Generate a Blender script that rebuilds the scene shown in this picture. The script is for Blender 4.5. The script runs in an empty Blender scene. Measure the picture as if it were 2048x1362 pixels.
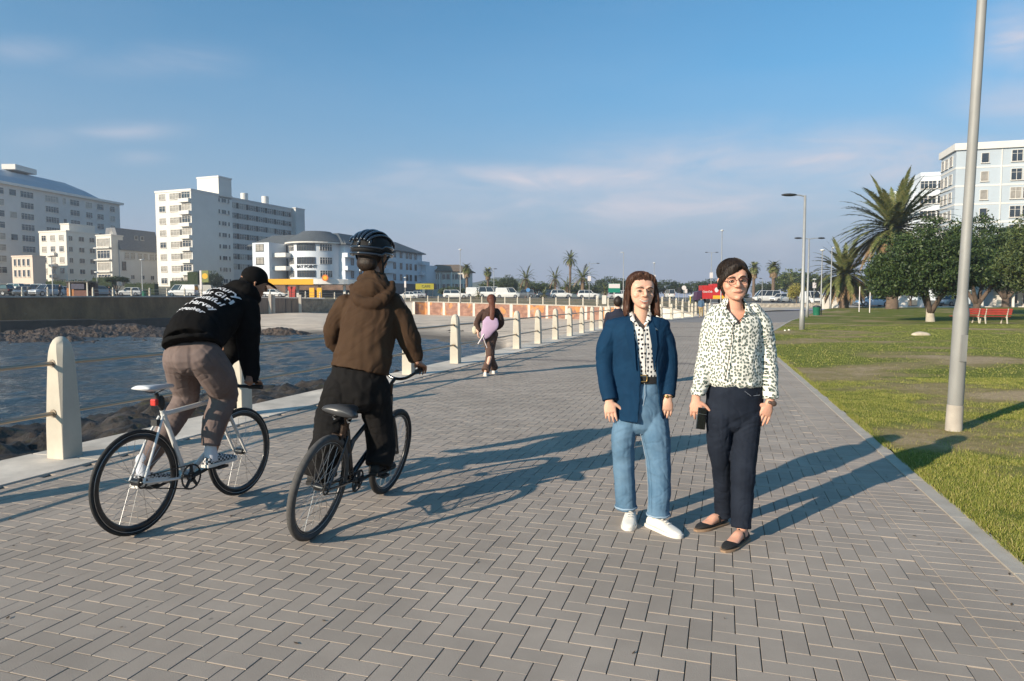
import bpy, bmesh, math, random
import numpy as np
from mathutils import Vector, Matrix, Euler, noise
from mathutils.bvhtree import BVHTree
R = math.radians
V = Vector
rnd = random.Random(11)
sc = bpy.context.scene
COL = sc.collection
# ------------------------------------------------------------------ camera
PITCH = R(3.48); F = 1365.33; CH = 1.5
cd = bpy.data.cameras.new('camera'); cam = bpy.data.objects.new('camera', cd); COL.objects.link(cam)
cam.location = (0, 0, CH); cam.rotation_euler = (R(90) - PITCH, 0, 0)
cd.lens = 24; cd.sensor_width = 36; cd.clip_end = 6000; cd.clip_start = 0.05
sc.camera = cam
# ------------------------------------------------------------------ light
SUN_AZ, SUN_EL = R(41), R(20.5)          # shadows run 41 deg forward of right
SDIR = V((-math.cos(SUN_AZ) * math.cos(SUN_EL), -math.sin(SUN_AZ) * math.cos(SUN_EL), math.sin(SUN_EL)))
sl = bpy.data.lights.new('sun', 'SUN'); sl.energy = 4.6; sl.angle = R(0.53); sl.color = (1.0, 0.85, 0.68)
so = bpy.data.objects.new('sun', sl); COL.objects.link(so)
so.rotation_euler = SDIR.to_track_quat('Z', 'Y').to_euler()
so.location = (-30, -30, 40)
sc.view_settings.view_transform = 'Standard'; sc.view_settings.look = 'None'
sc.view_settings.exposure = 0.64; sc.view_settings.gamma = 1.0
sc.cycles.max_bounces = 6; sc.cycles.diffuse_bounces = 3; sc.cycles.glossy_bounces = 3
sc.cycles.transparent_max_bounces = 8; sc.cycles.caustics_reflective = False; sc.cycles.caustics_refractive = False

def nd(nt, t, **kw):
    n = nt.nodes.new(t)
    for k, v in kw.items():
        if k.startswith('i_'):
            n.inputs[int(k[2:])].default_value = v
        else:
            setattr(n, k, v)
    return n

def math_(nt, op, a, b=None, clamp=False):
    n = nt.nodes.new('ShaderNodeMath'); n.operation = op; n.use_clamp = clamp
    for i, x in enumerate((a, b)):
        if x is None: continue
        if isinstance(x, (int, float)): n.inputs[i].default_value = x
        else: nt.links.new(x, n.inputs[i])
    return n.outputs[0]

def ramp(nt, fac, stops):
    n = nt.nodes.new('ShaderNodeValToRGB'); cr = n.color_ramp
    while len(cr.elements) > 1: cr.elements.remove(cr.elements[0])
    cr.elements[0].position = stops[0][0]; cr.elements[0].color = (*stops[0][1], 1) if len(stops[0][1]) == 3 else stops[0][1]
    for p, c in stops[1:]:
        e = cr.elements.new(p); e.color = (*c, 1) if len(c) == 3 else c
    if fac is not None: nt.links.new(fac, n.inputs[0])
    return n.outputs[0]

def mixc(nt, fac, a, b, bt='MIX'):
    n = nt.nodes.new('ShaderNodeMix'); n.data_type = 'RGBA'; n.blend_type = bt
    for idx, x in ((0, fac), (6, a), (7, b)):
        if isinstance(x, (int, float)): n.inputs[idx].default_value = x
        elif isinstance(x, tuple): n.inputs[idx].default_value = (*x[:3], 1)
        else: nt.links.new(x, n.inputs[idx])
    return n.outputs[2]

world = bpy.data.worlds.new('World'); sc.world = world; world.use_nodes = True
wt = world.node_tree; wt.nodes.clear()
sky = wt.nodes.new('ShaderNodeTexSky'); sky.sky_type = 'NISHITA'; sky.sun_disc = False
sky.sun_elevation = SUN_EL; sky.sun_rotation = math.atan2(SDIR.x, SDIR.y)
sky.air_density = 1.0; sky.dust_density = 1.2; sky.ozone_density = 2.2; sky.altitude = 0
tc = wt.nodes.new('ShaderNodeTexCoord'); sep = wt.nodes.new('ShaderNodeSeparateXYZ')
wt.links.new(tc.outputs['Generated'], sep.inputs[0])
zc = math_(wt, 'MAXIMUM', sep.outputs[2], 0.0)
# sea haze that greys the lowest part of the sky
hz = ramp(wt, zc, [(0.0, (1,) * 3), (0.07, (.90,) * 3), (0.16, (.58,) * 3), (0.30, (.20,) * 3), (0.5, (0,) * 3)])
skyt = mixc(wt, 1.0, sky.outputs[0], (0.38, 1.08, 1.28), 'MULTIPLY')
base = mixc(wt, hz, skyt, (2.85, 3.18, 4.15))
# thin cloud: soft noise on the dome, gathered in a low bank and a few wisps
n3 = nd(wt, 'ShaderNodeTexNoise'); n3.inputs['Scale'].default_value = 5.5; n3.inputs['Detail'].default_value = 10; n3.inputs['Roughness'].default_value = .60; n3.inputs['Distortion'].default_value = .5
mp3 = wt.nodes.new('ShaderNodeMapping'); mp3.inputs['Scale'].default_value = (1, 1, 4.0); mp3.inputs['Rotation'].default_value = (R(4), R(-5), 0)
wt.links.new(tc.outputs['Generated'], mp3.inputs[0]); wt.links.new(mp3.outputs[0], n3.inputs[0])
az = math_(wt, 'DIVIDE', sep.outputs[0], math_(wt, 'MAXIMUM', sep.outputs[1], .2))
el = math_(wt, 'DIVIDE', sep.outputs[2], math_(wt, 'MAXIMUM', sep.outputs[1], .2))
nn = n3.outputs[0]
def blob(a0, e0, sa, se, amp):
    u = math_(wt, 'DIVIDE', math_(wt, 'SUBTRACT', az, a0), sa); v = math_(wt, 'DIVIDE', math_(wt, 'SUBTRACT', el, e0), se)
    r2 = math_(wt, 'ADD', math_(wt, 'MULTIPLY', u, u), math_(wt, 'MULTIPLY', v, v))
    return math_(wt, 'MULTIPLY', math_(wt, 'POWER', 2.718, math_(wt, 'MULTIPLY', r2, -1.0)), amp)
def pe(px, py): return (px - 1024) / F, (598 - py) / F
g = None
for px, py, sx, sy, amp in ((1150, 365, 340, 32, .92), (1650, 345, 430, 68, 1.0), (1300, 405, 520, 62, .66), (700, 385, 160, 26, .30), (820, 335, 70, 14, .30), (340, 135, 150, 30, .30), (90, 110, 120, 26, .22), (265, 268, 90, 18, .38), (290, 320, 50, 14, .26), (95, 285, 70, 18, .20), (2010, 95, 70, 60, .72), (2040, 215, 140, 60, .50), (1500, 460, 900, 90, .34), (700, 470, 700, 60, .20)):
    a0, e0 = pe(px, py); q_ = blob(a0, e0, sx / F, sy / F, amp); g = q_ if g is None else math_(wt, 'MAXIMUM', g, q_)
tex = ramp(wt, nn, [(.34, (.30,) * 3), (.50, (.70,) * 3), (.66, (1.3,) * 3)])
cl = math_(wt, 'MULTIPLY', g, tex, clamp=True)
n4 = nd(wt, 'ShaderNodeTexNoise'); n4.inputs['Scale'].default_value = 2.2; n4.inputs['Detail'].default_value = 7; wt.links.new(mp3.outputs[0], n4.inputs[0])
veil = ramp(wt, n4.outputs[0], [(.45, (0,) * 3), (.75, (.06,) * 3)])
cl = math_(wt, 'MAXIMUM', cl, veil, clamp=True)
col = mixc(wt, cl, base, (5.35, 5.20, 5.75))
bg = wt.nodes.new('ShaderNodeBackground'); bg.inputs[1].default_value = 0.085
wo = wt.nodes.new('ShaderNodeOutputWorld'); wt.links.new(col, bg.inputs[0]); wt.links.new(bg.outputs[0], wo.inputs[0])

# ------------------------------------------------------------------ photo geometry -> world metres
_r = V((1, 0, 0)); _f = V((0, math.cos(PITCH), -math.sin(PITCH))); _u = V((0, math.sin(PITCH), math.cos(PITCH)))
def ray(px, py):
    return _f + _r * ((px - 1024) / F) + _u * ((681 - py) / F)
def at(px, py, Y):
    d = ray(px, py); return V((0, 0, CH)) + d * (Y / d.y)
def gr(px, py, z=0.0):
    d = ray(px, py); return V((0, 0, CH)) + d * ((z - CH) / d.z)
def pxof(x, y): return 1024 + F * x / max(y, 1e-3)
def lerp(a, b, t): return a + (b - a) * t
def pw(tab, x):
    if x <= tab[0][0]: return tab[0][1]
    for (a, b), (c, d) in zip(tab, tab[1:]):
        if x <= c: return b + (d - b) * (x - a) / (c - a)
    return tab[-1][1]

# ------------------------------------------------------------------ materials
MC = {}
def M(name, col, rough=.7, var=.18, scale=6., bump=.15, bscale=60., bdist=.004, metal=0., spec=.4, col2=None, detail=5, island=0., coat=0., stretch=None, sheen=0.):
    if name in MC: return MC[name]
    m = bpy.data.materials.new(name); m.use_nodes = True; nt = m.node_tree
    b = nt.nodes['Principled BSDF']
    tcn = nt.nodes.new('ShaderNodeTexCoord'); vec = tcn.outputs['Object']
    if stretch:
        mpn = nt.nodes.new('ShaderNodeMapping'); mpn.inputs['Scale'].default_value = stretch
        nt.links.new(vec, mpn.inputs[0]); vec = mpn.outputs[0]
    no = nt.nodes.new('ShaderNodeTexNoise'); no.inputs['Scale'].default_value = scale; no.inputs['Detail'].default_value = detail
    no.inputs['Roughness'].default_value = .6
    nt.links.new(vec, no.inputs[0])
    c2 = col2 if col2 else tuple(min(1, c * (1 + var)) for c in col)
    c1 = col if col2 else tuple(c * (1 - var) for c in col)
    o = ramp(nt, no.outputs[0], [(.3, c1), (.7, c2)])
    if island > 0:
        g = nt.nodes.new('ShaderNodeNewGeometry')
        f = math_(nt, 'ADD', math_(nt, 'MULTIPLY', g.outputs['Random Per Island'], island * 2), 1 - island)
        vv = nt.nodes.new('ShaderNodeCombineXYZ')
        for i in range(3): nt.links.new(f, vv.inputs[i])
        o = mixc(nt, 1.0, o, vv.outputs[0], 'MULTIPLY')
    nt.links.new(o, b.inputs['Base Color'])
    b.inputs['Roughness'].default_value = rough; b.inputs['Metallic'].default_value = metal
    b.inputs['Specular IOR Level'].default_value = spec; b.inputs['Coat Weight'].default_value = coat
    if sheen: b.inputs['Sheen Weight'].default_value = sheen; b.inputs['Sheen Roughness'].default_value = .5
    if bump > 0:
        n2 = nt.nodes.new('ShaderNodeTexNoise'); n2.inputs['Scale'].default_value = bscale; n2.inputs['Detail'].default_value = 4
        nt.links.new(vec, n2.inputs[0])
        bp = nt.nodes.new('ShaderNodeBump'); bp.inputs['Strength'].default_value = bump; bp.inputs['Distance'].default_value = bdist
        nt.links.new(n2.outputs[0], bp.inputs['Height']); nt.links.new(bp.outputs[0], b.inputs['Normal'])
    MC[name] = m
    return m

# ------------------------------------------------------------------ mesh builder
class MB:
    def __init__(s): s.v = []; s.f = []; s.m = []
    def add(s, vs, fs, mi=0):
        o = len(s.v); s.v += [tuple(x) for x in vs]
        s.f += [tuple(i + o for i in f) for f in fs]; s.m += [mi] * len(fs); return s
    def box(s, c, size, rz=0., mi=0, rot=None):
        hx, hy, hz_ = size[0] / 2, size[1] / 2, size[2] / 2
        mt = rot if rot is not None else Matrix.Rotation(rz, 3, 'Z')
        vs = [V(c) + mt @ V((x * hx, y * hy, z * hz_)) for z in (-1, 1) for y in (-1, 1) for x in (-1, 1)]
        return s.add(vs, [(0, 2, 3, 1), (4, 5, 7, 6), (0, 1, 5, 4), (2, 6, 7, 3), (0, 4, 6, 2), (1, 3, 7, 5)], mi)
    def bb(s, a, b, mi=0):
        return s.box([(p + q) / 2 for p, q in zip(a, b)], [abs(q - p) for p, q in zip(a, b)], 0, mi)
    def tube(s, path, rad, seg=10, mi=0, side=None, cap=True, closed=False):
        path = [V(p) for p in path]; n = len(path)
        if not isinstance(rad, (list, tuple)): rad = [rad] * n
        rings = []
        pn = None
        for i, p in enumerate(path):
            if closed: t = path[(i + 1) % n] - path[i - 1]
            else: t = path[min(i + 1, n - 1)] - path[max(i - 1, 0)]
            if t.length < 1e-9: t = V((0, 0, 1))
            t.normalize()
            if side is not None:
                a = V(side[i]) if isinstance(side, list) else V(side)
            elif pn is None:
                a = t.orthogonal()
            else: a = pn
            a = (a - t * a.dot(t))
            if a.length < 1e-6: a = t.orthogonal()
            a.normalize(); pn = a
            b = t.cross(a)
            r = rad[i]; rx, ry = r if isinstance(r, (tuple, list)) else (r, r)
            rings.append([p + a * (rx * math.cos(k * 2 * math.pi / seg)) + b * (ry * math.sin(k * 2 * math.pi / seg)) for k in range(seg)])
        vs = [q for rg in rings for q in rg]; fs = []
        m = n if closed else n - 1
        for i in range(m):
            j = (i + 1) % n
            for k in range(seg):
                l = (k + 1) % seg
                fs.append((i * seg + k, i * seg + l, j * seg + l, j * seg + k))
        if cap and not closed:
            fs.append(tuple(range(seg))[::-1]); fs.append(tuple((n - 1) * seg + k for k in range(seg)))
        return s.add(vs, fs, mi)
    def cyl(s, a, b, r, r2=None, seg=12, mi=0):
        return s.tube([a, b], [r, r if r2 is None else r2], seg, mi)
    def loft(s, rings, mi=0, cap=True, closed=True):
        n = len(rings); k_ = len(rings[0]); vs = [q for rg in rings for q in rg]; fs = []
        for i in range(n - 1):
            for k in range(k_ if closed else k_ - 1):
                l = (k + 1) % k_
                fs.append((i * k_ + k, i * k_ + l, (i + 1) * k_ + l, (i + 1) * k_ + k))
        if cap: fs.append(tuple(range(k_))[::-1]); fs.append(tuple((n - 1) * k_ + k for k in range(k_)))
        return s.add(vs, fs, mi)
    def prism(s, poly, z0, z1, mi=0):
        n = len(poly)
        vs = [(x, y, z0) for x, y in poly] + [(x, y, z1) for x, y in poly]
        fs = [tuple(range(n))[::-1], tuple(range(n, 2 * n))] + [(i, (i + 1) % n, n + (i + 1) % n, n + i) for i in range(n)]
        return s.add(vs, fs, mi)
    def ell(s, c, r, mi=0, rot=None, nu=14, nv=9):
        vs = []; fs = []; mt = rot if rot is not None else Matrix.Identity(3)
        for j in range(1, nv):
            ph = math.pi * j / nv
            for i in range(nu):
                th = 2 * math.pi * i / nu
                vs.append(V(c) + mt @ V((r[0] * math.sin(ph) * math.cos(th), r[1] * math.sin(ph) * math.sin(th), r[2] * math.cos(ph))))
        top = len(vs); vs.append(V(c) + mt @ V((0, 0, r[2]))); bot = len(vs); vs.append(V(c) - mt @ V((0, 0, r[2])))
        for j in range(nv - 2):
            for i in range(nu):
                k = (i + 1) % nu
                fs.append((j * nu + i, (j + 1) * nu + i, (j + 1) * nu + k, j * nu + k))
        for i in range(nu):
            k = (i + 1) % nu
            fs.append((top, i, k)); fs.append((bot, (nv - 2) * nu + k, (nv - 2) * nu + i))
        return s.add(vs, fs, mi)
    def mesh(s, name, mats, smooth=False):
        me = bpy.data.meshes.new(name); me.from_pydata(s.v, [], s.f)
        for m in (mats if isinstance(mats, (list, tuple)) else [mats]): me.materials.append(m)
        me.polygons.foreach_set('material_index', s.m)
        me.validate(); bm = bmesh.new(); bm.from_mesh(me); bmesh.ops.recalc_face_normals(bm, faces=bm.faces); bm.to_mesh(me); bm.free()
        if smooth is True: me.shade_smooth()
        elif smooth: me.shade_smooth(); me.set_sharp_from_angle(angle=R(smooth))
        me.update(); return me
    def build(s, name, mats, parent=None, smooth=False, loc=None, rz=0):
        me = s.mesh(name, mats, smooth); o = bpy.data.objects.new(name, me); COL.objects.link(o)
        if parent is not None: o.parent = parent
        if loc is not None: o.location = loc
        o.rotation_euler[2] = rz
        return o

def tag(o, label=None, cat=None, group=None, kind=None):
    if label: o['label'] = label
    if cat: o['category'] = cat
    if group: o['group'] = group
    if kind: o['kind'] = kind
    return o
def thing(name, label, cat, loc=(0, 0, 0), rz=0, group=None):
    o = bpy.data.objects.new(name, None); COL.objects.link(o); o.location = loc; o.rotation_euler[2] = rz
    o.empty_display_size = .2
    return tag(o, label, cat, group)
def copy_tree(o, parent=None):
    c = o.copy(); COL.objects.link(c)
    if parent is not None: c.parent = parent
    for ch in list(o.children): copy_tree(ch, c)
    return c
def dup(o, loc, rz=0, label=None, group=None, scale=None):
    c = copy_tree(o); c.location = loc; c.rotation_euler[2] = rz
    if label: c['label'] = label
    if group: c['group'] = group
    if scale: c.scale = scale if isinstance(scale, (tuple, list)) else (scale,) * 3
    return c
def grid_obj(name, X, Y, Z, mats, kind='structure', smooth=True):
    ny, nx = X.shape
    vs = np.stack([X, Y, Z], -1).reshape(-1, 3)
    idx = np.arange(ny * nx).reshape(ny, nx)
    q = np.stack([idx[:-1, :-1], idx[:-1, 1:], idx[1:, 1:], idx[1:, :-1]], -1).reshape(-1, 4)
    me = bpy.data.meshes.new(name); me.from_pydata(vs.tolist(), [], q.tolist()); me.materials.append(mats)
    me.update()
    if me.polygons[len(me.polygons) // 2].normal.z < 0: me.flip_normals()
    if smooth: me.shade_smooth()
    o = bpy.data.objects.new(name, me); COL.objects.link(o)
    if kind: o['kind'] = kind
    return o
# ================================================================== SETTING
D = V((math.sin(R(17.2)), math.cos(R(17.2)), 0)); RP = V((D.y, -D.x, 0)); RZ = -R(17.2)
corner = gr(127, 922); C0 = corner + D * .101 - RP * .101; C0.z = 0
SP = 2.465
def rail_pt(i):
    return C0 + D * SP * i
bendA = rail_pt(15); bendB = gr(1343, 638.5); bendC = gr(1402, 632); bendD = bendC + (bendC - bendB).normalized() * 4
rail_pts = [rail_pt(i) for i in range(-4, 16)]
def walk(a, b, n): return [a.lerp(b, k / n) for k in range(1, n + 1)]
b1 = walk(bendA, bendB, 4); b2 = walk(bendB, bendC, 3); b3 = walk(bendC, bendD, 2)
rail_pts += b1 + b2 + b3
m_conc = M('pale_concrete', (.40, .355, .30), .85, .16, 5, .35, 90, .003)
m_conc2 = M('cast_concrete', (.52, .47, .385), .8, .10, 3.2, .35, 70, .003)
m_coping = M('coping_concrete', (.56, .50, .43), .85, .2, 2.2, .4, 60, .004)
m_brick = M('grey_paver', (.300, .252, .212), .88, .12, 2.0, .55, 160, .0025, island=.055, col2=(.368, .310, .260))
def weather(m, lo=.86, hi=1.05, spots=True):
    nt = m.node_tree; b = nt.nodes['Principled BSDF']; src = b.inputs['Base Color'].links[0].from_socket; t = nt.nodes.new('ShaderNodeTexCoord')
    n = nt.nodes.new('ShaderNodeTexNoise'); n.inputs['Scale'].default_value = .55; n.inputs['Detail'].default_value = 9; n.inputs['Roughness'].default_value = .68; nt.links.new(t.outputs['Object'], n.inputs[0])
    c = mixc(nt, 1.0, src, ramp(nt, n.outputs[0], [(.33, (lo, lo, lo * .99)), (.62, (hi, hi, hi))]), 'MULTIPLY')
    if spots:
        v = nt.nodes.new('ShaderNodeTexVoronoi'); v.inputs['Scale'].default_value = 2.4; v.inputs['Randomness'].default_value = 1; nt.links.new(t.outputs['Object'], v.inputs['Vector'])
        c = mixc(nt, ramp(nt, v.outputs['Distance'], [(.020, (.55,) * 3), (.034, (0,) * 3)]), c, (.10, .09, .08))
        v = nt.nodes.new('ShaderNodeTexVoronoi'); v.inputs['Scale'].default_value = 3.7; nt.links.new(t.outputs['Object'], v.inputs['Vector'])
        c = mixc(nt, ramp(nt, v.outputs['Distance'], [(.018, (.6,) * 3), (.028, (0,) * 3)]), c, (.46, .44, .40))
    nt.links.new(c, b.inputs['Base Color'])
weather(m_brick); weather(m_coping, .8, 1.08, False); weather(m_conc2, .84, 1.05, False)
m_joint = M('joint_sand', (.12, .10, .082), .95, .2, 20, .3, 80)
m_band = M('dark_paver', (.205, .172, .15), .88, .12, 2.0, .4, 160, .0025, island=.08)

# ---- promenade surface
def left_x(y):       # inner edge of the coping
    p = corner + RP * .30; x = p.x + (y - p.y) * D.x / D.y
    if y > bendA.y: x = bendA.x + .45 + (y - bendA.y) * (bendC.x - bendA.x) / (bendC.y - bendA.y)
    return x
K0 = gr(2048, 1168); K1 = gr(1558, 724)
kdir = (K1 - K0).normalized()
kerb = [K0 - kdir * 16, K1, K1 + kdir * 9, gr(1553, 656), gr(1580, 641), gr(1612, 632), gr(1650, 624), gr(1700, 619.5)]
def kerb_x(y):
    for a, b in zip(kerb, kerb[1:]):
        if y <= b.y or b is kerb[-1]: return a.x + (b.x - a.x) * (y - a.y) / (b.y - a.y)
YE = 44
mb = MB(); ys = [-12, 0, 6, 12, 20, 28, 33, 37, 41.8, YE]
for y0, y1 in zip(ys, ys[1:]):
    mb.add([(left_x(y0) - .2, y0, -.012), (kerb_x(y0) + .05, y0, -.012), (kerb_x(y1) + .05, y1, -.012), (left_x(y1) - .2, y1, -.012)], [(0, 1, 2, 3)])
tag(mb.build('paving_joints', m_joint), kind='structure')
bm_, bd_ = MB(), MB()
O = corner + RP * .30
def brick(m, c, ax, ay, lx, ly, z=0.):
    g = .0023; ch = .0013
    hx, hy = lx / 2 - g, ly / 2 - g
    zt = z + rnd.uniform(-.0010, .0010); tx = rnd.uniform(-.005, .005); ty = rnd.uniform(-.005, .005)
    vs = []
    for k, (q, zz_) in enumerate(((0, -.012), (0, -ch), (ch, 0))):
        for sx, sy in ((-1, -1), (1, -1), (1, 1), (-1, 1)):
            X = sx * (hx - q); Y = sy * (hy - q)
            p = c + ax * X + ay * Y
            vs.append((p.x, p.y, zt + zz_ + X * tx + Y * ty))
    fs = [(8, 9, 10, 11)] + [(a + k, a + (k + 1) % 4, a + 4 + (k + 1) % 4, a + 4 + k) for a in (0, 4) for k in range(4)]
    m.add(vs, fs)
bands = [17.2, 28.5, 37.0]
for v in range(-70, 470):
    for u in range(0, 150):
        s4 = (u - v) % 4
        if s4 == 0: cx, cy, lx, ly = u + 1, v + .5, 2, 1
        elif s4 == 3: cx, cy, lx, ly = u + .5, v + 1, 1, 2
        else: continue
        c = O + RP * (cx * .1) + D * (cy * .1)
        if c.y > YE - .2 or c.y < -5: continue
        kx = kerb_x(c.y)
        if c.x > kx - .28 or c.x < left_x(c.y) + .0: continue
        along = (c - O).dot(D)
        band = any(abs(along - (b - O.y) * 1.047) < .22 for b in bands)
        brick(bd_ if band else bm_, c, RP, D, lx * .1, ly * .1, -.0035 if c.x > kx - .56 else 0)
# two header courses along the kerb
acc = 0
for a, b in zip(kerb, kerb[1:]):
    L = (b - a).length; d = (b - a).normalized(); pr = V((d.y, -d.x, 0))
    for k in range(int(L / .1)):
        p = a + d * (k * .1 + .05)
        if p.y < -5 or p.y > YE - .1: continue
        brick(bm_, p - pr * .10, d, pr, .1, .2); brick(bm_, p - pr * .30, d, pr, .1, .2)
tag(bm_.build('paving', m_brick), kind='structure')
tag(bd_.build('paving_band', m_band), kind='structure')
# far plaza
mb = MB(); ys = [YE, 50, 56, 62, 70, 80, 92]
for y0, y1 in zip(ys, ys[1:]):
    mb.add([(left_x(y0) - .3, y0, -.004), (kerb_x(y0) + .1, y0, -.004), (kerb_x(y1) + .1, y1, -.004), (left_x(y1) - .3, y1, -.004)], [(0, 1, 2, 3)])
tag(mb.build('plaza', M('plaza_paving', (.25, .225, .21), .9, .1, .7, .2, 20)), kind='structure')
# kerb: metre-long concrete edging stones
mb = MB()
for a, b in zip(kerb[:-1], kerb[1:]):
    L = (b - a).length; d = (b - a).normalized(); pr = V((d.y, -d.x, 0)); n = max(1, round(L)); w = .12
    for k in range(n):
        p = a + d * (L * k / n + .004); q = a + d * (L * (k + 1) / n - .004); c = (p + q) / 2 + pr * (w / 2)
        mb.box((c.x, c.y, -.04), (w, (q - p).length, .10 + rnd.uniform(-.002, .002)), -math.atan2(d.x, d.y))
o = mb.build('kerb', m_conc); tag(o, kind='structure')

# ---- sea wall under the promenade with its coping slab
def offset_path(pts, off):
    res = []
    for i, p in enumerate(pts):
        t = (pts[min(i + 1, len(pts) - 1)] - pts[max(i - 1, 0)]).normalized(); pr = V((t.y, -t.x, 0)); res.append(p + pr * off)
    return res
wall_in = offset_path(rail_pts, .415); wall_out = offset_path(rail_pts, -.42)
wall = thing('sea_wall', 'concrete sea wall edging the promenade under the white post railing', 'wall', (wall_out[0].x, wall_out[0].y, -3))
def loc_(o, root):
    o.parent = root; o.matrix_parent_inverse = Matrix.Translation(-V(root.location)) if False else Matrix.Identity(4)
    me = o.data; me.transform(Matrix.Translation(-V(root.location)) if root.rotation_euler[2] == 0 else (Matrix.Rotation(-root.rotation_euler[2], 4, 'Z') @ Matrix.Translation(-V(root.location))))
    return o
mb = MB(); rings = []
for a, b in zip(wall_out, wall_in):
    i_ = b.lerp(a, .93)
    rings.append([V((i_.x, i_.y, -3.2)), V((b.x, b.y, -3.2)), V((b.x, b.y, -.2)), V((i_.x, i_.y, -.2))])
mb.loft(rings); loc_(mb.build('wall_face', M('weathered_concrete', (.22, .20, .17), .9, .4, 1.2, .5, 25, .02)), wall)
mb = MB()
for k, (a, b, c, d) in enumerate(zip(wall_out, wall_in, wall_out[1:], wall_in[1:])):
    e = .004
    p = [a.lerp(c, e), b.lerp(d, e), d.lerp(b, e), c.lerp(a, e)]
    mb.prism([(q.x, q.y) for q in p], -.2, .012 + rnd.uniform(-.002, .002))
loc_(mb.build('coping', m_coping), wall)

# ---- railing: posts and two galvanised rails
railing = thing('promenade_railing', 'white concrete posts with two metal rails along the near promenade edge', 'railing', (C0.x, C0.y, 0))
lv = [(.116, .004, 0), (.115, .006, .30), (.110, .022, .62), (.103, .036, .93), (.099, .042, 1.0), (.088, .044, 1.06), (.068, .040, 1.105), (.042, .026, 1.13), (.018, .012, 1.138)]
mb = MB(); rings = []
for h, c, z in lv:
    h *= .875; c *= .875; rings.append([V((x, y, z)) for x, y in ((-h, -h + c), (-h + c, -h), (h - c, -h), (h, -h + c), (h, h - c), (h - c, h), (-h + c, h), (-h, h - c))])
mb.loft(rings); pm = mb.mesh('post', m_conc2, 40)
pmat_rail = M('galvanised_rail', (.34, .30, .25), .42, .35, 9, .1, 60, .002, metal=.75, col2=(.42, .33, .24))
for i, p in enumerate(rail_pts):
    q = rail_pts[i + 1] if i + 1 < len(rail_pts) else p + (p - rail_pts[i - 1])
    d = (q - p).normalized()
    o = bpy.data.objects.new('post', pm); COL.objects.link(o); o.parent = railing
    o.location = V((p.x, p.y, .012)) - railing.location; o.rotation_euler[2] = -math.atan2(d.x, d.y) + rnd.uniform(-.02, .02)
    if i + 1 < len(rail_pts):
        for z, in ((.905,), (.44,)):
            mb = MB(); s = .084 if z > .6 else .097
            a = p + d * s; b = q - d * s; A = V((a.x, a.y, z)); B = V((b.x, b.y, z)); sag = V((0, 0, -.006))
            mb.tube([A - d * .02, (A + B) / 2 + sag, B + d * .02], .021, 10)
            mb.cyl(A - d * .004, A + d * .012, .038, seg=10); mb.cyl(B - d * .012, B + d * .004, .038, seg=10)
            loc_(mb.build('rail', pmat_rail, smooth=40), railing)

# ---- lawn
def lawn_z(x, y):
    t = min(1, max(0, (y - 45) / 45)); return .42 * t * t * (3 - 2 * t)
mg = bpy.data.materials.new('lawn_turf'); mg.use_nodes = True; nt = mg.node_tree; bs = nt.nodes['Principled BSDF']; bs.inputs['Roughness'].default_value = .95; bs.inputs['Specular IOR Level'].default_value = .1
t_ = nt.nodes.new('ShaderNodeTexCoord')
def nz(sc_, det=5, rough=.6, off=(0, 0, 0), stretch=(1, 1, 1)):
    mp_ = nt.nodes.new('ShaderNodeMapping'); mp_.inputs['Location'].default_value = off; mp_.inputs['Scale'].default_value = stretch
    nt.links.new(t_.outputs['Object'], mp_.inputs[0])
    n = nt.nodes.new('ShaderNodeTexNoise'); n.inputs['Scale'].default_value = sc_; n.inputs['Detail'].default_value = det; n.inputs['Roughness'].default_value = rough
    nt.links.new(mp_.outputs[0], n.inputs[0]); return n.outputs[0]
def bare(x, y):
    n = noise.fractal(V((x * .22, y * .36, 1.7)), .9, 2.1, 6); m_ = noise.fractal(V((x * .5, y * .9, 8.1)), .9, 2.1, 5)
    kd = x - kerb_x(y); edge = max(0, 1 - kd / 1.6) * .35 if y < 12 else 0
    far = .03 if 5 < y < 30 else -.03
    return n + .45 * m_ - edge + far
g1 = ramp(nt, nz(3.0, 8), [(.3, (.095, .120, .020)), (.7, (.190, .205, .045))])
dry = ramp(nt, nz(6.0, 6, off=(5, 1, 0)), [(.3, (.22, .175, .07)), (.7, (.35, .27, .14))])
soil = ramp(nt, nz(9.0, 6), [(.3, (.34, .25, .15)), (.7, (.48, .36, .24))])
at_ = nt.nodes.new('ShaderNodeAttribute'); at_.attribute_name = 'bare'
fz = math_(nt, 'ADD', at_.outputs['Fac'], math_(nt, 'MULTIPLY', math_(nt, 'SUBTRACT', nz(4.5, 6, .7), .5), .7))
f1 = ramp(nt, fz, [(-.0, (0,) * 3), (.38, (1,) * 3)])
f2 = ramp(nt, fz, [(.50, (0,) * 3), (.80, (.85,) * 3)])
c_ = mixc(nt, f2, mixc(nt, f1, g1, dry), soil); nt.links.new(c_, bs.inputs['Base Color'])
bp_ = nt.nodes.new('ShaderNodeBump'); bp_.inputs['Strength'].default_value = .9; bp_.inputs['Distance'].default_value = .03
nt.links.new(nz(22, 6, .75), bp_.inputs['Height']); nt.links.new(bp_.outputs[0], bs.inputs['Normal'])
tt = np.concatenate([np.linspace(0, 8, 50), np.linspace(8.2, 30, 60), np.linspace(30.8, 130, 40)])
yy = np.concatenate([np.linspace(-12, 0, 8), np.linspace(.2, 20, 90), np.linspace(20.4, 50, 60), np.linspace(51.2, 88, 30)])
X = np.zeros((len(yy), len(tt))); Y = X.copy(); Z = X.copy()
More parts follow.
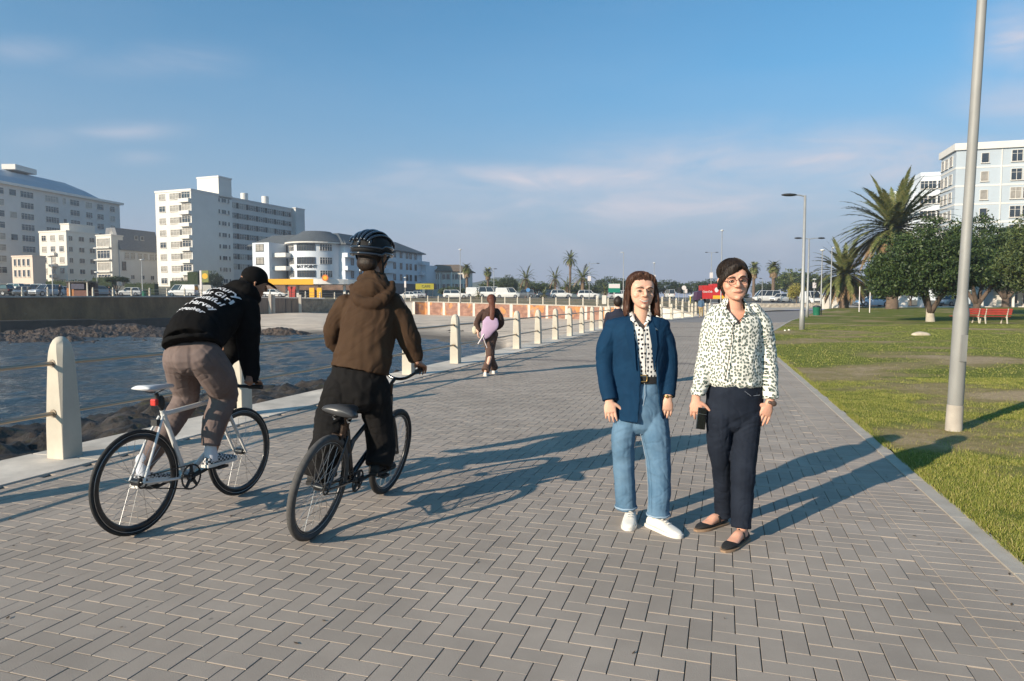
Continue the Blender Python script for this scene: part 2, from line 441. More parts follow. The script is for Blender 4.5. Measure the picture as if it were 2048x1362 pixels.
for j, y in enumerate(yy):
    kx = kerb_x(float(y)) + .15
    for i, t in enumerate(tt):
        x = kx + t; X[j, i] = x; Y[j, i] = y
        Z[j, i] = lawn_z(x, y) + .03 * noise.noise(V((x * .35, y * .35, 0))) * min(1, t) + .012 * noise.noise(V((x * 2, y * 2, 3))) + .004
lawn = grid_obj('lawn', X, Y, Z, mg)
at2 = lawn.data.attributes.new('bare', 'FLOAT', 'POINT'); at2.data.foreach_set('value', [bare(a, b) for a, b in zip(X.ravel().tolist(), Y.ravel().tolist())])
# grass blades near the camera
rng = np.random.default_rng(5)
def blades(n, ymin, ymax, h, w, name):
    y = ymin + (ymax - ymin) * rng.random(n) ** .8
    kx = np.array([kerb_x(float(v)) for v in y]) + .15
    xm = y * .80 + .6
    x = kx + (np.maximum(xm, kx + .3) - kx) * rng.random(n)
    dens = np.array([bare(a, b) for a, b in zip(x, y)])
    clump = np.array([noise.noise(V((a * 4, b * 4, 7))) for a, b in zip(x, y)])
    keep = rng.random(n) < np.clip(.80 - dens * 2.2 + clump * .6, .05, 1)
    x, y, clump = x[keep], y[keep], clump[keep]; n = len(x)
    z = np.array([lawn_z(a, b) + .03 * noise.noise(V((a * .35, b * .35, 0))) * min(1, a - kerb_x(b)) + .012 * noise.noise(V((a * 2, b * 2, 3))) for a, b in zip(x, y)])
    ang = rng.random(n) * 6.283; hh = h * (.35 + 1.0 * rng.random(n)) * (1 + clump * .7); ww = w * (.6 + .8 * rng.random(n))
    lean = rng.random(n) * .9; la = rng.random(n) * 6.283
    vs = np.zeros((n, 3, 3))
    vs[:, 0] = np.stack([x - np.cos(ang) * ww, y - np.sin(ang) * ww, z - .003], 1)
    vs[:, 1] = np.stack([x + np.cos(ang) * ww, y + np.sin(ang) * ww, z - .003], 1)
    vs[:, 2] = np.stack([x + np.cos(la) * lean * hh, y + np.sin(la) * lean * hh, z + hh], 1)
    me = bpy.data.meshes.new(name); me.vertices.add(3 * n); me.vertices.foreach_set('co', vs.reshape(-1))
    me.loops.add(3 * n); me.loops.foreach_set('vertex_index', np.arange(3 * n, dtype=np.int32))
    me.polygons.add(n); me.polygons.foreach_set('loop_start', np.arange(0, 3 * n, 3, dtype=np.int32)); me.polygons.foreach_set('loop_total', np.full(n, 3, dtype=np.int32))
    me.update(); return me
mbl = bpy.data.materials.new('grass_blade'); mbl.use_nodes = True; nt = mbl.node_tree; bs = nt.nodes['Principled BSDF']
g = nt.nodes.new('ShaderNodeNewGeometry')
cc = ramp(nt, g.outputs['Random Per Island'], [(0, (.12, .14, .020)), (.5, (.20, .22, .036)), (.8, (.30, .28, .07)), (1, (.42, .34, .15))])
nt.links.new(cc, bs.inputs['Base Color']); bs.inputs['Roughness'].default_value = .6; bs.inputs['Specular IOR Level'].default_value = .3
me = blades(230000, 2.6, 13, .024, .0026, 'grass'); me.materials.append(mbl)
o = bpy.data.objects.new('grass', me); COL.objects.link(o); tag(o, 'short green and straw blades of the lawn beside the kerb', 'grass', kind='stuff')
me = blades(90000, 12, 40, .026, .007, 'grass'); me.materials.append(mbl)
o = bpy.data.objects.new('grass', me); COL.objects.link(o); tag(o, 'tufts of grass farther back on the lawn', 'grass', kind='stuff')

# fringe of longer blades leaning over the kerb, and dry bits blown on the paving
n_ = 26000; fy = 2.4 + 22 * rng.random(n_) ** 1.3; fx = np.array([kerb_x(float(v)) for v in fy]) + .112 + .10 * rng.random(n_) ** 2; an_ = rng.random(n_) * 6.283
gap_ = np.array([noise.noise(V((0, float(v) * 2.2, 5))) for v in fy]); k_ = rng.random(n_) < .45 + gap_; fx, fy, an_ = fx[k_], fy[k_], an_[k_]; n_ = len(fx); hh_ = .018 + .030 * rng.random(n_); vs = np.zeros((n_, 3, 3))
vs[:, 0] = np.stack([fx - np.cos(an_) * .0028, fy - np.sin(an_) * .0028, fx * 0 + .002], 1); vs[:, 1] = np.stack([fx + np.cos(an_) * .0028, fy + np.sin(an_) * .0028, fx * 0 + .002], 1); vs[:, 2] = np.stack([fx - hh_ * (1.3 * rng.random(n_) - .2), fy + hh_ * (rng.random(n_) - .5), hh_ * .8 + .012], 1)
me = bpy.data.meshes.new('grass'); me.from_pydata(vs.reshape(-1, 3).tolist(), [], np.arange(3 * n_).reshape(-1, 3).tolist()); me.materials.append(mbl); o = bpy.data.objects.new('grass', me); COL.objects.link(o); tag(o, 'ragged fringe of grass growing over the kerb stones', 'grass', kind='stuff')
mb = MB()
for k in range(420):
    y = 2.4 + 22 * rnd.random() ** 1.2; x = rnd.uniform(left_x(y) + .05, kerb_x(y) - .02) if k % 3 else kerb_x(y) - abs(rnd.gauss(0, .25)); a = rnd.uniform(0, 6.28); l_ = rnd.uniform(.004, .018); w_ = l_ * rnd.uniform(.25, .6); u_ = V((math.cos(a), math.sin(a), 0)); v_ = V((-u_.y, u_.x, 0)); c = V((x, y, .004))
    mb.add([c - u_ * l_, c - v_ * w_ + V((0, 0, .002)), c + u_ * l_ + V((0, 0, .004)), c + v_ * w_ + V((0, 0, .001))], [(0, 1, 2, 3)])
tag(mb.build('leaf_litter', M('dry_leaf_bits', (.07, .045, .025), .8, .3, 9, 0, island=.5)), 'tiny dry leaf bits scattered over the paving', 'litter', kind='stuff')

# ---- the bay: far wall line, street level, beach, water
T_w = [(-900, 66), (0, 80), (200, 88), (400, 101), (600, 112), (800, 129), (850, 131), (1008, 113), (1205, 93), (1330, 75), (1395, 61), (1440, 64), (1520, 80), (1660, 92), (1800, 90), (2048, 88), (3200, 88)]
T_zw = [(-900, 1.7), (0, 1.73), (400, 1.83), (600, 1.6), (800, 1.15), (850, 1.0), (1008, .73), (1205, .48), (1330, .62), (1395, .02), (1500, .05), (1660, .3), (2048, .42), (3200, .42)]
T_zb = [(-900, -1.0), (0, -1.0), (300, -1.3), (500, -.9), (600, -.7), (810, -1.3), (850, -1.5), (1008, -1.5), (1205, -1.36), (1395, -1.2)]
T_s = [(-900, 95), (0, 102), (500, 128), (850, 150), (1000, 147), (1200, 140), (1400, 150), (1545, 138), (1745, 93), (2048, 92), (3200, 92)]
T_zs = [(-900, 1.95), (0, 1.95), (500, 1.9), (1000, 1.85), (1205, 1.6), (1400, 1.2), (1545, .9), (1745, .49), (2048, .45), (3200, .45)]
T_rise = [(0, 3.6), (420, 3.2), (600, .9), (900, .6), (1200, .4), (1500, 1.0), (3200, 1.0)]
def pxp(px, d): return V(((px - 1024) / F * d, d, 0))
def gz(px, d):
    w, s = pw(T_w, px), pw(T_s, px)
    if d <= w: return pw(T_zw, px)
    if d < s:
        t = (d - w) / max(1, s - w); return lerp(pw(T_zw, px), pw(T_zs, px), t)
    t = min(1, (d - s) / 70); return pw(T_zs, px) + pw(T_rise, px) * t * t * (3 - 2 * t)
def gp(px, d, dz=0.):
    p = pxp(px, d); p.z = gz(px, d) + dz; return p
pxs = [-900, -700, -500, -300, -150] + list(range(-75, 1421, 25)) + [1430, 1440, 1460, 1500, 1540, 1580, 1620, 1660, 1700, 1745, 1800, 1900, 2048, 2200, 2400, 2800, 3200]
fr = [0, .02, .05, .1, .2, .35, .5, .65, .8, .88, 1.0]
ext = [6, 12, 20, 35, 50, 75, 120, 200, 400, 900, 2500]
mats = [M('street_pavement', (.42, .37, .31), .9, .12, .5, .2, 8), M('dry_verge', (.13, .115, .055), .95, .3, .35, .5, 8, .05, col2=(.25, .19, .11)),
        M('asphalt', (.065, .062, .060), .9, .15, 1, .3, 20), M('far_ground', (.16, .145, .105), .95, .3, .08, .3, 2)]
mb = MB(); cols = []
for px in pxs:
    w, s = pw(T_w, px), pw(T_s, px)
    ds = [w + (s - w) * f for f in fr] + [s + e for e in ext]
    cols.append([gp(px, d) for d in ds])
for i in range(len(pxs) - 1):
    pm_ = (pxs[i] + pxs[i + 1]) / 2
    for j in range(len(cols[0]) - 1):
        if j < 2: mi = 0
        elif j < 8: mi = 0 if pm_ < 640 else (1 if pm_ < 1400 else 0)
        elif j < 12: mi = 2 if pm_ < 1640 else 2
        elif j < 15: mi = 3
        else: mi = 3
        mb.add([cols[i][j], cols[i + 1][j], cols[i + 1][j + 1], cols[i][j + 1]], [(0, 1, 2, 3)], mi)
tag(mb.build('street_ground', mats), kind='structure')

def wall_run(name, label, px0, px1, step, mat_, th=.5, top_extra=0.):
    root = thing(name, label, 'wall', gp(px0, pw(T_w, px0)))
    mb = MB(); rings = []
    px = px0; ps = []
    while px <= px1 + .1: ps.append(px); px += step
    for px in ps:
        w = pw(T_w, px); a = pxp(px, w - .05); b = pxp(px, w + th)
        zt, zb = pw(T_zw, px) + .012 + top_extra, pw(T_zb, px) - 1.6
        rings.append([V((a.x, a.y, zb)), V((b.x, b.y, zb)), V((b.x, b.y, zt)), V((a.x, a.y, zt))])
    mb.loft(rings); loc_(mb.build('wall_face', mat_), root); return root
m_sea = bpy.data.materials.new('mossy_sea_wall'); m_sea.use_nodes = True; nt = m_sea.node_tree; bs = nt.nodes['Principled BSDF']; bs.inputs['Roughness'].default_value = .95
t_ = nt.nodes.new('ShaderNodeTexCoord')
a_ = ramp(nt, nz(.5, 7, .65, stretch=(1, 1, .5)), [(.3, (.12, .066, .028)), (.5, (.20, .112, .045)), (.72, (.32, .19, .09))])
b_ = ramp(nt, nz(1.3, 6, .7, off=(4, 0, 0)), [(.62, (0,) * 3), (.72, (1,) * 3)])
nt.links.new(mixc(nt, b_, a_, (.26, .18, .12)), bs.inputs['Base Color'])
bp_ = nt.nodes.new('ShaderNodeBump'); bp_.inputs['Strength'].default_value = .6; bp_.inputs['Distance'].default_value = .15
nt.links.new(nz(2.5, 6), bp_.inputs['Height']); nt.links.new(bp_.outputs[0], bs.inputs['Normal'])
w1 = wall_run('far_sea_wall', 'dark mossy stone sea wall across the bay at left', -900, 520, 20, m_sea)
mb = MB(); rings = []
for px in range(-900, 521, 20):
    w = pw(T_w, px); a = pxp(px, w - .22); b = pxp(px, w + .9); z = pw(T_zw, px)
    rings.append([V((a.x, a.y, z - .06)), V((b.x, b.y, z - .06)), V((b.x, b.y, z + .10)), V((a.x, a.y, z + .10))])
mb.loft(rings); loc_(mb.build('coping', m_coping), w1)
mb = MB(); rings = []      # dark ledge at its foot
for px in range(-900, 521, 20):
    w = pw(T_w, px); a = pxp(px, w - 3.2); b = pxp(px, w); z = -1.0 if px < 200 else -1.15
    rings.append([V((a.x, a.y, -3)), V((b.x, b.y, -3)), V((b.x, b.y, z)), V((a.x, a.y, z))])
mb.loft(rings); loc_(mb.build('ledge', M('dark_ledge', (.035, .032, .026), .8, .4, 1.2, .5, 6, .05)), w1)

# boarded gates and rough stone stretch
m_board = M('brown_boards', (.20, .145, .105), .85, .25, .8, .3, 6, .03, stretch=(6, 6, .5))
w2 = wall_run('boat_shed_wall', 'brown boarded gates between pale posts at the boat ramp', 520, 605, 5, m_board)
mb = MB()
for px in (541, 548, 601):
    w = pw(T_w, px); p = pxp(px, w - .25); zt = pw(T_zw, px)
    mb.box((p.x, p.y, (zt - .9) / 2 + .0), (.42, .35, zt + .9 + 1.2))
loc_(mb.build('pier', m_conc), w2)
mb = MB()
for px in (572, 584):
    w = pw(T_w, px); p = pxp(px, w - .10); zt = pw(T_zw, px); mb.box((p.x, p.y, (zt - .9) / 2), (.12, .1, zt + .7))
loc_(mb.build('batten', M('dark_timber', (.08, .06, .05), .8)), w2)
m_rub = M('rubble_stone', (.13, .105, .075), .95, .3, 1.2, 1.0, 1.6, .4, col2=(.36, .29, .20))
w3 = wall_run('rubble_wall', 'sloping rubble stone wall beside the boat ramp', 605, 700, 5, m_rub)
# mural wall
m_mur = bpy.data.materials.new('mural_paint'); m_mur.use_nodes = True; nt = m_mur.node_tree; bs = nt.nodes['Principled BSDF']; bs.inputs['Roughness'].default_value = .9
t_ = nt.nodes.new('ShaderNodeTexCoord')
a_ = ramp(nt, nz(.9, 5, .6, stretch=(1, 1, 2.2)), [(.35, (.20, .105, .075)), (.5, (.27, .14, .10)), (.68, (.36, .20, .14))])
b_ = ramp(nt, nz(.20, 3, .6, off=(6, 0, 0)), [(.54, (0,) * 3), (.57, (1,) * 3)])
d_ = ramp(nt, nz(1.1, 4, .6, off=(1, 2, 0)), [(.4, (.42, .18, .065)), (.55, (.52, .24, .08)), (.62, (.34, .21, .15)), (.72, (.44, .29, .22))])
nt.links.new(mixc(nt, b_, a_, d_), bs.inputs['Base Color'])
w4 = wall_run('mural_wall', 'sea wall painted in terracotta and orange panels behind the beach', 830, 1285, 5, m_mur)
mb = MB(); rings = []
for px in range(700, 1396, 5):
    w = pw(T_w, px); a = pxp(px, w - .14); b = pxp(px, w + .55); z = pw(T_zw, px)
    rings.append([V((a.x, a.y, z - .12)), V((b.x, b.y, z - .12)), V((b.x, b.y, z + .06)), V((a.x, a.y, z + .06))])
mb.loft(rings); loc_(mb.build('coping', m_conc), w4)
m_white = M('white_masonry', (.70, .66, .58), .8, .06, 1, .1, 10)
for px in (828, 858, 888, 918, 948, 985, 1023, 1058, 1094, 1133, 1172, 1212, 1255):
    w = pw(T_w, px); p = pxp(px, w - .13); zt, zb = pw(T_zw, px), pw(T_zb, px)
    mb = MB(); mb.box((p.x, p.y, (zt + zb) / 2 - .3), (.42 if px != 1023 else .6, .24, zt - zb + .4), RZ * .3)
    loc_(mb.build('pilaster', m_white), w4)
w5 = wall_run('white_wall', 'pale painted sea wall where the mural ends', 700, 830, 10, m_white)
w6 = wall_run('white_wall', 'white painted retaining wall seen between the two standing women', 1285, 1395, 5, m_white)
# low stone wall beyond the plaza
lw = thing('low_stone_wall', 'low pale stone wall at the far end of the paved plaza', 'wall', gp(1500, 92))
mb = MB(); rings = []
for px in range(1440, 1661, 10):
    dd_ = 96; a = pxp(px, dd_); b = pxp(px, dd_ + .5); z = gz(px, dd_)
    rings.append([V((a.x, a.y, z - .3)), V((b.x, b.y, z - .3)), V((b.x, b.y, z + .55)), V((a.x, a.y, z + .55))])
mb.loft(rings); loc_(mb.build('wall_face', M('pale_rubble', (.26, .23, .19), .9, .3, 1.5, 1, 2.5, .2, col2=(.52, .46, .38))), lw)

# railings on the far wall
pmf = MB(); rings = []
for h, c, z in [(.10, .01, 0), (.095, .02, .8), (.08, .03, 1.05), (.03, .02, 1.14)]:
    rings.append([V((x, y, z)) for x, y in ((-h, -h + c), (-h + c, -h), (h - c, -h), (h, -h + c), (h, h - c), (h - c, h), (-h + c, h), (-h, h - c))])
pmf.loft(rings); pmf = pmf.mesh('post', m_conc2)
def far_rail(label, px0, px1, spacing=2.6, base=.1, back=.35):
    root = thing('far_railing', label, 'railing', gp(px0, pw(T_w, px0)))
    pts = []; last = None; px = px0
    while px <= px1:
        w = pw(T_w, px) + back; p = pxp(px, w); p.z = pw(T_zw, px) + base
        if last is None or (V((p.x, p.y, 0)) - V((last.x, last.y, 0))).length >= spacing: pts.append(p); last = p
        px += 1
    for p in pts:
        o = bpy.data.objects.new('post', pmf); COL.objects.link(o); o.parent = root; o.location = p - root.location; o.rotation_euler[2] = RZ
    for zz_ in (.45, .88):
        mb = MB(); mb.tube([p + V((0, 0, zz_)) for p in pts], .03, 6); loc_(mb.build('rail', pmat_rail), root)
far_rail('railing on the dark sea wall left of the brown kiosk', -60, 146)
far_rail('long railing on the dark sea wall right of the brown kiosk', 188, 420)
far_rail('railing above the boarded gates and the fuel station', 424, 820, 3.0)
far_rail('railing on top of the painted mural wall', 822, 1212, 3.2, .05, .2)
far_rail('railing behind the two women near the white wall', 1216, 1392, 2.6, .05, .2)

# beach
m_sand = bpy.data.materials.new('beach_sand'); m_sand.use_nodes = True; nt = m_sand.node_tree; bs = nt.nodes['Principled BSDF']; bs.inputs['Roughness'].default_value = .95; bs.inputs['Specular IOR Level'].default_value = .2
t_ = nt.nodes.new('ShaderNodeTexCoord')
a_ = ramp(nt, nz(.35, 6, .6), [(.3, (.52, .42, .33)), (.7, (.72, .59, .46))])
wd = ramp(nt, nz(.42, 9, .74, off=(2, 2, 0), stretch=(.6, 1.6, 1)), [(.52, (0,) * 3), (.60, (1,) * 3)])
wd2 = ramp(nt, nz(3.0, 6, .7), [(.45, (0,) * 3), (.6, (1,) * 3)])
sp_ = nt.nodes.new('ShaderNodeSeparateXYZ'); nt.links.new(t_.outputs['Object'], sp_.inputs[0])
lowm = ramp(nt, math_(nt, 'ADD', sp_.outputs[2], 3.0), [(.82, (1,) * 3), (1.0, (.0,) * 3)])
band_ = ramp(nt, math_(nt, 'MULTIPLY', math_(nt, 'ADD', sp_.outputs[2], 2.3), 1.2), [(.0, (1,) * 3), (.55, (.9,) * 3), (.8, (0,) * 3)])
weed = math_(nt, 'MULTIPLY', math_(nt, 'MULTIPLY', wd, band_), math_(nt, 'MAXIMUM', wd2, .5))
c_ = mixc(nt, lowm, a_, (.16, .135, .11)); c_ = mixc(nt, weed, c_, (.05, .04, .03)); nt.links.new(c_, bs.inputs['Base Color'])
bp_ = nt.nodes.new('ShaderNodeBump'); bp_.inputs['Strength'].default_value = .5; bp_.inputs['Distance'].default_value = .08
nt.links.new(nz(3, 6), bp_.inputs['Height']); nt.links.new(bp_.outputs[0], bs.inputs['Normal'])
ZW = -2.2
T_shore = [(490, 76), (560, 76), (640, 74), (760, 70), (860, 66), (960, 57), (1005, 47), (1040, 40), (1100, 36), (1200, 35), (1420, 35)]
pb = list(range(490, 1421, 10)); nf = 40
X = np.zeros((nf, len(pb))); Y = X.copy(); Z = X.copy()
for i, px in enumerate(pb):
    w = pw(T_w, px) + .1; s_ = pw(T_shore, px); zb = pw(T_zb, px)
    for j in range(nf):
        t = j / (nf - 1); d = lerp(w, s_ - 10 if px < 1000 else max(28, s_ - 12), t); p = pxp(px, d)
        k = (w - d) / (w - s_)
        z = lerp(zb, ZW, k ** 1.1) if k < 1 else ZW - (k - 1) * 2.2
        if px > 1000: z = lerp(zb, -2.15, min(1, k)) if k < 1.0 else z
        if px > 1015: z = max(z, -1.75 - .2 * k)
        ramp_ = 0
        if px < 660 and k < .75: z = lerp(zb, -1.7, k / .75)
        Z[j, i] = z + .05 * noise.noise(V((p.x * .4, p.y * .4, 0))); X[j, i] = p.x; Y[j, i] = p.y
grid_obj('beach', X, Y, Z, m_sand)
# water
m_wat = bpy.data.materials.new('sea_water'); m_wat.use_nodes = True; nt = m_wat.node_tree; bs = nt.nodes['Principled BSDF']
bs.inputs['Base Color'].default_value = (.016, .030, .038, 1); bs.inputs['Roughness'].default_value = .10; bs.inputs['IOR'].default_value = 1.33; bs.inputs['Specular IOR Level'].default_value = .6
t_ = nt.nodes.new('ShaderNodeTexCoord')
hh = math_(nt, 'ADD', nz(3.0, 5, .62, stretch=(.8, 1.3, 1)), math_(nt, 'MULTIPLY', nz(9, 3, .5), .22))
bp_ = nt.nodes.new('ShaderNodeBump'); bp_.inputs['Strength'].default_value = 1.0; bp_.inputs['Distance'].default_value = .12
nt.links.new(hh, bp_.inputs['Height']); nt.links.new(bp_.outputs[0], bs.inputs['Normal'])
xs = np.concatenate([np.linspace(-190, -62, 60), np.arange(-61.8, 3, .24), np.linspace(4, 30, 14)]); ysw = np.concatenate([np.linspace(-40, 4, 40), np.arange(4.3, 92, .26), np.linspace(93, 122, 20)])
X, Y = np.meshgrid(xs, ysw); Z = np.full_like(X, ZW); wr = np.random.default_rng(3)
for k in range(46):
    wl = .75 * (7.0 ** wr.random()); an = math.radians(68) + wr.normal() * .75; ph = wr.random() * 6.283; am = .0075 * wl ** .85 * (.6 + .8 * wr.random())
    kx, ky = math.cos(an) * 6.283 / wl, math.sin(an) * 6.283 / wl; ar = X * kx + Y * ky + ph + .8 * np.sin(X * .13 * (1 + k % 3) + Y * .09 + k); Z += am * (1 - 2 * np.abs(np.sin(ar / 2)) ** 1.3) * .62
tag(grid_obj('water', X, Y, Z, m_wat), kind='structure')

# rocks: heightfields of broken boulders
def rockh(x, y, s=1.):
    p = V((x * .55 * s, y * .55 * s, 0)); a = noise.voronoi(p)[0]; b = noise.voronoi(p * 2.7 + V((5, 1, 0)))[0]
    c = noise.voronoi(p * 7.3 + V((1, 8, 0)))[0]
    return (a[1] - a[0]) * .8 + (b[1] - b[0]) * .42 + (c[1] - c[0]) * .18 + noise.fractal(p * 4, 1, 2, 4) * .10
m_rock = bpy.data.materials.new('wet_rock'); m_rock.use_nodes = True; nt = m_rock.node_tree; bs = nt.nodes['Principled BSDF']; bs.inputs['Roughness'].default_value = .62; bs.inputs['Specular IOR Level'].default_value = .35
t_ = nt.nodes.new('ShaderNodeTexCoord')
a_ = ramp(nt, nz(1.4, 8, .7), [(.3, (.012, .010, .008)), (.48, (.034, .026, .019)), (.62, (.078, .058, .042)), (.78, (.25, .20, .155))])
b_ = ramp(nt, nz(2.6, 6, .7, off=(9, 2, 1)), [(.55, (0,) * 3), (.66, (.8,) * 3)])
nt.links.new(mixc(nt, b_, a_, (.055, .052, .018)), bs.inputs['Base Color'])
bp_ = nt.nodes.new('ShaderNodeBump'); bp_.inputs['Strength'].default_value = 1; bp_.inputs['Distance'].default_value = .06
nt.links.new(nz(9, 8, .75), bp_.inputs['Height']); nt.links.new(bp_.outputs[0], bs.inputs['Normal'])
ns, ntt = 330, 110
X = np.zeros((ns, ntt)); Y = X.copy(); Z = X.copy()
for j in range(ns):
    s_ = -14 + j / (ns - 1) * 50
    wdt = 11.0 if s_ < 13 else max(.5, 11.0 - (s_ - 13) * .95)
    base = C0 - RP * .45 + D * s_
    for i in range(ntt):
        t = i / (ntt - 1); off = t * 14
        p = base - RP * off
        k = off / wdt
        z = (lerp(-.95, -1.25, k / .8) if k < .8 else lerp(-1.25, -2.35, (k - .8) / .2)) if k < 1 else -2.35 - (k - 1) * 1.4
        Z[j, i] = z + ((rockh(p.x, p.y, 1.7) - .40) * .42 + (rockh(p.x, p.y, .6) - .4) * .35) * (1 if off > .3 else .3); X[j, i] = p.x; Y[j, i] = p.y
o = grid_obj('shore_rocks', X, Y, Z, m_rock, None); tag(o, 'dark wet rocks and weed below the near railing', 'rocks', kind='stuff')
def outcrop(label, px0, px1, d0f, d1f, top, seed):
    n1_, n2_ = int((px1 - px0) / 2.2), 60
    X = np.zeros((n1_, n2_)); Y = X.copy(); Z = X.copy()
    for j in range(n1_):
        px = lerp(px0, px1, j / (n1_ - 1)); d0, d1 = d0f(px), d1f(px)
        e = math.sin(math.pi * min(1, max(0, j / (n1_ - 1)))) ** .4 if px1 < 900 else 1
        for i in range(n2_):
            t = i / (n2_ - 1); d = lerp(d0, d1, t); p = pxp(px, d)
            big = noise.fractal(V((p.x * .12 + seed, p.y * .16, 0)), 1, 2, 3)
            ridge = math.sin(math.pi * min(1, t * 1.05)) ** .6
            Z[j, i] = ZW - .5 + (top - ZW + .5) * ridge * e * (.62 + .75 * big) + (rockh(p.x, p.y, .8) - .4) * .75
            X[j, i] = p.x; Y[j, i] = p.y
    o = grid_obj('rock_outcrop', X, Y, Z, M('far_rock', (.012, .010, .008), .7, .3, .9, 1, 2.5, .4, col2=(.105, .070, .048)), None); tag(o, label, 'rocks', kind='stuff')
outcrop('low dark rocks in the water under the far sea wall', -500, 520, lambda p: 57 + .004 * p, lambda p: pw(T_w, p) - 2.5, -1.35, 3)
outcrop('rocky ledge beside the boat ramp', 505, 632, lambda p: 70, lambda p: 82, -1.3, 8)
outcrop('weed covered stones on the beach shoreline', 800, 1000, lambda p: lerp(72, 60, (p - 800) / 200), lambda p: lerp(86, 76, (p - 800) / 200), -1.95, 12)
# hill on the horizon
mb = MB(); rings = []
for px in range(830, 1240, 10):
    d = 900; hgt = 16 * math.exp(-((px - 1010) / 70) ** 2) + 6 * math.exp(-((px - 880) / 60) ** 2) + 14 + 3 * noise.noise(V((px * .03, 0, 0)))
    a = pxp(px, d); rings.append([V((a.x, a.y - 60, -5)), V((a.x, a.y, hgt)), V((a.x, a.y + 120, -5))])
mb.loft(rings); tag(mb.build('hill', M('hill_scrub', (.07, .085, .06), .95, .3, .01, 0), smooth=True), kind='structure')
# ================================================================== BUILDINGS
g_dark = M('window_glass', (.030, .036, .045), .08, .5, .6, 0, spec=.9)
g_curt = M('curtained_glass', (.30, .27, .23), .25, .3, 1.2, 0, spec=.8)
f_white = M('white_window_frame', (.62, .58, .52), .5, .05, 1, 0)
f_dark = M('dark_window_frame', (.05, .048, .045), .5, .1, 1, 0)
WIN = {}
def window_src(w, h, bars, frame, glass, sill=True):
    k = (round(w, 2), round(h, 2), bars, frame.name, glass.name, sill)
    if k in WIN: return WIN[k]
    t = .07; mb = MB(); p = .10
    mb.bb((-w / 2 - t, -p, -t), (-w / 2, .05, h + t)); mb.bb((w / 2, -p, -t), (w / 2 + t, .05, h + t))
    mb.bb((-w / 2, -p, h), (w / 2, .05, h + t)); mb.bb((-w / 2, -p, -t), (w / 2, .05, 0))
    if sill: mb.bb((-w / 2 - .15, -p - .12, -t - .08), (w / 2 + .15, 0, -t - .002))
    for b in range(1, bars): x = -w / 2 + w * b / bars; mb.bb((x - .035, -.07, .001), (x + .035, .04, h - .001))
    if h > 1.2 and bars > 1: mb.bb((-w / 2 + .001, -.066, h * .68), (w / 2 - .001, .036, h * .68 + .05))
    fm = mb.mesh('window', frame)
    mb = MB(); mb.bb((-w / 2, -.035, 0), (w / 2, .03, h)); gm = mb.mesh('pane', glass)
    WIN[k] = (fm, gm); return WIN[k]
def window(root, u, n, o, z, w, h, bars=2, frame=None, glass=None, sill=True):
    """window centred at point o (xy) on the facade with outward normal n"""
    fm, gm = window_src(w, h, bars, frame or f_white, glass or g_dark, sill)
    a = bpy.data.objects.new('window', fm); COL.objects.link(a); a.parent = root
    a.location = V((o.x, o.y, z)) - root.location; a.rotation_euler[2] = math.atan2(n.x, -n.y)
    b = bpy.data.objects.new('pane', gm); COL.objects.link(b); b.parent = a
    return a
def tsolve(P, d, px):
    k = (px - 1024) / F; return (k * P.y - P.x) / (d.x - k * d.y)
def zat(py, P): return at(1024, py, P.y).z
TH = 19
def axes(th=TH):
    t = R(th); return V((math.cos(t), -math.sin(t), 0)), V((math.sin(t), math.cos(t), 0))   # ex: rightwards along fronts, ey: into depth
def wall_box(name, P, ex, ey, w, dpt, z0, z1, mat_, root, par=0.):
    """box with front-right corner P; front runs to -ex by w, depth along ey"""
    a = P; b = P - ex * w; c = b + ey * dpt; d = P + ey * dpt
    mb = MB(); mb.prism([(q.x, q.y) for q in (a, d, c, b)][::-1], z0, z1)
    if par:
        for q0, q1 in ((a, b), (b, c), (c, d), (d, a)):
            m_ = (q0 + q1) / 2; e = (q1 - q0); mb.box((m_.x, m_.y, z1 + par / 2 - .001), (e.length + .24, .25, par), math.atan2(e.y, e.x))
    o = mb.build(name, mat_, root); return loc_(o, root)
def rows(root, P, u, n, us, zs, w, h, bars=2, frame=None, glass=None, pick=None, sill=True):
    for zi, z in enumerate(zs):
        for ui, x in enumerate(us):
            g = glass or (g_curt if rnd.random() < .3 else g_dark)
            window(root, u, n, P + u * x, z, w, h, bars, frame, g, sill)
ex, ey = axes()
w_cream = M('cream_render', (.66, .62, .55), .85, .06, .4, .1, 6)
w_white = M('white_render', (.66, .63, .58), .85, .05, .3, .1, 6)
w_grey = M('grey_render', (.56, .545, .52), .85, .08, .25, .1, 6)
w_blue = M('pale_blue_render', (.42, .47, .51), .8, .05, .3, .1, 6)
w_bwhite = M('bluish_white_render', (.62, .66, .70), .8, .05, .3, .1, 6)
slate = M('slate_roof', (.085, .094, .10), .7, .2, 1.5, .4, 5, .03, stretch=(1, 1, 3))
tile_b = M('brown_tile_roof', (.14, .105, .075), .85, .2, 2, .4, 6, .03)

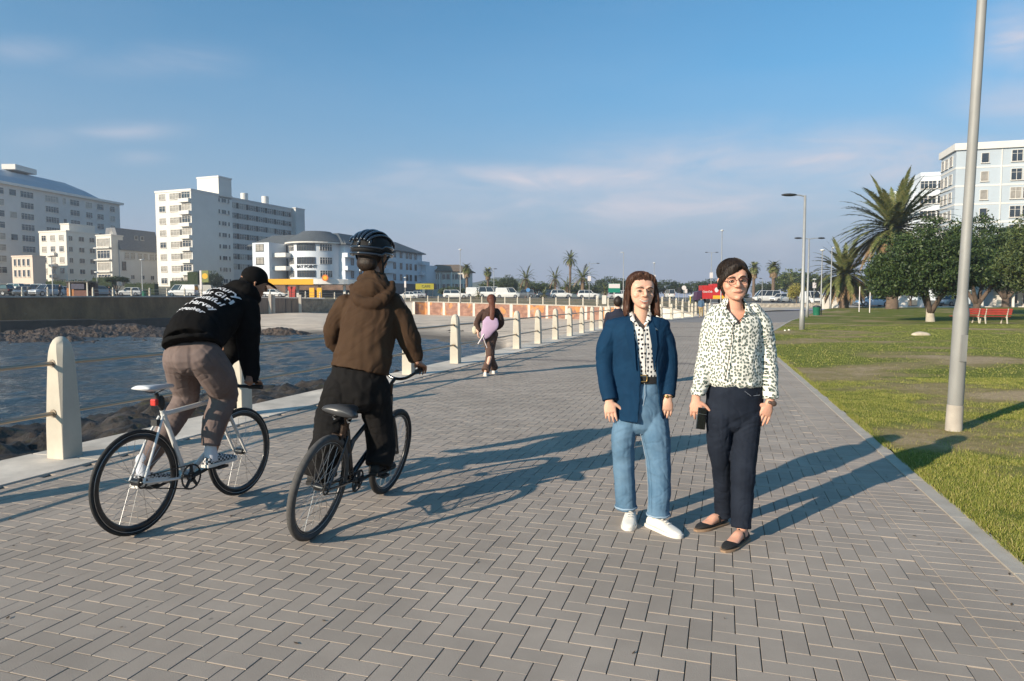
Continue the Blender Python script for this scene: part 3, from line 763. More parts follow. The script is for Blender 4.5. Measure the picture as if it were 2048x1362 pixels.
# --- tall white block (centre left)
P = pxp(389, 170); g0 = 4.5
b4 = thing('apartment_building', 'tall white apartment block with long rear wing and stair tower, left of the blue-roofed building', 'building', (P.x, P.y, g0))
e4x, e4y = axes(21)
zt = zat(377, P)
wF = -tsolve(P, -e4x, 318) if False else tsolve(P, -e4x, 318); dS = tsolve(P, e4y, 470)
wall_box('wall', P, e4x, e4y, wF, dS, g0 - 3, zt - .5, w_white, b4, .5)
nf = 8; fh = (zt - g0 - .2) / nf
for k in range(nf):
    z = g0 + .9 + k * fh
    # lit front: one small window, one triple, one balcony bay
    window(b4, -e4x, -e4y, P - e4x * (wF - 2.3), z, 1.9, 1.35, 2, f_white, g_curt if k % 3 else g_dark)
    window(b4, -e4x, -e4y, P - e4x * (wF * .46), z, 2.9, 1.4, 3, f_white, g_curt)
    o = MB(); q = P - e4x * 1.7 - e4y * .45; o.box((q.x, q.y, z - .55), (3.3, .9, .9), math.atan2(e4x.y, e4x.x)); loc_(o.build('balcony', w_white, b4), b4)
    window(b4, -e4x, -e4y, P - e4x * 1.7, z + .1, 2.6, 1.5, 3, f_white, g_dark if k % 2 else g_curt, False)
    q = P - e4x * 3.55 - e4y * .04; mb = MB(); mb.box((q.x, q.y, z + .3), (.5, .1, 2.3), math.atan2(e4x.y, e4x.x)); loc_(mb.build('recess_panel', f_dark, b4), b4)
    for x, w in ((dS * .66, .5), (dS * .78, 1.5), (dS * .90, .5)):
        window(b4, e4y, e4x, P + e4y * x, z + .3, w, 1.0, 2 if w > 1 else 1, f_white, g_dark)
Q = P + e4y * dS
tw = thing  # stair tower
ztw = zat(357, Q); A = P + e4y * (dS * .42) - e4x * .6
wt_ = tsolve(P + e4y * dS - e4x * .6, -e4x, 470)
T0 = P + e4y * (dS - 4.6)
wall_box('stair_tower', T0, e4x, e4y, 7.2, 4.5, zt - 1, ztw - .4, w_white, b4, .4)
# recessed rear wing
W0 = Q - e4x * 2.0; wl = tsolve(W0, e4y, 588); ztw2 = zat(392, W0)
wall_box('rear_wing', W0, e4x, e4y, 10, wl, g0 - 3, ztw2 - .4, w_grey, b4, .4)
mat_c = w_grey
for k in range(7):
    z = ztw2 - 2.7 - k * 2.75
    mb = MB(); q = W0 + e4y * (wl / 2) + e4x * .02; mb.box((q.x, q.y, z + .65), (.08, wl - 1, 1.5)[::1], -math.atan2(e4y.x, e4y.y)); loc_(mb.build('window_band', f_dark, b4), b4)
    for i in range(7):
        window(b4, e4y, e4x, W0 + e4y * (wl * (i + .55) / 7.1) + e4x * .03, z, 2.6, 1.25, 3, f_white, g_dark if rnd.random() < .8 else g_curt, False)
E0 = W0 + e4y * wl + e4x * 1.0
wall_box('end_block', E0 + e4x * .4, e4x, e4y, 8, tsolve(E0, e4y, 611), g0 - 3, zat(417, E0), w_grey, b4, .3)
for x, y_, h in ((.18, 0, 1.6), (.42, 0, 1.9), (.74, 0, 2.2)):
    q = W0 + e4y * (wl * x) - e4x * 4; mb = MB(); mb.cyl((q.x, q.y, ztw2 - .2), (q.x, q.y, ztw2 + h + .6), 1.0, seg=14); loc_(mb.build('water_tank', w_white, b4, smooth=40), b4)

# --- far-left building with curved metal roof
P = pxp(247, 228); e1x, e1y = axes(11); g0 = 4.5
b1_ = thing('apartment_building', 'big grey apartment block with curved pale metal roof at the far left', 'building', (P.x, P.y, g0))
Lh = tsolve(P, -e1y, -15); zt = zat(410, P)
S = P - e1y * Lh
wall_box('wall', S, e1x, e1y, 22, Lh, g0 - 3, zt, w_grey, b1_)
mb = MB(); rings = []
for t in (0, 1):
    q = S - e1y * .8 if t == 0 else P + e1y * .8; rings.append([q + e1x * 1.0 + V((0, 0, zt)), q + e1x * 1.0 + V((0, 0, zt + .7)), q - e1x * 22.5 + V((0, 0, zt + .7)), q - e1x * 22.5 + V((0, 0, zt))])
mb.loft(rings); loc_(mb.build('eaves', w_white, b1_), b1_)
mb = MB(); rings = []
for x, hh in ((-1.5, .0), (-3.5, .9), (-6, 2.8), (-10, 5.0), (-14, 6.0), (-21.5, 6.4)):
    a = P + e1x * x - e1y * (2 + 14 * (min(1, (-x - 1.5) / 14)) ** .8); b = S + e1x * x + e1y * 2
    rings.append([a + V((0, 0, zt + .65)), a + V((0, 0, zt + .7 + hh)), b + V((0, 0, zt + .7 + hh)), b + V((0, 0, zt + .65))])
mb.loft(rings); loc_(mb.build('roof', M('metal_roof', (.40, .43, .46), .45, .1, .3, .2, 2, metal=.2, stretch=(1, 8, 1)), b1_), b1_)
k = (56 - 1024) / F; q = S.lerp(P, .46) - e1x * 12; mb = MB(); mb.box((q.x, q.y, zt + 7.4), (4, 9, 1.5)); loc_(mb.build('roof_box', w_white, b1_), b1_)
for fz in range(8):
    z = zt - 2.6 - fz * 3.05
    for px, w, bars in ((36, 2.0, 1), (64, 4.0, 4), (113, 4.4, 5), (138, 1.0, 1), (158, 3.4, 3), (186, 2.4, 3), (208, 2.6, 2), (232, 2.0, 2), (8, 3.0, 2)):
        if fz % 2 == 1 and px in (138, 36): continue
        t = tsolve(P, -e1y, px); window(b1_, e1y, e1x, P - e1y * t, z, w, 1.6, bars, f_white, g_dark if rnd.random() < .75 else g_curt)

# --- small cream block
P = pxp(139, 184); g0 = 4.0
b2_ = thing('apartment_building', 'small cream apartment block with sunlit balconies below the curved-roof building', 'building', (P.x, P.y, g0))
wF = tsolve(P, -ex, 85); dS = tsolve(P, ey, 203); zt = zat(463, P)
wall_box('wall', P, ex, ey, wF, dS, g0 - 3, zt, w_cream, b2_, .4)
S2 = P + ey * 2.5 - ex * 2; wall_box('penthouse', S2, ex, ey, wF * .32, dS * .8, zt - .3, zat(446, P), w_cream, b2_, .3)
for k in range(5):
    z = zt - 2.3 - k * 2.95
    for f in (.18, .5, .82): window(b2_, -ex, -ey, P - ex * (wF * f), z, 1.5, 1.4, 3 if k else 2, f_white, g_curt if (k + int(f * 10)) % 2 else g_dark)
    for f in (.12, .45, .78): window(b2_, ey, ex, P + ey * (dS * f), z, 1.5 if f > .2 else 1.0, 1.2, 2, f_white, g_dark)
    if k: mb = MB(); q = P - ex * (wF * .5) - ey * .4; mb.box((q.x, q.y, z - .7), (2.6, .8, .8), math.atan2(ex.y, ex.x)); loc_(mb.build('balcony', w_white, b2_), b2_)
P = pxp(70, 176); an = thing('house', 'low pinkish house with arched openings left of the small cream block', 'building', (P.x, P.y, 3.5))
pk = M('pink_render', (.62, .50, .41), .85, .06)
wF = tsolve(P, -ex, 29); wall_box('wall', P, ex, ey, wF, tsolve(P, ey, 96), 1, zat(513, P), pk, an, .35)
for z in (zat(553, P), zat(531, P)):
    for f in (.2, .42, .64, .84): window(an, -ex, -ey, P - ex * (wF * f), z, .8, 1.7, 1, f_white, g_dark)
# --- gabled block
P = pxp(228, 172); g0 = 4.0
b3_ = thing('apartment_building', 'narrow block with glazed balconies and grey slate mansard left of the tall white block', 'building', (P.x, P.y, g0))
wF = tsolve(P, -ex, 197); dS = tsolve(P, ey, 321); zt = zat(471, P)
wall_box('wall', P, ex, ey, wF * .97, 3.4, g0 - 3, zt, w_cream, b3_, .3)
P2 = P + ey * 2.0 + ex * .25; d2 = dS - 2; ze = zat(498, P2 + ey * (d2 / 2)) - .6
wall_box('side_wall', P2, ex, ey, wF, d2, g0 - 3, ze, w_grey, b3_)
mb = MB(); rings = []
for t in (0, d2): 
    q = P2 + ey * t; rings.append([q + ex * .5 + V((0, 0, ze)), q - ex * 1.2 + V((0, 0, ze + 5.6)), q - ex * (wF - 1) + V((0, 0, ze + 5.6)), q - ex * wF + V((0, 0, ze))])
mb.loft(rings); loc_(mb.build('roof', M('pale_slate', (.16, .165, .175), .7, .15, 1.5, .4, 5, .03, stretch=(1, 1, 3)), b3_), b3_)
mb = MB(); q = P2 + ex * .02; rings = [[q + V((0, 0, ze)), q - ex * (wF * .5) + V((0, 0, ze + 5.7)), q - ex * wF + V((0, 0, ze))], [q + ey * .4 + V((0, 0, ze)), q - ex * (wF * .5) + ey * .4 + V((0, 0, ze + 5.7)), q - ex * wF + ey * .4 + V((0, 0, ze))]]
mb.loft(rings); loc_(mb.build('gable', w_grey, b3_), b3_)
for k in range(4):
    z = zt - 2.6 - k * 3.0
    window(b3_, -ex, -ey, P - ex * (wF * .5), z, wF * .78, 1.9, 4, f_white, g_dark if k % 2 else g_curt)
    mb = MB(); q = P - ex * (wF * .5) - ey * .35; mb.box((q.x, q.y, z - .45), (wF * 1.0, .8, .25), math.atan2(ex.y, ex.x)); loc_(mb.build('balcony_slab', w_white, b3_), b3_)
for f in (.18, .32, .5, .64, .8, .93): window(b3_, ey, ex, P2 + ey * (d2 * f), ze - 2.1, d2 * .1, 1.5, 3, f_white, g_curt)
for f in (.3, .55, .8): window(b3_, ey, ex, P2 + ey * (d2 * f), ze - 7.3, 1.0, 1.0, 2, f_white, g_dark)
for f in (.1,): 
    for z in (ze - 5, ze - 9): window(b3_, ey, ex, P2 + ey * (d2 * f), z, 1.0, 2.0, 1, f_dark, g_dark)
for f in (.45, .6): window(b3_, ey, ex, P2 + ey * (d2 * f) - ex * .5, ze + 3.0, .9, .9, 1, f_white, g_dark)

# --- corner building with the name on its round bay
P = pxp(692, 160); g0 = 2.3
b5 = thing('corner_building', 'white three-storey corner building with dark hipped roofs and a rounded bay above the fuel station', 'building', (P.x, P.y, g0))
e5x, e5y = axes(20)
ze = zat(484, pxp(560, 160)); z0 = g0 - 2; zs5 = [ze - 1.9, ze - 5.0, ze - 8.1]
# left block
PL = pxp(541, 161); wL = tsolve(PL, -e5x, 508)
wall_box('left_wing', PL, e5x, e5y, wL, 14, z0, ze, w_bwhite, b5)
for z in zs5: window(b5, -e5x, -e5y, PL - e5x * (wL * .55), z, 2.1, 1.5, 2, f_dark, g_curt)
# recess with balconies
PM = pxp(592, 166); wall_box('recessed_wall', PM, e5x, e5y, tsolve(PM, -e5x, 538), 10, z0, ze - .02, w_bwhite, b5)
for k, z in enumerate(zs5):
    for px in (556, 574): t = tsolve(PM, -e5x, px); window(b5, -e5x, -e5y, PM - e5x * t, z - .4, 1.5, 2.0, 1, f_white, g_dark)
    q = pxp(565, 162.6); mb = MB(); mb.box((q.x, q.y, z - 1.0), (4.2, 2.2, 1.0), math.atan2(e5x.y, e5x.x)); loc_(mb.build('balcony', w_white, b5), b5)
# rounded bay
CB = pxp(636, 167); rb = 6.4
mb = MB(); n_ = 40; ang = [R(a) for a in np.linspace(0, 360, n_, endpoint=False)]
mb.prism([(CB.x + rb * math.cos(a), CB.y + rb * math.sin(a)) for a in ang], z0, ze); loc_(mb.build('round_bay', w_bwhite, b5, smooth=30), b5)
for z in zs5:
    for a0, a1, nb in ((-152, -128, 4), (-118, -78, 7), (-68, -42, 5)):
        mb = MB(); seg = 8; ri = rb + .05; ro = rb + .09
        pts = [R(a0 + (a1 - a0) * i / seg) for i in range(seg + 1)]
        mb.loft([[V((CB.x + r_ * math.cos(a), CB.y + r_ * math.sin(a), zz_)) for r_, zz_ in ((rb - .1, z), (rb + .04, z), (rb + .04, z + 1.5), (rb - .1, z + 1.5))] for a in pts])
        o = loc_(mb.build('window', g_dark, b5), b5)
        mb = MB()
        for i in range(nb + 1):
            a = R(a0 + (a1 - a0) * i / nb); mb.box((CB.x + (rb + .04) * math.cos(a), CB.y + (rb + .04) * math.sin(a), z + .75), (.14, .10, 1.62), a)
        for zz_ in (z - .04, z + 1.5, z + 1.0):
            mb.loft([[V((CB.x + r_ * math.cos(a), CB.y + r_ * math.sin(a), zz_ + dz)) for r_, dz in ((rb - .1, 0), (rb + .09, 0), (rb + .09, .07), (rb - .1, .07))] for a in pts])
        loc_(mb.build('window_bars', f_dark if nb == 7 else f_white, b5), b5)
# right wing, receding
PR = pxp(692, 164); lw_ = tsolve(PR, e5y, 845); wall_box('right_wing', PR, e5x, e5y, 12, lw_, z0, ze - .3, M('shaded_white_render', (.60, .65, .70), .8, .05), b5)
for z in zs5:
    for px in (706, 722, 770, 790, 803, 815, 822, 832): t = tsolve(PR, e5y, px); window(b5, e5y, e5x, PR + e5y * t, z, 1.1, 1.6, 1, f_dark, g_dark, False)
    for px in (698, 845, 778):
        t = tsolve(PR, e5y, px); q = PR + e5y * t + e5x * .6; mb = MB(); mb.box((q.x, q.y, z - .9), (1.5, 4.5, 1.0), -math.atan2(e5y.x, e5y.y)); loc_(mb.build('balcony', w_bwhite, b5), b5)
q = PR + e5y * (lw_ - .2) + e5x * .3; 
mb = MB(); q2 = q + e5y * 3; mb.box((q2.x, q2.y, ze - 6), (3, 7, 5.2), -math.atan2(e5y.x, e5y.y)); loc_(mb.build('end_terrace', w_bwhite, b5), b5)
# roofs
def hip(name, a, w, d, z, h, ov=.9, ins=4.5, mat_=slate, root=None, e=(None, None)):
    ex_, ey_ = e; o_ = [a + ex_ * ov - ey_ * ov, a - ex_ * (w + ov) - ey_ * ov, a - ex_ * (w + ov) + ey_ * (d + ov), a + ex_ * ov + ey_ * (d + ov)]
    i_ = [a - ex_ * ins + ey_ * ins, a - ex_ * (w - ins) + ey_ * ins, a - ex_ * (w - ins) + ey_ * (d - ins), a - ex_ * ins + ey_ * (d - ins)]
    mb = MB(); mb.loft([[q + V((0, 0, z)) for q in o_], [q + V((0, 0, z + .25)) for q in o_], [q + V((0, 0, z + h)) for q in i_]])
    loc_(mb.build(name, mat_, root), root)
PH = pxp(686, 164.5); hip('roof', PH, tsolve(PH, -e5x, 509), 13, ze, 2.9, root=b5, ins=3.4, e=(e5x, e5y))
mb = MB(); mb.loft([[V((CB.x + r_ * math.cos(a), CB.y + r_ * math.sin(a), z)) for a in ang] for r_, z in ((rb + .9, ze + .008), (rb + .95, ze + .3), (rb - 3.0, ze + 2.95))]); loc_(mb.build('roof', slate, b5), b5)
mb = MB(); mb.loft([[V((CB.x + r_ * math.cos(a), CB.y + r_ * math.sin(a), z)) for a in ang] for r_, z in ((rb + 1.0, ze - .15), (rb + 1.0, ze + .16))]); loc_(mb.build('gutter', w_white, b5), b5)
hip('roof', PR, 12, lw_, ze - .28, 3.4, root=b5, ins=5.6, e=(e5x, e5y))
# shopfront band and awnings at street level
t = tsolve(PR, e5y, 800); q = PR + e5y * t + e5x * 1.0; mb = MB(); mb.box((q.x, q.y, g0 + 1.8), (2.0, 16, 3.2), -math.atan2(e5y.x, e5y.y)); loc_(mb.build('shopfront', M('dark_shopfront', (.04, .045, .06), .4, .4, 1), b5), b5)

def text_mesh(s, size, mat_, name='lettering', ext=.02, bold=0., shear=0., align='CENTER', space=1.):
    cu = bpy.data.curves.new(name, 'FONT'); cu.body = s; cu.size = size; cu.align_x = align; cu.align_y = 'CENTER'; cu.extrude = ext; cu.offset = bold; cu.shear = shear; cu.space_line = space; cu.resolution_u = 3
    o = bpy.data.objects.new(name, cu); COL.objects.link(o)
    bpy.context.view_layer.update(); dg = bpy.context.evaluated_depsgraph_get(); me = bpy.data.meshes.new_from_object(o.evaluated_get(dg)); bpy.data.objects.remove(o); bpy.data.curves.remove(cu)
    me.materials.clear(); me.materials.append(mat_); me.name = name; return me
def text_obj(s, size, mat_, root, co, rz, tilt=90, **kw):
    me = text_mesh(s, size, mat_, **kw); o = bpy.data.objects.new('lettering', me); COL.objects.link(o); o.parent = root
    o.location = V(co) - (root.location if root else V()); o.rotation_euler = (R(tilt), 0, rz); return o
ink = M('black_paint', (.02, .02, .02), .6, .1)
me = text_mesh('BAY POINT', 1.0, ink, ext=.03, bold=.02)
for v in me.vertices:      # wrap the name round the bay
    a = R(-97) + v.co.x / (rb + .1); r_ = rb + .10 + v.co.z; x, z = v.co.x, v.co.y
    v.co = (CB.x + r_ * math.cos(a), CB.y + r_ * math.sin(a), zs5[2] + 2.45 + z)
o = bpy.data.objects.new('lettering', me); COL.objects.link(o); o.parent = b5; loc_(o, b5)

# --- cream building with brown roof
P = pxp(935, 205); g0 = 1.8
b6 = thing('office_building', 'cream two-storey building with brown tiled roof right of the dark-roofed corner building', 'building', (P.x, P.y, g0))
e6x, e6y = axes(4); wF = tsolve(P, -e6x, 850); ze = zat(543, P)
wall_box('wall', P, e6x, e6y, wF, 12, g0 - 2, ze, w_cream, b6)
hip('roof', P, wF, 12, ze, 2.2, root=b6, ins=3.0, mat_=tile_b, e=(e6x, e6y))
for k in range(10):
    f = (k + .5) / 10; window(b6, -e6x, -e6y, P - e6x * (wF * f), ze - 2.3, .95, 1.5, 1, f_white, g_dark, False); window(b6, -e6x, -e6y, P - e6x * (wF * f), ze - 5.2, .95, 1.5, 1, f_white, g_dark, False)
for k in range(4):
    q = P - e6x * (wF * (k + .3) / 3.6) - e6y * .3; mb = MB(); mb.box((q.x, q.y, (ze + g0) / 2), (.45, .5, ze - g0)); loc_(mb.build('pier', w_white, b6), b6)

# --- right-hand tower
P = pxp(1900, 114); g0 = .5
b7 = thing('hotel_tower', 'tall pale blue tower block with white bands behind the trees at right', 'building', (P.x, P.y, g0))
e7x, e7y = axes(16); wF = 26; PT = P + e7x * wF; dS = tsolve(P, e7y, 1871); dS = abs(dS); zt = zat(300, P)
wall_box('wall', PT, e7x, e7y, wF, dS, g0 - 1, zt, w_blue, b7)
fh = 2.98
mb = MB()
def band(z, h, out, mat_, nm):
    mb = MB(); c = PT - e7x * (wF / 2) + e7y * (dS / 2); mb.box((c.x, c.y, z), (wF + 2 * out, dS + 2 * out, h), math.atan2(e7x.y, e7x.x)); loc_(mb.build(nm, mat_, b7), b7)
band(zt + .45, 1.1, .35, w_white, 'parapet')
for k in range(8):
    z = zt - 3.0 - k * fh; band(z + .05, .28, .04, w_white, 'floor_band')
    for px in (1962, 1955): pass
    t = -tsolve(P, -e7x, 1957); window(b7, e7x, -e7y, P + e7x * t, z + .75, 1.0, 1.5, 1, f_white, g_curt if k in (1, 2) else g_dark)
    for px in (2020, 2045, 2078, 2104, 2140): t = -tsolve(P, -e7x, px); window(b7, e7x, -e7y, P + e7x * t, z + .75, 1.45, 1.75, 2, f_white, g_dark if (k + px) % 3 else g_curt)
    for f in (.3, .6, .86): window(b7, -e7y, -e7x, P + e7y * (dS * f), z + .75, 1.3, 1.5, 2, f_white, g_dark)
for px, wd_ in ((2008, .9), (1968, .12)):
    t = -tsolve(P, -e7x, px + 62) if wd_ > .5 else -tsolve(P, -e7x, 1990); c = P + e7x * t - e7y * .05
    mb = MB(); mb.box((c.x, c.y, zt / 2), (wd_ if wd_ < .5 else .5, .18, zt - .5), math.atan2(e7x.y, e7x.x)); loc_(mb.build('downpipe' if wd_ < .5 else 'pier', w_white, b7), b7)
P = pxp(1878, 140); b8 = thing('apartment_building', 'lower white apartment block just left of the pale blue tower', 'building', (P.x, P.y, .5))
wF = tsolve(P, -e7x, 1832); zt = zat(351, P); wall_box('wall', P, e7x, e7y, wF, 12, 0, zt, w_bwhite, b8, .8)
for k in range(7):
    for f in (.1, .5, .85): window(b8, -e7x, -e7y, P - e7x * (wF * f), zt - 2.5 - k * 3, 1.3, 1.5, 2, f_white, g_dark)
P2 = P - e7x * wF; mb = MB(); wall_box('side_wing', P2 - e7y * -4, e7x, e7y, 4, 8, 0, zt - 2.2, w_bwhite, b8)
# white house behind the trees at far right
P = pxp(2230, 88); b9 = thing('house', 'white single-storey house with columned porch behind the trees at the right edge', 'building', (P.x, P.y, .4))
wF = tsolve(P, -ex, 1985); wall_box('wall', P, ex, ey, wF, 10, 0, 3.6, w_white, b9, .3)
q = P - ex * (wF * .55) - ey * 1.8; mb = MB(); mb.box((q.x, q.y, 3.25), (wF * .9, 3.2, .3), math.atan2(ex.y, ex.x)); loc_(mb.build('porch_roof', w_bwhite, b9), b9)
for i in range(6):
    c = P - ex * (wF * (.15 + .15 * i)) - ey * 3.0; mb = MB(); mb.cyl((c.x, c.y, .2), (c.x, c.y, 3.1), .18, .15, 12); loc_(mb.build('column', w_white, b9, smooth=40), b9)
    window(b9, -ex, -ey, P - ex * (wF * (.1 + .15 * i)), .9, 1.4, 1.8, 2, f_white, g_dark)

# --- fuel station canopy
yel = M('yellow_fascia', (.78, .40, .02), .4, .04); whi = M('white_fascia', (.72, .70, .66), .4, .04)
P = pxp(628, 132); fs = thing('fuel_station', 'fuel station with yellow and white canopy in front of the corner building', 'fuel station', (P.x, P.y, 1.8))
e8x, e8y = axes(0); L1 = tsolve(P, -e8x, 498); zc_ = zat(563.5, P)
mb = MB(); c = P - e8x * (L1 / 2) + e8y * 4; mb.box((c.x, c.y, zc_), (L1, 8, 1.1)); loc_(mb.build('canopy', yel, fs), fs)
mb = MB(); L2 = -tsolve(P, -e8x, 725); n_ = 12; pts = []
c0 = P + e8x * .01
for i in range(n_ + 1):
    f = i / n_; pts.append((c0.x + L2 * f, c0.y + 5 * (f ** 2.2)))
mb.prism([(c0.x, c0.y + 8)][::1] + [(x, y) for x, y in pts] + [(c0.x + L2, c0.y + 9)], zc_ - .45, zc_ + .52); loc_(mb.build('canopy_end', whi, fs), fs)
for px in (575, 597, 640, 690, 520):
    q = pxp(px, 135); mb = MB(); mb.box((q.x, q.y, 3.2), (.45, .45, 4.2)); loc_(mb.build('pillar', w_white, fs), fs)
q = pxp(610, 146); mb = MB(); mb.box((q.x, q.y, 3.3), (22, 5, 3.6)); loc_(mb.build('kiosk', M('shop_interior', (.16, .10, .07), .6, .5, .6), fs), fs)
for px in (582, 588): q = pxp(px, 131); mb = MB(); mb.box((q.x, q.y, 2.6), (.7, .5, 1.7)); mb.box((q.x, q.y, 3.6), (.9, .3, .5)); loc_(mb.build('fuel_pump', M('red_pump', (.45, .05, .03), .4, .2), fs), fs)
for px in (625, 640): q = pxp(px, 131); mb = MB(); mb.box((q.x, q.y, 2.7), (.9, .5, 1.9)); loc_(mb.build('fuel_pump', yel, fs), fs)
q = pxp(651.5, 131.6); mb = MB(); mb.cyl((q.x, q.y, zc_ + .75), (q.x, q.y + .25, zc_ + .75), .62, seg=20); loc_(mb.build('round_sign', M('red_orange_sign', (.62, .16, .03), .4, .1), fs), fs)
mb = MB(); mb.cyl((q.x, q.y - .02, zc_ + .75), (q.x, q.y + .1, zc_ + .75), .38, seg=20); loc_(mb.build('sign_face', yel, fs), fs)
# yellow shop sign
q = pxp(850, 158); ys_ = thing('shop_sign', 'olive yellow shop awning sign beside the end of the corner building', 'sign', (q.x, q.y, 1.8))
mb = MB(); mb.box((q.x, q.y, zat(573, q)), (4.2, .3, 1.35)); loc_(mb.build('board', M('olive_board', (.36, .31, .02), .5, .1), ys_), ys_)
for dx in (-1.8, 1.8): mb = MB(); mb.cyl((q.x + dx, q.y + .1, 1), (q.x + dx, q.y + .1, zat(575, q)), .06); loc_(mb.build('leg', f_dark, ys_), ys_)
text_obj('CAFE', .85, ink, ys_, (q.x + .3, q.y - .17, zat(573, q)), 0)
# ================================================================== TREES AND PALMS
def foliage_mesh(name, pts, size, mat_, seed=1, up=.3):
    r = np.random.default_rng(seed); n = len(pts); pts = np.asarray(pts)
    a = r.normal(size=(n, 3)); a[:, 2] += up; a /= np.linalg.norm(a, axis=1)[:, None]
    b = np.cross(a, r.normal(size=(n, 3))); b /= np.linalg.norm(b, axis=1)[:, None]; c = np.cross(a, b)
    s = (size * (.6 + .8 * r.random(n)))[:, None]
    vs = np.stack([pts - b * s, pts + c * s * .42, pts + b * s, pts - c * s * .42], 1).reshape(-1, 3)
    me = bpy.data.meshes.new(name); me.vertices.add(4 * n); me.vertices.foreach_set('co', vs.reshape(-1))
    me.loops.add(4 * n); me.loops.foreach_set('vertex_index', np.arange(4 * n, dtype=np.int32))
    me.polygons.add(n); me.polygons.foreach_set('loop_start', np.arange(0, 4 * n, 4, dtype=np.int32)); me.polygons.foreach_set('loop_total', np.full(n, 4, dtype=np.int32))
    me.materials.append(mat_); me.update(); return me
def leafmat(name, c0, c1, c2):
    m = bpy.data.materials.new(name); m.use_nodes = True; nt = m.node_tree; b = nt.nodes['Principled BSDF']
    g = nt.nodes.new('ShaderNodeNewGeometry'); nt.links.new(ramp(nt, g.outputs['Random Per Island'], [(0, c0), (.6, c1), (1, c2)]), b.inputs['Base Color'])
    b.inputs['Roughness'].default_value = .55; b.inputs['Specular IOR Level'].default_value = .35; MC[name] = m; return m
lf_dark = leafmat('dark_leaves', (.016, .032, .008), (.036, .062, .014), (.075, .105, .026))
lf_mid = leafmat('mid_leaves', (.035, .055, .014), (.065, .090, .024), (.11, .13, .04))
lf_far = leafmat('far_leaves', (.025, .040, .018), (.045, .065, .025), (.07, .085, .035))
lf_yel = leafmat('yellowish_leaves', (.13, .13, .02), (.24, .21, .04), (.34, .28, .07))
lf_palm = leafmat('palm_leaves', (.060, .080, .022), (.12, .135, .040), (.21, .19, .075))
lf_dry = leafmat('dry_fronds', (.14, .09, .045), (.22, .145, .075), (.32, .22, .13))
bark = M('bark', (.11, .08, .06), .95, .3, 3, 1, 14, .03)
bark_p = M('palm_bark', (.15, .105, .075), .95, .35, 2.5, 1, 9, .05, stretch=(1, 1, 3))
bark_w = M('whitewashed_bark', (.42, .37, .30), .9, .2, 3, .7, 14, .02)
def crown_pts(r, n_cl, per, cl_r, lobes, seed, shell=.55):
    g = np.random.default_rng(seed); out = []
    for _ in range(n_cl):
        lb = lobes[g.integers(len(lobes))]; d = g.normal(size=3); d /= np.linalg.norm(d)
        k = shell + (1 - shell) * g.random() ** .6; k *= 1 + .16 * noise.noise(V((d[0] * 3 + seed, d[1] * 3, d[2] * 3)))
        c = np.array(lb[0]) + d * np.array(lb[1]) * k
        out.append(c + g.normal(size=(per, 3)) * cl_r * np.array([1, 1, .6]))
    return np.concatenate(out)
def tree_mesh_trunk(forks, h, r, seed=1, spread=1.6, mi=0):
    mb = MB(); g = random.Random(seed)
    for k in range(forks):
        a = 2 * math.pi * k / forks + g.random(); mid = V((math.cos(a) * .25, math.sin(a) * .25, h * .42))
        top = V((math.cos(a) * spread, math.sin(a) * spread, h * (1.0 + .4 * g.random())))
        mb.tube([(0, 0, h * .28), mid, mid.lerp(top, .5) + V((0, 0, .2)), top], [r * .8, r * .62, r * .42, r * .18], 9)
        for j in range(2):
            b = a + g.uniform(-.8, .8); q = mid.lerp(top, .55); mb.tube([q, q + V((math.cos(b) * .8, math.sin(b) * .8, .9))], [r * .3, r * .1], 7)
    return mb
# big round-crowned coastal tree
lobes = [((-1.6, 0, 3.5), (1.9, 2.2, 1.9)), ((.3, 0, 4.3), (2.1, 2.3, 2.0)), ((1.5, .3, 3.6), (1.8, 2.1, 1.7)), ((-.5, -.8, 3.2), (2.0, 1.8, 1.6)), ((-2.7, 0, 2.9), (1.0, 1.4, 1.3))]
P = gr(1860, 643); P.z = lawn_z(P.x, P.y)
P.z -= .15; tr = thing('coastal_tree', 'dense dark round-crowned tree with whitewashed trunk on the lawn left of the near lamp post', 'tree', P, 0, 'trees on the lawn')
cm = foliage_mesh('crown', np.concatenate([crown_pts(1, 900, 46, .20, lobes, 3), crown_pts(1, 260, 40, .3, lobes, 4, .1)]), .090, lf_dark, 5)
o = bpy.data.objects.new('crown', cm); COL.objects.link(o); o.parent = tr; tr.scale = (1.08, 1.08, 1.10)
mb = tree_mesh_trunk(4, 2.3, .24, 4); o = mb.build('limbs', bark, tr, smooth=True)
mb = MB(); mb.tube([(0, 0, -.1), (.02, 0, .15), (0, .02, .6), (0, 0, 1.0)], [.36, .27, .23, .23], 12); mb.build('trunk', bark_w, tr, smooth=True)
def tcopy(px, py, label, s, rz, darktrunk=True):
    P = gr(px, py); P.z = lawn_z(P.x, P.y); c = dup(tr, P, rz, label, None, s)
    for ch in c.children:
        if ch.name.startswith('trunk') and darktrunk: ch.material_slots[0].link = 'OBJECT'; ch.material_slots[0].material = bark
    return c
tcopy(1953, 632, 'dark forked tree with brown trunk behind the red benches', (1.25, 1.25, 1.36), 2.1)
t3 = tcopy(2105, 640, 'broad green tree entering the frame at the right edge', (1.30, 1.30, 1.28), 4.0)
t3.children[0].material_slots[0].link = 'OBJECT'
for ch in t3.children:
    if ch.name.startswith('crown'): ch.material_slots[0].link = 'OBJECT'; ch.material_slots[0].material = lf_mid
tcopy(2010, 621, 'low green tree crown between the tower and the right edge', (1.75, 1.6, 1.62), 5.2)

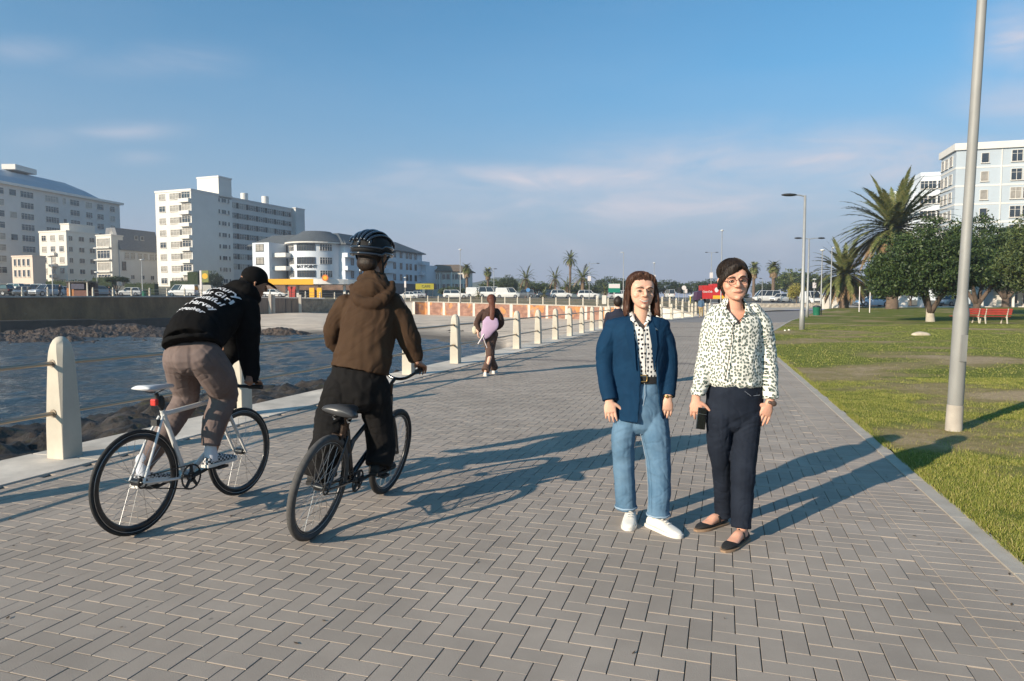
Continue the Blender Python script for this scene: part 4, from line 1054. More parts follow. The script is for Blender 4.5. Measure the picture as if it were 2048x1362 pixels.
def frond(mb, base, az, el, L, droop, nl=26, lw=.5, wd=.05, fan=False):
    p = V(base); d = V((math.cos(az) * math.cos(el), math.sin(az) * math.cos(el), math.sin(el))); n = 9; st = L / n; pts = [p.copy()]; ds = [d.copy()]
    for i in range(n):
        d = (d + V((0, 0, -droop / n * (.4 + 1.3 * i / n)))).normalized(); p = p + d * st; pts.append(p.copy()); ds.append(d.copy())
    sd = V((-math.sin(az), math.cos(az), 0)); w = .035
    for i in range(n):
        mb.add([pts[i] - sd * w, pts[i] + sd * w, pts[i + 1] + sd * w * .7, pts[i + 1] - sd * w * .7], [(0, 1, 2, 3)], 1)
    for k in range(nl):
        t = (k + .6) / nl; f = t * n; i = min(n - 1, int(f)); q = pts[i].lerp(pts[i + 1], f - i); dd = ds[i]
        ll = lw * (math.sin(math.pi * min(1, t * .9 + .12)) ** .7) * rnd.uniform(.85, 1.15)
        for s in (-1, 1):
            tip = q + dd * ll * .75 + sd * s * ll * .75 + V((0, 0, -.12 * ll + rnd.uniform(-.1, .15) * ll)); e = dd * wd
            mb.add([q - e, q + e, tip], [(0, 1, 2)], 0)
def palm_tree(name, trunk_h, trunk_r, L, nfr, droop, seed, lw=.6, skirt=0, els=(-.35, 1.35), nl=24, wd=.06):
    rs = rnd.getstate(); rnd.seed(seed); mb = MB(); md = MB()
    for k in range(nfr):
        f = k / nfr; el = els[1] + (els[0] - els[1]) * f ** .74 + rnd.uniform(-.12, .12); az = k * 2.39996 + rnd.uniform(-.2, .2)
        tgt = md if (f > .80) else mb
        frond(tgt, (0.12 * math.cos(az), .12 * math.sin(az), trunk_h - .15 * f), az, el, L * rnd.uniform(.85, 1.08), droop * (0.7 + .5 * f), nl, lw, wd)
    for k in range(skirt):
        az = rnd.uniform(0, 6.28); z = trunk_h - rnd.uniform(.2, 1.0) * skirt * .03; frond(md, (trunk_r * math.cos(az), trunk_r * math.sin(az), z), az, -1.15, L * .75, .5, 10, lw * .7, wd)
    rnd.setstate(rs)
    root = thing(name, None, 'palm tree'); o = mb.build('crown', [lf_palm, lf_palm], root)
    if md.v: md.build('dry_fronds', [lf_dry, lf_dry], root)
    mt = MB(); n = 14; path = [(0, 0, -.3 + (trunk_h + .2) * i / n) for i in range(n + 1)]
    rr = [trunk_r * (1.25 if i < 1 else 1.05 if i < n - 3 else 1.0 + .35 * ((i - n + 3) / 3)) * (1 + .05 * ((i % 2) * 2 - 1)) for i in range(n + 1)]
    mt.tube(path, rr, 12); mt.build('trunk', bark_p, root, smooth=True)
    return root
def lab(o, P, label, s=1, rz=0): o.location = P; o['label'] = label; o['group'] = 'palms'; o.scale = (s,) * 3; o.rotation_euler[2] = rz; return o
P = gp(1783, 78); P.z = lawn_z(P.x, P.y)
bigp = lab(palm_tree('date_palm', zat(455, P) - P.z, .62, 6.6, 135, 1.0, 5, .72, els=(-.62, 1.40), nl=46, wd=.12), P, 'tallest date palm, its wide crown rising above the round trees before the tower')
P = gp(1687, 84, 0); P.z = lawn_z(P.x, P.y)
p2 = lab(palm_tree('date_palm', zat(548, P) - P.z, .55, 4.7, 105, 1.3, 8, .66, els=(-.65, 1.45), nl=36, wd=.12), P, 'shorter date palm with stout trunk at the lawn edge left of the big palm')
far_date = palm_tree('date_palm', 4.0, .38, 3.4, 40, 1.3, 12, .55, nl=16, wd=.09, els=(-.6, 1.3))
lab(far_date, gp(1165, 150), 'shaggy date palm right beside the tallest slim palm over the mural wall', zat(546, pxp(1165, 150)) / 6.2)
for px, cy, d, lb, s in ((1052, 556, 155, 'round-crowned palm above the grey car behind the mural wall', .85), (1110, 557, 165, 'leftmost of the palms clustered by the tallest slim palm', .8), (1133, 572, 152, 'small palm under the tallest slim palm', .62), (1088, 588, 142, 'young low palm between the grey car and the parked white cars', .5), (957, 589, 140, 'spiky young palm in front of the white vans', .42), (940, 588, 156, 'low palm beside the foot of the shaggy fan palm', .62), (1210, 580, 160, 'small palm beside the green road sign', .6), (1583, 566, 170, 'palm behind the yellowish bush left of the tall lamp posts', .9)):
    q = gp(px, d); c = dup(far_date, q, rnd.uniform(0, 6), lb, 'palms', s); c.location.z = zat(cy, q) - 4.0 * s
    if c.location.z > q.z: 
        c.location.z = q.z - .2; c.scale = (s, s, (zat(cy, q) - q.z + .2) / 4.0)
slim = palm_tree('slim_palm', 9.6, .26, 2.3, 46, 1.5, 21, .5, nl=14, wd=.09, els=(-.9, 1.3))
lab(slim, gp(1140, 158), 'tallest slim palm with a small round crown above the mural wall', (zat(516, pxp(1140, 158)) - gz(1140, 158)) / 9.6)
fan = palm_tree('fan_palm', 7.2, .32, 1.7, 44, 1.9, 31, .75, skirt=46, nl=12, wd=.12, els=(-1.2, 1.25))
lab(fan, gp(1545, 150), 'fan palm', (zat(531, pxp(1545, 150)) - gz(1545, 150)) / 7.2)
fan['label'] = 'shaggy fan palm with brown skirt, right one of the pair behind the white minibus'
for px, cy, d, lb in ((1506, 534, 160, 'shaggy fan palm with brown skirt, left one of the pair behind the standing women'), (934, 535, 150, 'shaggy fan palm beside the brown-roofed cream building'), (976, 542, 160, 'thin wind-blown fan palm between the cream building and the round-crowned palm')):
    q = gp(px, d); s = (zat(cy, q) - q.z) / 7.2; dup(fan, q, rnd.uniform(0, 6), lb, 'palms', (s * .9, s * .9, s))
# far broadleaf trees, individually placed
ltree = thing('broadleaf_tree', None, 'tree', (0, 0, 0)); lob2 = [((0, 0, 4.2), (3.2, 3.2, 2.3)), ((-2.2, 0, 3.4), (2.2, 2.2, 1.8)), ((2.4, .4, 3.6), (2.1, 2.2, 1.9))]
o = bpy.data.objects.new('crown', foliage_mesh('crown', crown_pts(1, 260, 22, .34, lob2, 9, .35), .24, lf_far, 3)); COL.objects.link(o); o.parent = ltree
tree_mesh_trunk(3, 3.0, .26, 7, 1.4).build('limbs', bark, ltree); mb = MB(); mb.tube([(0, 0, -.4), (0, 0, 1.4)], [.34, .26], 9); mb.build('trunk', bark, ltree)
first = True
def bl(px, d, topy, wpx, lb, mat_=None, group='trees beyond the street'):
    global first
    q = gp(px, d); h = zat(topy, q) - q.z; sz = h / 6.6; sx = wpx / F * d / 9.0
    if first: c = ltree; c.location = q; first = False
    else: c = copy_tree(ltree); c.location = q
    c.rotation_euler[2] = rnd.uniform(-.5, .5); c.scale = (sx, sx, sz); c['label'] = lb; c['group'] = group
    if mat_:
        for ch in c.children:
            if ch.name.startswith('crown'): ch.material_slots[0].link = 'OBJECT'; ch.material_slots[0].material = mat_
    return c
bl(1255, 210, 556, 90, 'dark tree over the green road sign')
bl(1330, 215, 559, 80, 'dark tree behind the lamp post with white banners')
bl(1215, 225, 552, 60, 'dark tree mass right of the clustered palms')
bl(1385, 225, 562, 70, 'low dark tree left of the red truck')
bl(1420, 205, 557, 70, 'dark tree behind the red truck')
bl(1470, 205, 556, 60, 'dark tree hidden behind the head of the woman in the patterned shirt')
bl(1590, 190, 537, 95, 'rounded green tree between the fan palms and the lamp posts', lf_mid)
bl(1640, 200, 548, 80, 'green tree behind the slim lamp posts', lf_mid)
bl(1530, 220, 563, 60, 'dark tree behind the white minibus')
bl(1592, 118, 566, 36, 'yellowish flowering bush left of the tall lamp post', lf_yel)
bl(1735, 105, 560, 70, 'shady tree behind the pale blue sedan')
bl(1000, 185, 558, 90, 'grey green bush mass behind the parked vans', lf_mid)
bl(1075, 180, 562, 80, 'grey green bushes behind the round-crowned palm', lf_mid)
bl(1160, 178, 566, 90, 'bushes behind the parked white estate car', lf_mid)
bl(905, 170, 572, 60, 'low bushes in front of the cream building', lf_mid)
bl(1015, 172, 549, 40, 'dark dense tree behind the white panel van')
ft = bl(236, 118, 549, 46, 'flat-topped dark tree in front of the slate mansard block', lf_dark)
for ch in ft.children:
    if ch.name.startswith('crown'): ch.scale = (1, 1, .40); ch.location = (0, 0, 3.6)
    elif ch.name.startswith('trunk'): ch.scale = (1, 1, 2.4)
bl(428, 140, 541, 40, 'clipped dark tree beside the white totem sign')
bl(1820, 100, 545, 60, 'bushy tree behind the whitewashed trunk')
bl(1900, 105, 560, 70, 'bushy tree behind the silver parked car')
bl(2030, 100, 560, 70, 'garden tree beside the white house')
bl(1470, 165, 585, 60, 'low scrub left of the white minibus')
# clipped hedges
def hedge(px0, px1, y0, y1, d, lb):
    a, b = gp(px0, d), gp(px1, d); zt = zat(y0, a); zb = zat(y1, a) - 1.0; n = int((b - a).length * 150); g = np.random.default_rng(int(px0) + 5)
    root = thing('hedge', lb, 'hedge', a, 0, 'clipped hedges across the bay')
    t = g.random(n); pts = np.stack([(b.x - a.x) * t, g.uniform(-1, 1.0, n), (zb - a.z) + (zt - zb) * g.random(n) ** .6], 1)
    top = pts[:, 2] > (zt - a.z - .2); pts[:, 2] += g.normal(size=n) * .05
    o = bpy.data.objects.new('foliage', foliage_mesh('foliage', pts, .14, lf_dark if px0 > 300 else lf_mid, int(px0))); COL.objects.link(o); o.parent = root
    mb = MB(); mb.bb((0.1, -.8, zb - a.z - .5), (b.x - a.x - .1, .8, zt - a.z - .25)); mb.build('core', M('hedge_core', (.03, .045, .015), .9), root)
hedge(100, 190, 560, 590, 122, 'long green hedge behind the brown kiosk')
hedge(255, 316, 565, 592, 132, 'low hedge between the flat-topped tree and the tall white block')
hedge(345, 382, 560, 575, 150, 'short dark hedge at the foot of the tall white block')
hedge(380, 402, 542, 578, 146, 'tall square clipped hedge left of the white totem sign')
hedge(192, 232, 553, 590, 125, 'hedge behind the parked cars right of the kiosk')

# ================================================================== VEHICLES
v_glass = M('car_glass', (.02, .024, .028), .06, .2, 1, 0, spec=.9)
tyre = M('tyre_rubber', (.018, .018, .018), .85, .2, 20, .1)
rim_m = M('alloy_rim', (.35, .35, .36), .35, .1, 5, 0, metal=.7)
lamp_m = M('headlamp_lens', (.65, .65, .62), .15, .05, 5, 0)
tail_m = M('tail_lamp', (.35, .02, .02), .25, .1, 5, 0)
blk = M('black_plastic', (.03, .03, .03), .6, .1, 9, .05)
paints = {k: M(k + '_paint', c, .28, .03, 2, 0, coat=.6, spec=.5) for k, c in {'white': (.68, .67, .64), 'silver': (.36, .37, .39), 'grey': (.13, .14, .15), 'navy': (.03, .045, .08), 'black': (.02, .02, .022), 'red': (.50, .025, .02), 'cream': (.55, .50, .42), 'pale_blue': (.50, .58, .68)}.items()}
SPEC = {  # L, W, H, belt, hood z, glass base x0,x1, glass top x0,x1, ground
 'sedan': (4.5, 1.76, 1.44, .92, .86, -1.55, 1.05, -.95, .30, .20),
 'hatch': (4.1, 1.75, 1.52, .95, .92, -1.85, 1.05, -1.55, .35, .20),
 'suv': (4.6, 1.85, 1.72, 1.06, 1.04, -2.12, 1.05, -1.85, .45, .26),
 'van': (5.0, 1.95, 2.15, 1.15, 1.12, -2.42, 2.0, -2.32, 1.15, .24),
 'minibus': (5.3, 1.95, 2.3, 1.20, 1.15, -2.58, 2.25, -2.48, 1.35, .24),
 'pickup': (5.2, 1.85, 1.78, 1.08, 1.06, -2.45, 1.1, -2.35, .42, .30)}
def car(kind, paint, P, heading, label, group='cars parked and driving along the street', cat=None, solid_rear=False):
    L, W, H, belt, hood, gb0, gb1, gt0, gt1, gc = SPEC[kind]
    root = thing({'sedan': 'parked_car', 'hatch': 'parked_car', 'suv': 'parked_car', 'van': 'delivery_van', 'minibus': 'minibus', 'pickup': 'pickup_truck'}[kind], label, cat or {'van': 'van', 'minibus': 'minibus', 'pickup': 'pickup truck'}.get(kind, 'car'), P, heading, group)
    m = paints[paint]; hw = W / 2; x0, x1 = -L / 2, L / 2
    sts = [(x0, .80, gc + .18, belt - .22), (x0 + .08, .93, gc + .06, belt - .05), (x0 + .5, 1.0, gc, belt), (gb1 - .1, 1.0, gc, belt), (x1 - .9, .99, gc, hood), (x1 - .28, .93, gc + .02, hood - .12), (x1 - .04, .84, gc + .10, hood - .26), (x1, .72, gc + .2, hood - .36)]
    mb = MB(); mb.loft([[V((x, -hw * w * .94, a)), V((x, -hw * w, a + (b - a) * .35)), V((x, -hw * w * .99, a + (b - a) * .75)), V((x, -hw * w * .90, b)), V((x, hw * w * .90, b)), V((x, hw * w * .99, a + (b - a) * .75)), V((x, hw * w, a + (b - a) * .35)), V((x, hw * w * .94, a))] for x, w, a, b in sts])
    mb.build('body', m, root, smooth=35)
    gw, tw_ = hw * .88, hw * .72; tb = H - .05
    B = [V((gb0, -gw, belt - .02)), V((gb1, -gw * .96, belt - .04)), V((gb1, gw * .96, belt - .04)), V((gb0, gw, belt - .02))]
    T = [V((gt0, -tw_, tb)), V((gt1, -tw_, tb)), V((gt1, tw_, tb)), V((gt0, tw_, tb))]
    mb = MB(); mb.loft([B, T]); mb.build('windows', v_glass, root)
    mb = MB(); e = .03
    mb.loft([[t * 1.0 + V((sx * .03, sy * .02, -.012)) for t, sx, sy in zip(T, (-1, 1, 1, -1), (-1, -1, 1, 1))], [t + V((sx * -.02, sy * -.03, .03)) for t, sx, sy in zip(T, (-1, 1, 1, -1), (-1, -1, 1, 1))], [t + V((sx * -.25, sy * -.18, .055)) for t, sx, sy in zip(T, (-1, 1, 1, -1), (-1, -1, 1, 1))]])
    for b_, t_2 in zip(B, T): mb.tube([b_, t_2], .045, 6)
    for f in ((.36, .68) if kind in ('van', 'minibus') else (.42,)):
        for s in (0, 1):
            bb_ = B[0 if s == 0 else 3].lerp(B[1 if s == 0 else 2], f); tt_ = T[0 if s == 0 else 3].lerp(T[1 if s == 0 else 2], f); mb.tube([bb_, tt_], .04, 6)
    if kind == 'van' or solid_rear:
        f0 = -.02; f1 = .60
        for s, (i, j) in ((-1, (0, 1)), (1, (3, 2))):
            a = B[i].lerp(B[j], f0) + V((0, s * .02, 0)); b = B[i].lerp(B[j], f1) + V((0, s * .02, 0)); c = T[i].lerp(T[j], f1) + V((0, s * .02, 0)); d = T[i].lerp(T[j], f0) + V((0, s * .02, 0)); mb.add([a, b, c, d], [(0, 1, 2, 3)])
    mb.build('roof', m, root)
    wr = .33 if kind in ('sedan', 'hatch') else .37
    for sx in (x0 + .85, x1 - .9):
        for sy in (-1, 1):
            mb = MB(); y = sy * (hw - .1); mb.tube([(sx, y - .11, wr), (sx, y - .085, wr), (sx, y + .085, wr), (sx, y + .11, wr)], [wr - .03, wr, wr, wr - .03], 18); w_ = mb.build('wheel', tyre, root, smooth=40)
            mb = MB(); yo = sy * (hw + .015); mb.cyl((sx, yo - sy * .05, wr), (sx, yo, wr), wr * .62, seg=14); mb.build('rim', rim_m, w_, smooth=40)
            mb = MB(); ya = sy * (hw - .06)
    for sy in (-1, 1):
        mb = MB(); mb.box((x1 - .16, sy * hw * .66, hood - .26), (.22, .36, .16), sy * -.3); mb.build('headlight', lamp_m, root)
        mb = MB(); mb.box((x0 + .06, sy * hw * .72, belt - .20), (.14, .26, .20)); mb.build('tail_light', tail_m, root)
        mb = MB(); mb.box((gb1 - .35, sy * (hw + .06), belt + .04), (.14, .16, .13)); mb.build('mirror', m, root)
    mb = MB(); mb.box((x1 - .0, 0, gc + .24), (.05, W * .6, .16)); mb.build('grille', blk, root)
    mb = MB(); mb.box((0, 0, gc + .02), (L * .86, W * .93, .1)); mb.build('sill', blk, root)
    return root
def cp(px, d): return gp(px, d, .02)
HR, HL, HF = 0.0, math.pi, -math.pi / 2          # front to the right / left / towards the camera
car('sedan', 'grey', cp(48, 101), HF + .35, 'dark grey car facing the water at the far left, nearest the railing')
car('suv', 'silver', cp(96, 101), HF - .3, 'silver SUV facing the water between the dark grey car and the brown kiosk')
car('pickup', 'navy', cp(66, 109), HF + .2, 'dark pickup parked behind the dark grey car')
car('hatch', 'silver', cp(139, 104), HR + .5, 'silver hatchback half hidden by the left side of the brown kiosk')
car('suv', 'black', cp(-2, 108), HL, 'black car cut by the left edge of the picture')
car('hatch', 'white', cp(28, 126), HL, 'white car in the back row at far left below the pinkish house')
car('hatch', 'white', cp(74, 128), HL, 'white car in the back row behind the silver SUV')
car('suv', 'silver', cp(203, 122), HR + .9, 'silver car right of the brown kiosk')
car('hatch', 'white', cp(260, 124), HL + .3, 'small white hatchback in front of the low hedge')
car('van', 'white', cp(368, 124), HL, 'white panel van with dark windscreen left of the white totem sign')
car('van', 'cream', cp(398, 128), HL + .2, 'cream van behind the white panel van')
car('sedan', 'white', cp(434, 120), HR, 'white sedan partly hidden by the hooded cyclist')
car('sedan', 'white', cp(549, 122), HR, 'white sedan beside the fuel station under the yellow canopy')
car('sedan', 'white', cp(816, 140), HL, 'white sedan right of the cyclist in the brown hoodie')
car('sedan', 'silver', cp(832, 146), HL, 'silver sedan in front of the olive yellow shop sign')
car('pickup', 'white', cp(912, 142), HR, 'white pickup truck with canopy in front of the cream building')
car('van', 'white', cp(955, 148), HR, 'white van behind the spiky young palm')
car('minibus', 'white', cp(982, 146), HR, 'white minibus parked left of the long white panel van')
car('van', 'white', cp(1015, 141), HR, 'long white panel van above the mural wall')
car('suv', 'grey', cp(1048, 146), HL, 'grey car just right of the long white panel van')
car('suv', 'navy', cp(1094, 150), HL, 'dark car behind the young low palm')
car('suv', 'white', cp(1122, 144), HR, 'white SUV between the young palm and the white estate car')
car('suv', 'white', cp(1176, 144), HR, 'white estate car nearest the green road sign')
car('hatch', 'silver', cp(1234, 140), HR, 'silver car behind the green road sign')
car('pickup', 'white', cp(1252, 138), HR, 'white pickup showing beside the hair of the woman in the blue blazer')
car('minibus', 'white', cp(1339, 190), math.pi / 2, 'white minibus seen from behind near the round road signs')
car('hatch', 'white', cp(1391, 200), HL, 'small distant white car left of the red truck')
car('minibus', 'white', cp(1532, 140), HL, 'white high-roofed minibus right of the woman in the patterned shirt')
car('suv', 'white', cp(1561, 134), HL + .4, 'white SUV in front of the high-roofed minibus')
car('van', 'white', cp(1621, 112), HF, 'white van facing the camera behind the lamp posts')
car('sedan', 'pale_blue', gp(1744, 93, .02), HL, 'pale blue sedan parked left of the stout palm trunk')
car('hatch', 'silver', gp(1903, 95, .02), HL + .3, 'silver hatchback behind the whitewashed tree')
# red drinks truck
P = cp(1428, 118); tk = thing('delivery_truck', 'red drinks delivery truck with white lettering behind the women', 'truck', P, 0)
mb = MB(); mb.bb((-2.3, -1.2, 1.0), (.4, 1.2, 4.0)); mb.build('cargo_box', paints['red'], tk)
mb = MB(); mb.bb((.45, -1.25, .95), (5.2, 1.25, 4.35)); mb.build('cargo_box', paints['red'], tk)
mb = MB(); mb.loft([[V((-3.9, -1.1, .7)), V((-3.9, 1.1, .7)), V((-3.7, 1.1, 2.6)), V((-3.7, -1.1, 2.6))], [V((-2.4, -1.1, .7)), V((-2.4, 1.1, .7)), V((-2.4, 1.1, 2.9)), V((-2.4, -1.1, 2.9))]]); mb.build('cab', M('dark_cab', (.06, .02, .05), .4), tk)
for x in (-3.0, -.6, 3.6, 4.6):
    for y in (-1, 1): mb = MB(); mb.cyl((x, y - .15, .5), (x, y + .15, .5), .5, seg=16); mb.build('wheel', tyre, tk)
text_obj('Coca-Cola', .62, paints['white'], tk, P + V((-.95, -1.22, 2.6)), 0, shear=.35, bold=.012)
mb = MB(); mb.bb((.6, -1.27, 1.0), (5.1, -1.255, 1.75)); mb.build('stripe', M('yellow_stripe', (.75, .42, .03), .4), tk)
mb = MB(); mb.ell((1.6, -1.26, 3.0), (.55, .02, .55)); mb.build('emblem', paints['white'], tk); tk.scale = (.62, 1, .76); tk.location.x -= 1.0

# ================================================================== STREET FURNITURE
galv = M('galvanised_steel', (.27, .265, .25), .6, .22, 2.5, .1, 20, .004, metal=.1, stretch=(1, 1, .35))
galv2 = M('lamp_grey', (.34, .34, .33), .55, .1, 3, 0, metal=.3)
def lamp(px, base_y, top_y, d, arms, label, r=.055, z=None, group='lamp posts', head=.55, armlen=1.0):
    P = gp(px, d) if z is None else V((pxp(px, d).x, d, z)); H = zat(top_y, P) - P.z
    root = thing('lamp_post', label, 'lamp post', P, 0, group)
    mb = MB(); mb.tube([(0, 0, -.1), (0, 0, .9), (0, 0, 1.0), (0, 0, H)], [r * 1.5, r * 1.4, r * 1.1, r * .65], 10); mb.build('pole', galv2, root, smooth=True)
    for a in arms:
        mb = MB(); dx = a * armlen; mb.tube([(0, 0, H - .05), (dx * .5, 0, H + .02), (dx, 0, H + .03)], .03, 7); ar = mb.build('arm', galv2, root)
        mb = MB(); mb.ell((dx + a / abs(a) * head * .3, 0, H + .03), (head * .55, .14, .07)); mb.build('lamp_head', blk if armlen > .3 else lamp_m, ar, smooth=True)
    if not arms: mb = MB(); mb.ell((0, 0, H + .1), (.28, .28, .12)); mb.build('lamp_head', lamp_m, root, smooth=True)
    return root
P = gr(1604, 660); lamp(1604, 660, 391, P.y, [-.7], 'slim lamp post with one arm at the near edge of the lawn', .085, lawn_z(P.x, P.y), armlen=.8, head=.7)
P = gr(1615, 636); lamp(1614, 636, 477, P.y, [-.7, .8], 'twin-armed lamp post just behind the single-armed one', .08, lawn_z(P.x, P.y))
P = gr(1642, 621); lamp(1641, 621, 502, P.y * .9, [], 'bare pole left of the short date palm', .075, lawn_z(P.x, P.y * .9), head=.1)
P = gr(1660, 622); lamp(1660, 622, 496, P.y * .92, [.3], 'thin pole with a small bracket in front of the short date palm', .075, lawn_z(P.x, P.y * .92), armlen=.3, head=.2)
lamp(1246, 598, 505, 115, [-.3], 'tall lamp post left of the woman in the blue blazer', .07, armlen=.3)
lamp(1307, 598, 527, 130, [], 'lamp post with white banners between the two women', .07)
lamp(1421, 598, 505, 128, [-.8, .8], 'twin-armed lamp post behind the red truck', .08)
lamp(1441, 598, 462, 112, [], 'tallest bare mast above the red truck', .09)
lamp(921, 598, 500, 118, [], 'tall thin mast in front of the cream building', .07)
lamp(988, 598, 538, 118, [.2], 'short lamp post right of the walking woman', .06, armlen=.4)
lamp(1178, 598, 527, 128, [.9], 'lamp post with one arm beside the shaggy date palm', .06, armlen=1.6)
lamp(811, 598, 556, 131, [], 'small white lamp right of the cyclist in the brown hoodie', .06)
lamp(108, 598, 514, 100, [-.3], 'lamp post in front of the small cream block', .07, armlen=.5)
lamp(197, 598, 546, 108, [], 'short lamp post right of the brown kiosk', .06)
lamp(287, 598, 521, 106, [], 'lamp post with the small green bin at its foot', .07)
lamp(1627, 600, 560, 100, [], 'short post with a white sign behind the lawn bin', .05, head=.1)
lamp(1523, 600, 557, 128, [-.3], 'leaning lamp behind the white minibus', .06, armlen=.6)
# banners and signs on posts
def sign(px, y0, y1, w, d, mat_, label, base=True, round_=False, cat='sign', txt=None, split=None):
    P = gp(px, d); zt, zb = zat(y0, P), zat(y1, P); root = thing('street_sign', label, cat, P)
    mb = MB(); mb.cyl((0, .06, -.1), (0, .06, zt - P.z), .045, seg=8); mb.build('post', galv2, root)
    mb = MB(); h = zt - zb; zc = (zt + zb) / 2 - P.z
    if round_: mb.cyl((0, -.02, zc), (0, .02, zc), h / 2, seg=18)
    else: mb.bb((-w / 2, -.02, zb - P.z), (w / 2, .02, zt - P.z))
    mb.build('panel', mat_, root)
    if split: mb = MB(); mb.bb((-w / 2 + .05, -.035, zc - .02), (w / 2 - .05, -.021, zt - P.z - .05)); mb.build('upper_panel', split, root)
    return root
sgreen = M('sign_green', (.01, .20, .13), .4, .05); swhite = M('sign_white', (.68, .62, .60), .4, .03)
sign(1228, 567, 585, 1.9, 110, sgreen, 'green direction sign with a white upper panel left of the woman in the blazer', split=swhite)
sign(1307, 550, 565, .6, 129.5, swhite, 'white banner on the lamp post between the two women')
sign(1421, 545, 556, .6, 127.5, swhite, 'white banner on the twin-armed lamp post')
sign(1178, 552, 562, .6, 127.5, swhite, 'white banner on the post by the shaggy date palm')
sign(1367, 571, 580, .7, 112, swhite, 'round road sign between the women', round_=True)
sign(1357, 575, 586, .5, 110, blk, 'black traffic signal left of the round road sign', cat='traffic light')
sign(1371, 578, 586, .45, 120, swhite, 'small rectangular sign right of the round one')
sign(1056, 576, 584, .7, 125, M('sign_blue', (.10, .25, .50), .4), 'round blue sign beside the grey car', round_=True)
sign(1627, 565, 576, .5, 99.5, swhite, 'small white notice on the short post behind the bin')
sign(811, 562, 575, .35, 130.6, swhite, 'narrow white plate on the small lamp by the brown-hooded cyclist')
P = gp(405, 122); tot = thing('totem_sign', 'white totem sign with a round yellow disc beside the clipped hedge', 'sign', P)
zt = zat(541, P) - P.z; mb = MB(); mb.bb((-.25, -.15, -.2), (.1, .15, zt)); mb.build('post', swhite, tot); mb = MB(); mb.bb((.1, -.12, zt - 2.1), (1.3, .12, zt)); mb.build('panel', M('sign_olive', (.16, .18, .05), .5), tot)
mb = MB(); mb.cyl((.7, -.15, zt - 1.0), (.7, .1, zt - 1.0), .5, seg=20); mb.build('disc', yel, tot)
P = gp(1380, 108); yp = thing('marker_pole', 'bright yellow marker pole right of the round road signs', 'pole', P); mb = MB(); mb.cyl((0, 0, -.1), (0, 0, 1.2), .09); mb.build('pole_shaft', M('yellow_pole', (.6, .5, .02), .4), yp)
for i, px in enumerate((1208, 1194)):
    P = gp(px, 104); o = MB(); o.box((P.x, P.y, P.z + .6), (.6 if i == 0 else .3, .4, 1.4)); t = o.build('gate_pillar', m_white); tag(t, 'cream square pillar beside the green road sign' if i == 0 else 'thin cream pillar next to the larger one', 'pillar', 'pillars')
# white boundary piers by the road on the right
for i, (px, w) in enumerate(((1649, .75), (1805, .75), (1840, .55), (1668, .6), (2003, .9), (1958, .6))):
    P = gp(px, 90); P.z = .3; t = thing('gate_pier', ['white pier seen through the slim poles', 'white pier just right of the big palm trunk', 'white pier left of the whitewashed tree', 'white pier behind the thin bracketed pole', 'large white pier right of the near lamp post', 'white pier between the benches and the house'][i], 'pillar', P, 0, 'white boundary piers')
    mb = MB(); mb.box((0, 0, .75), (w, w, 1.7)); mb.build('shaft', m_white, t); mb = MB(); mb.box((0, 0, 1.64), (w + .15, w + .15, .12)); mb.build('cap', m_white, t)
P = gp(1800, 90); bw = thing('boundary_wall', 'low white wall between the piers behind the lawn', 'wall', P); a, b = pxp(1800, 90.2), pxp(2100, 90.2); mb = MB(); mb.bb((a.x - P.x, .1, -.6), (b.x - P.x, .3, .18)); mb.build('wall_face', m_white, bw)
# kiosk
P = gp(168, 90.5); P.z = 1.78; kk = thing('kiosk', 'brown timber kiosk with an orange panel on the far sea wall', 'kiosk', P, 0)
wdk = 43 / F * 90.5; hk = zat(563, P) - P.z
mb = MB(); mb.bb((-wdk / 2 + .9, -1.1, 0), (wdk / 2, 1.1, hk * .42)); mb.build('counter', M('red_brown_boards', (.12, .045, .03), .7, .2, 3), kk)
mb = MB(); mb.bb((-wdk / 2, -1.1, 0), (-wdk / 2 + .9, 1.1, hk * .55)); mb.build('orange_panel', M('orange_timber', (.36, .14, .04), .7, .2, 3), kk)
mb = MB(); mb.bb((-wdk / 2, -1.09, hk * .55), (-wdk / 2 + .9, 1.1, hk * .93)); mb.bb((-wdk / 2 + .9, .2, hk * .42), (wdk / 2, 1.0, hk * .9)); mb.build('cabin', M('dark_brown_boards', (.06, .035, .025), .7, .2, 3), kk)
mb = MB(); mb.bb((-wdk / 2 - .1, -1.3, hk * .93), (wdk / 2 + .1, 1.2, hk)); mb.build('roof', M('kiosk_roof', (.05, .045, .04), .7), kk)
for x in (-wdk / 2 + .45, wdk / 2 - .1): mb = MB(); mb.bb((x - .07, -1.25, 0), (x + .07, -1.12, hk * .93)); mb.build('post', m_conc2, kk)
mb = MB(); mb.bb((-.9, -1.16, hk * .50), (.9, -1.1, hk * .84)); mb.build('shutter', M('navy_shutter', (.02, .02, .05), .5), kk)
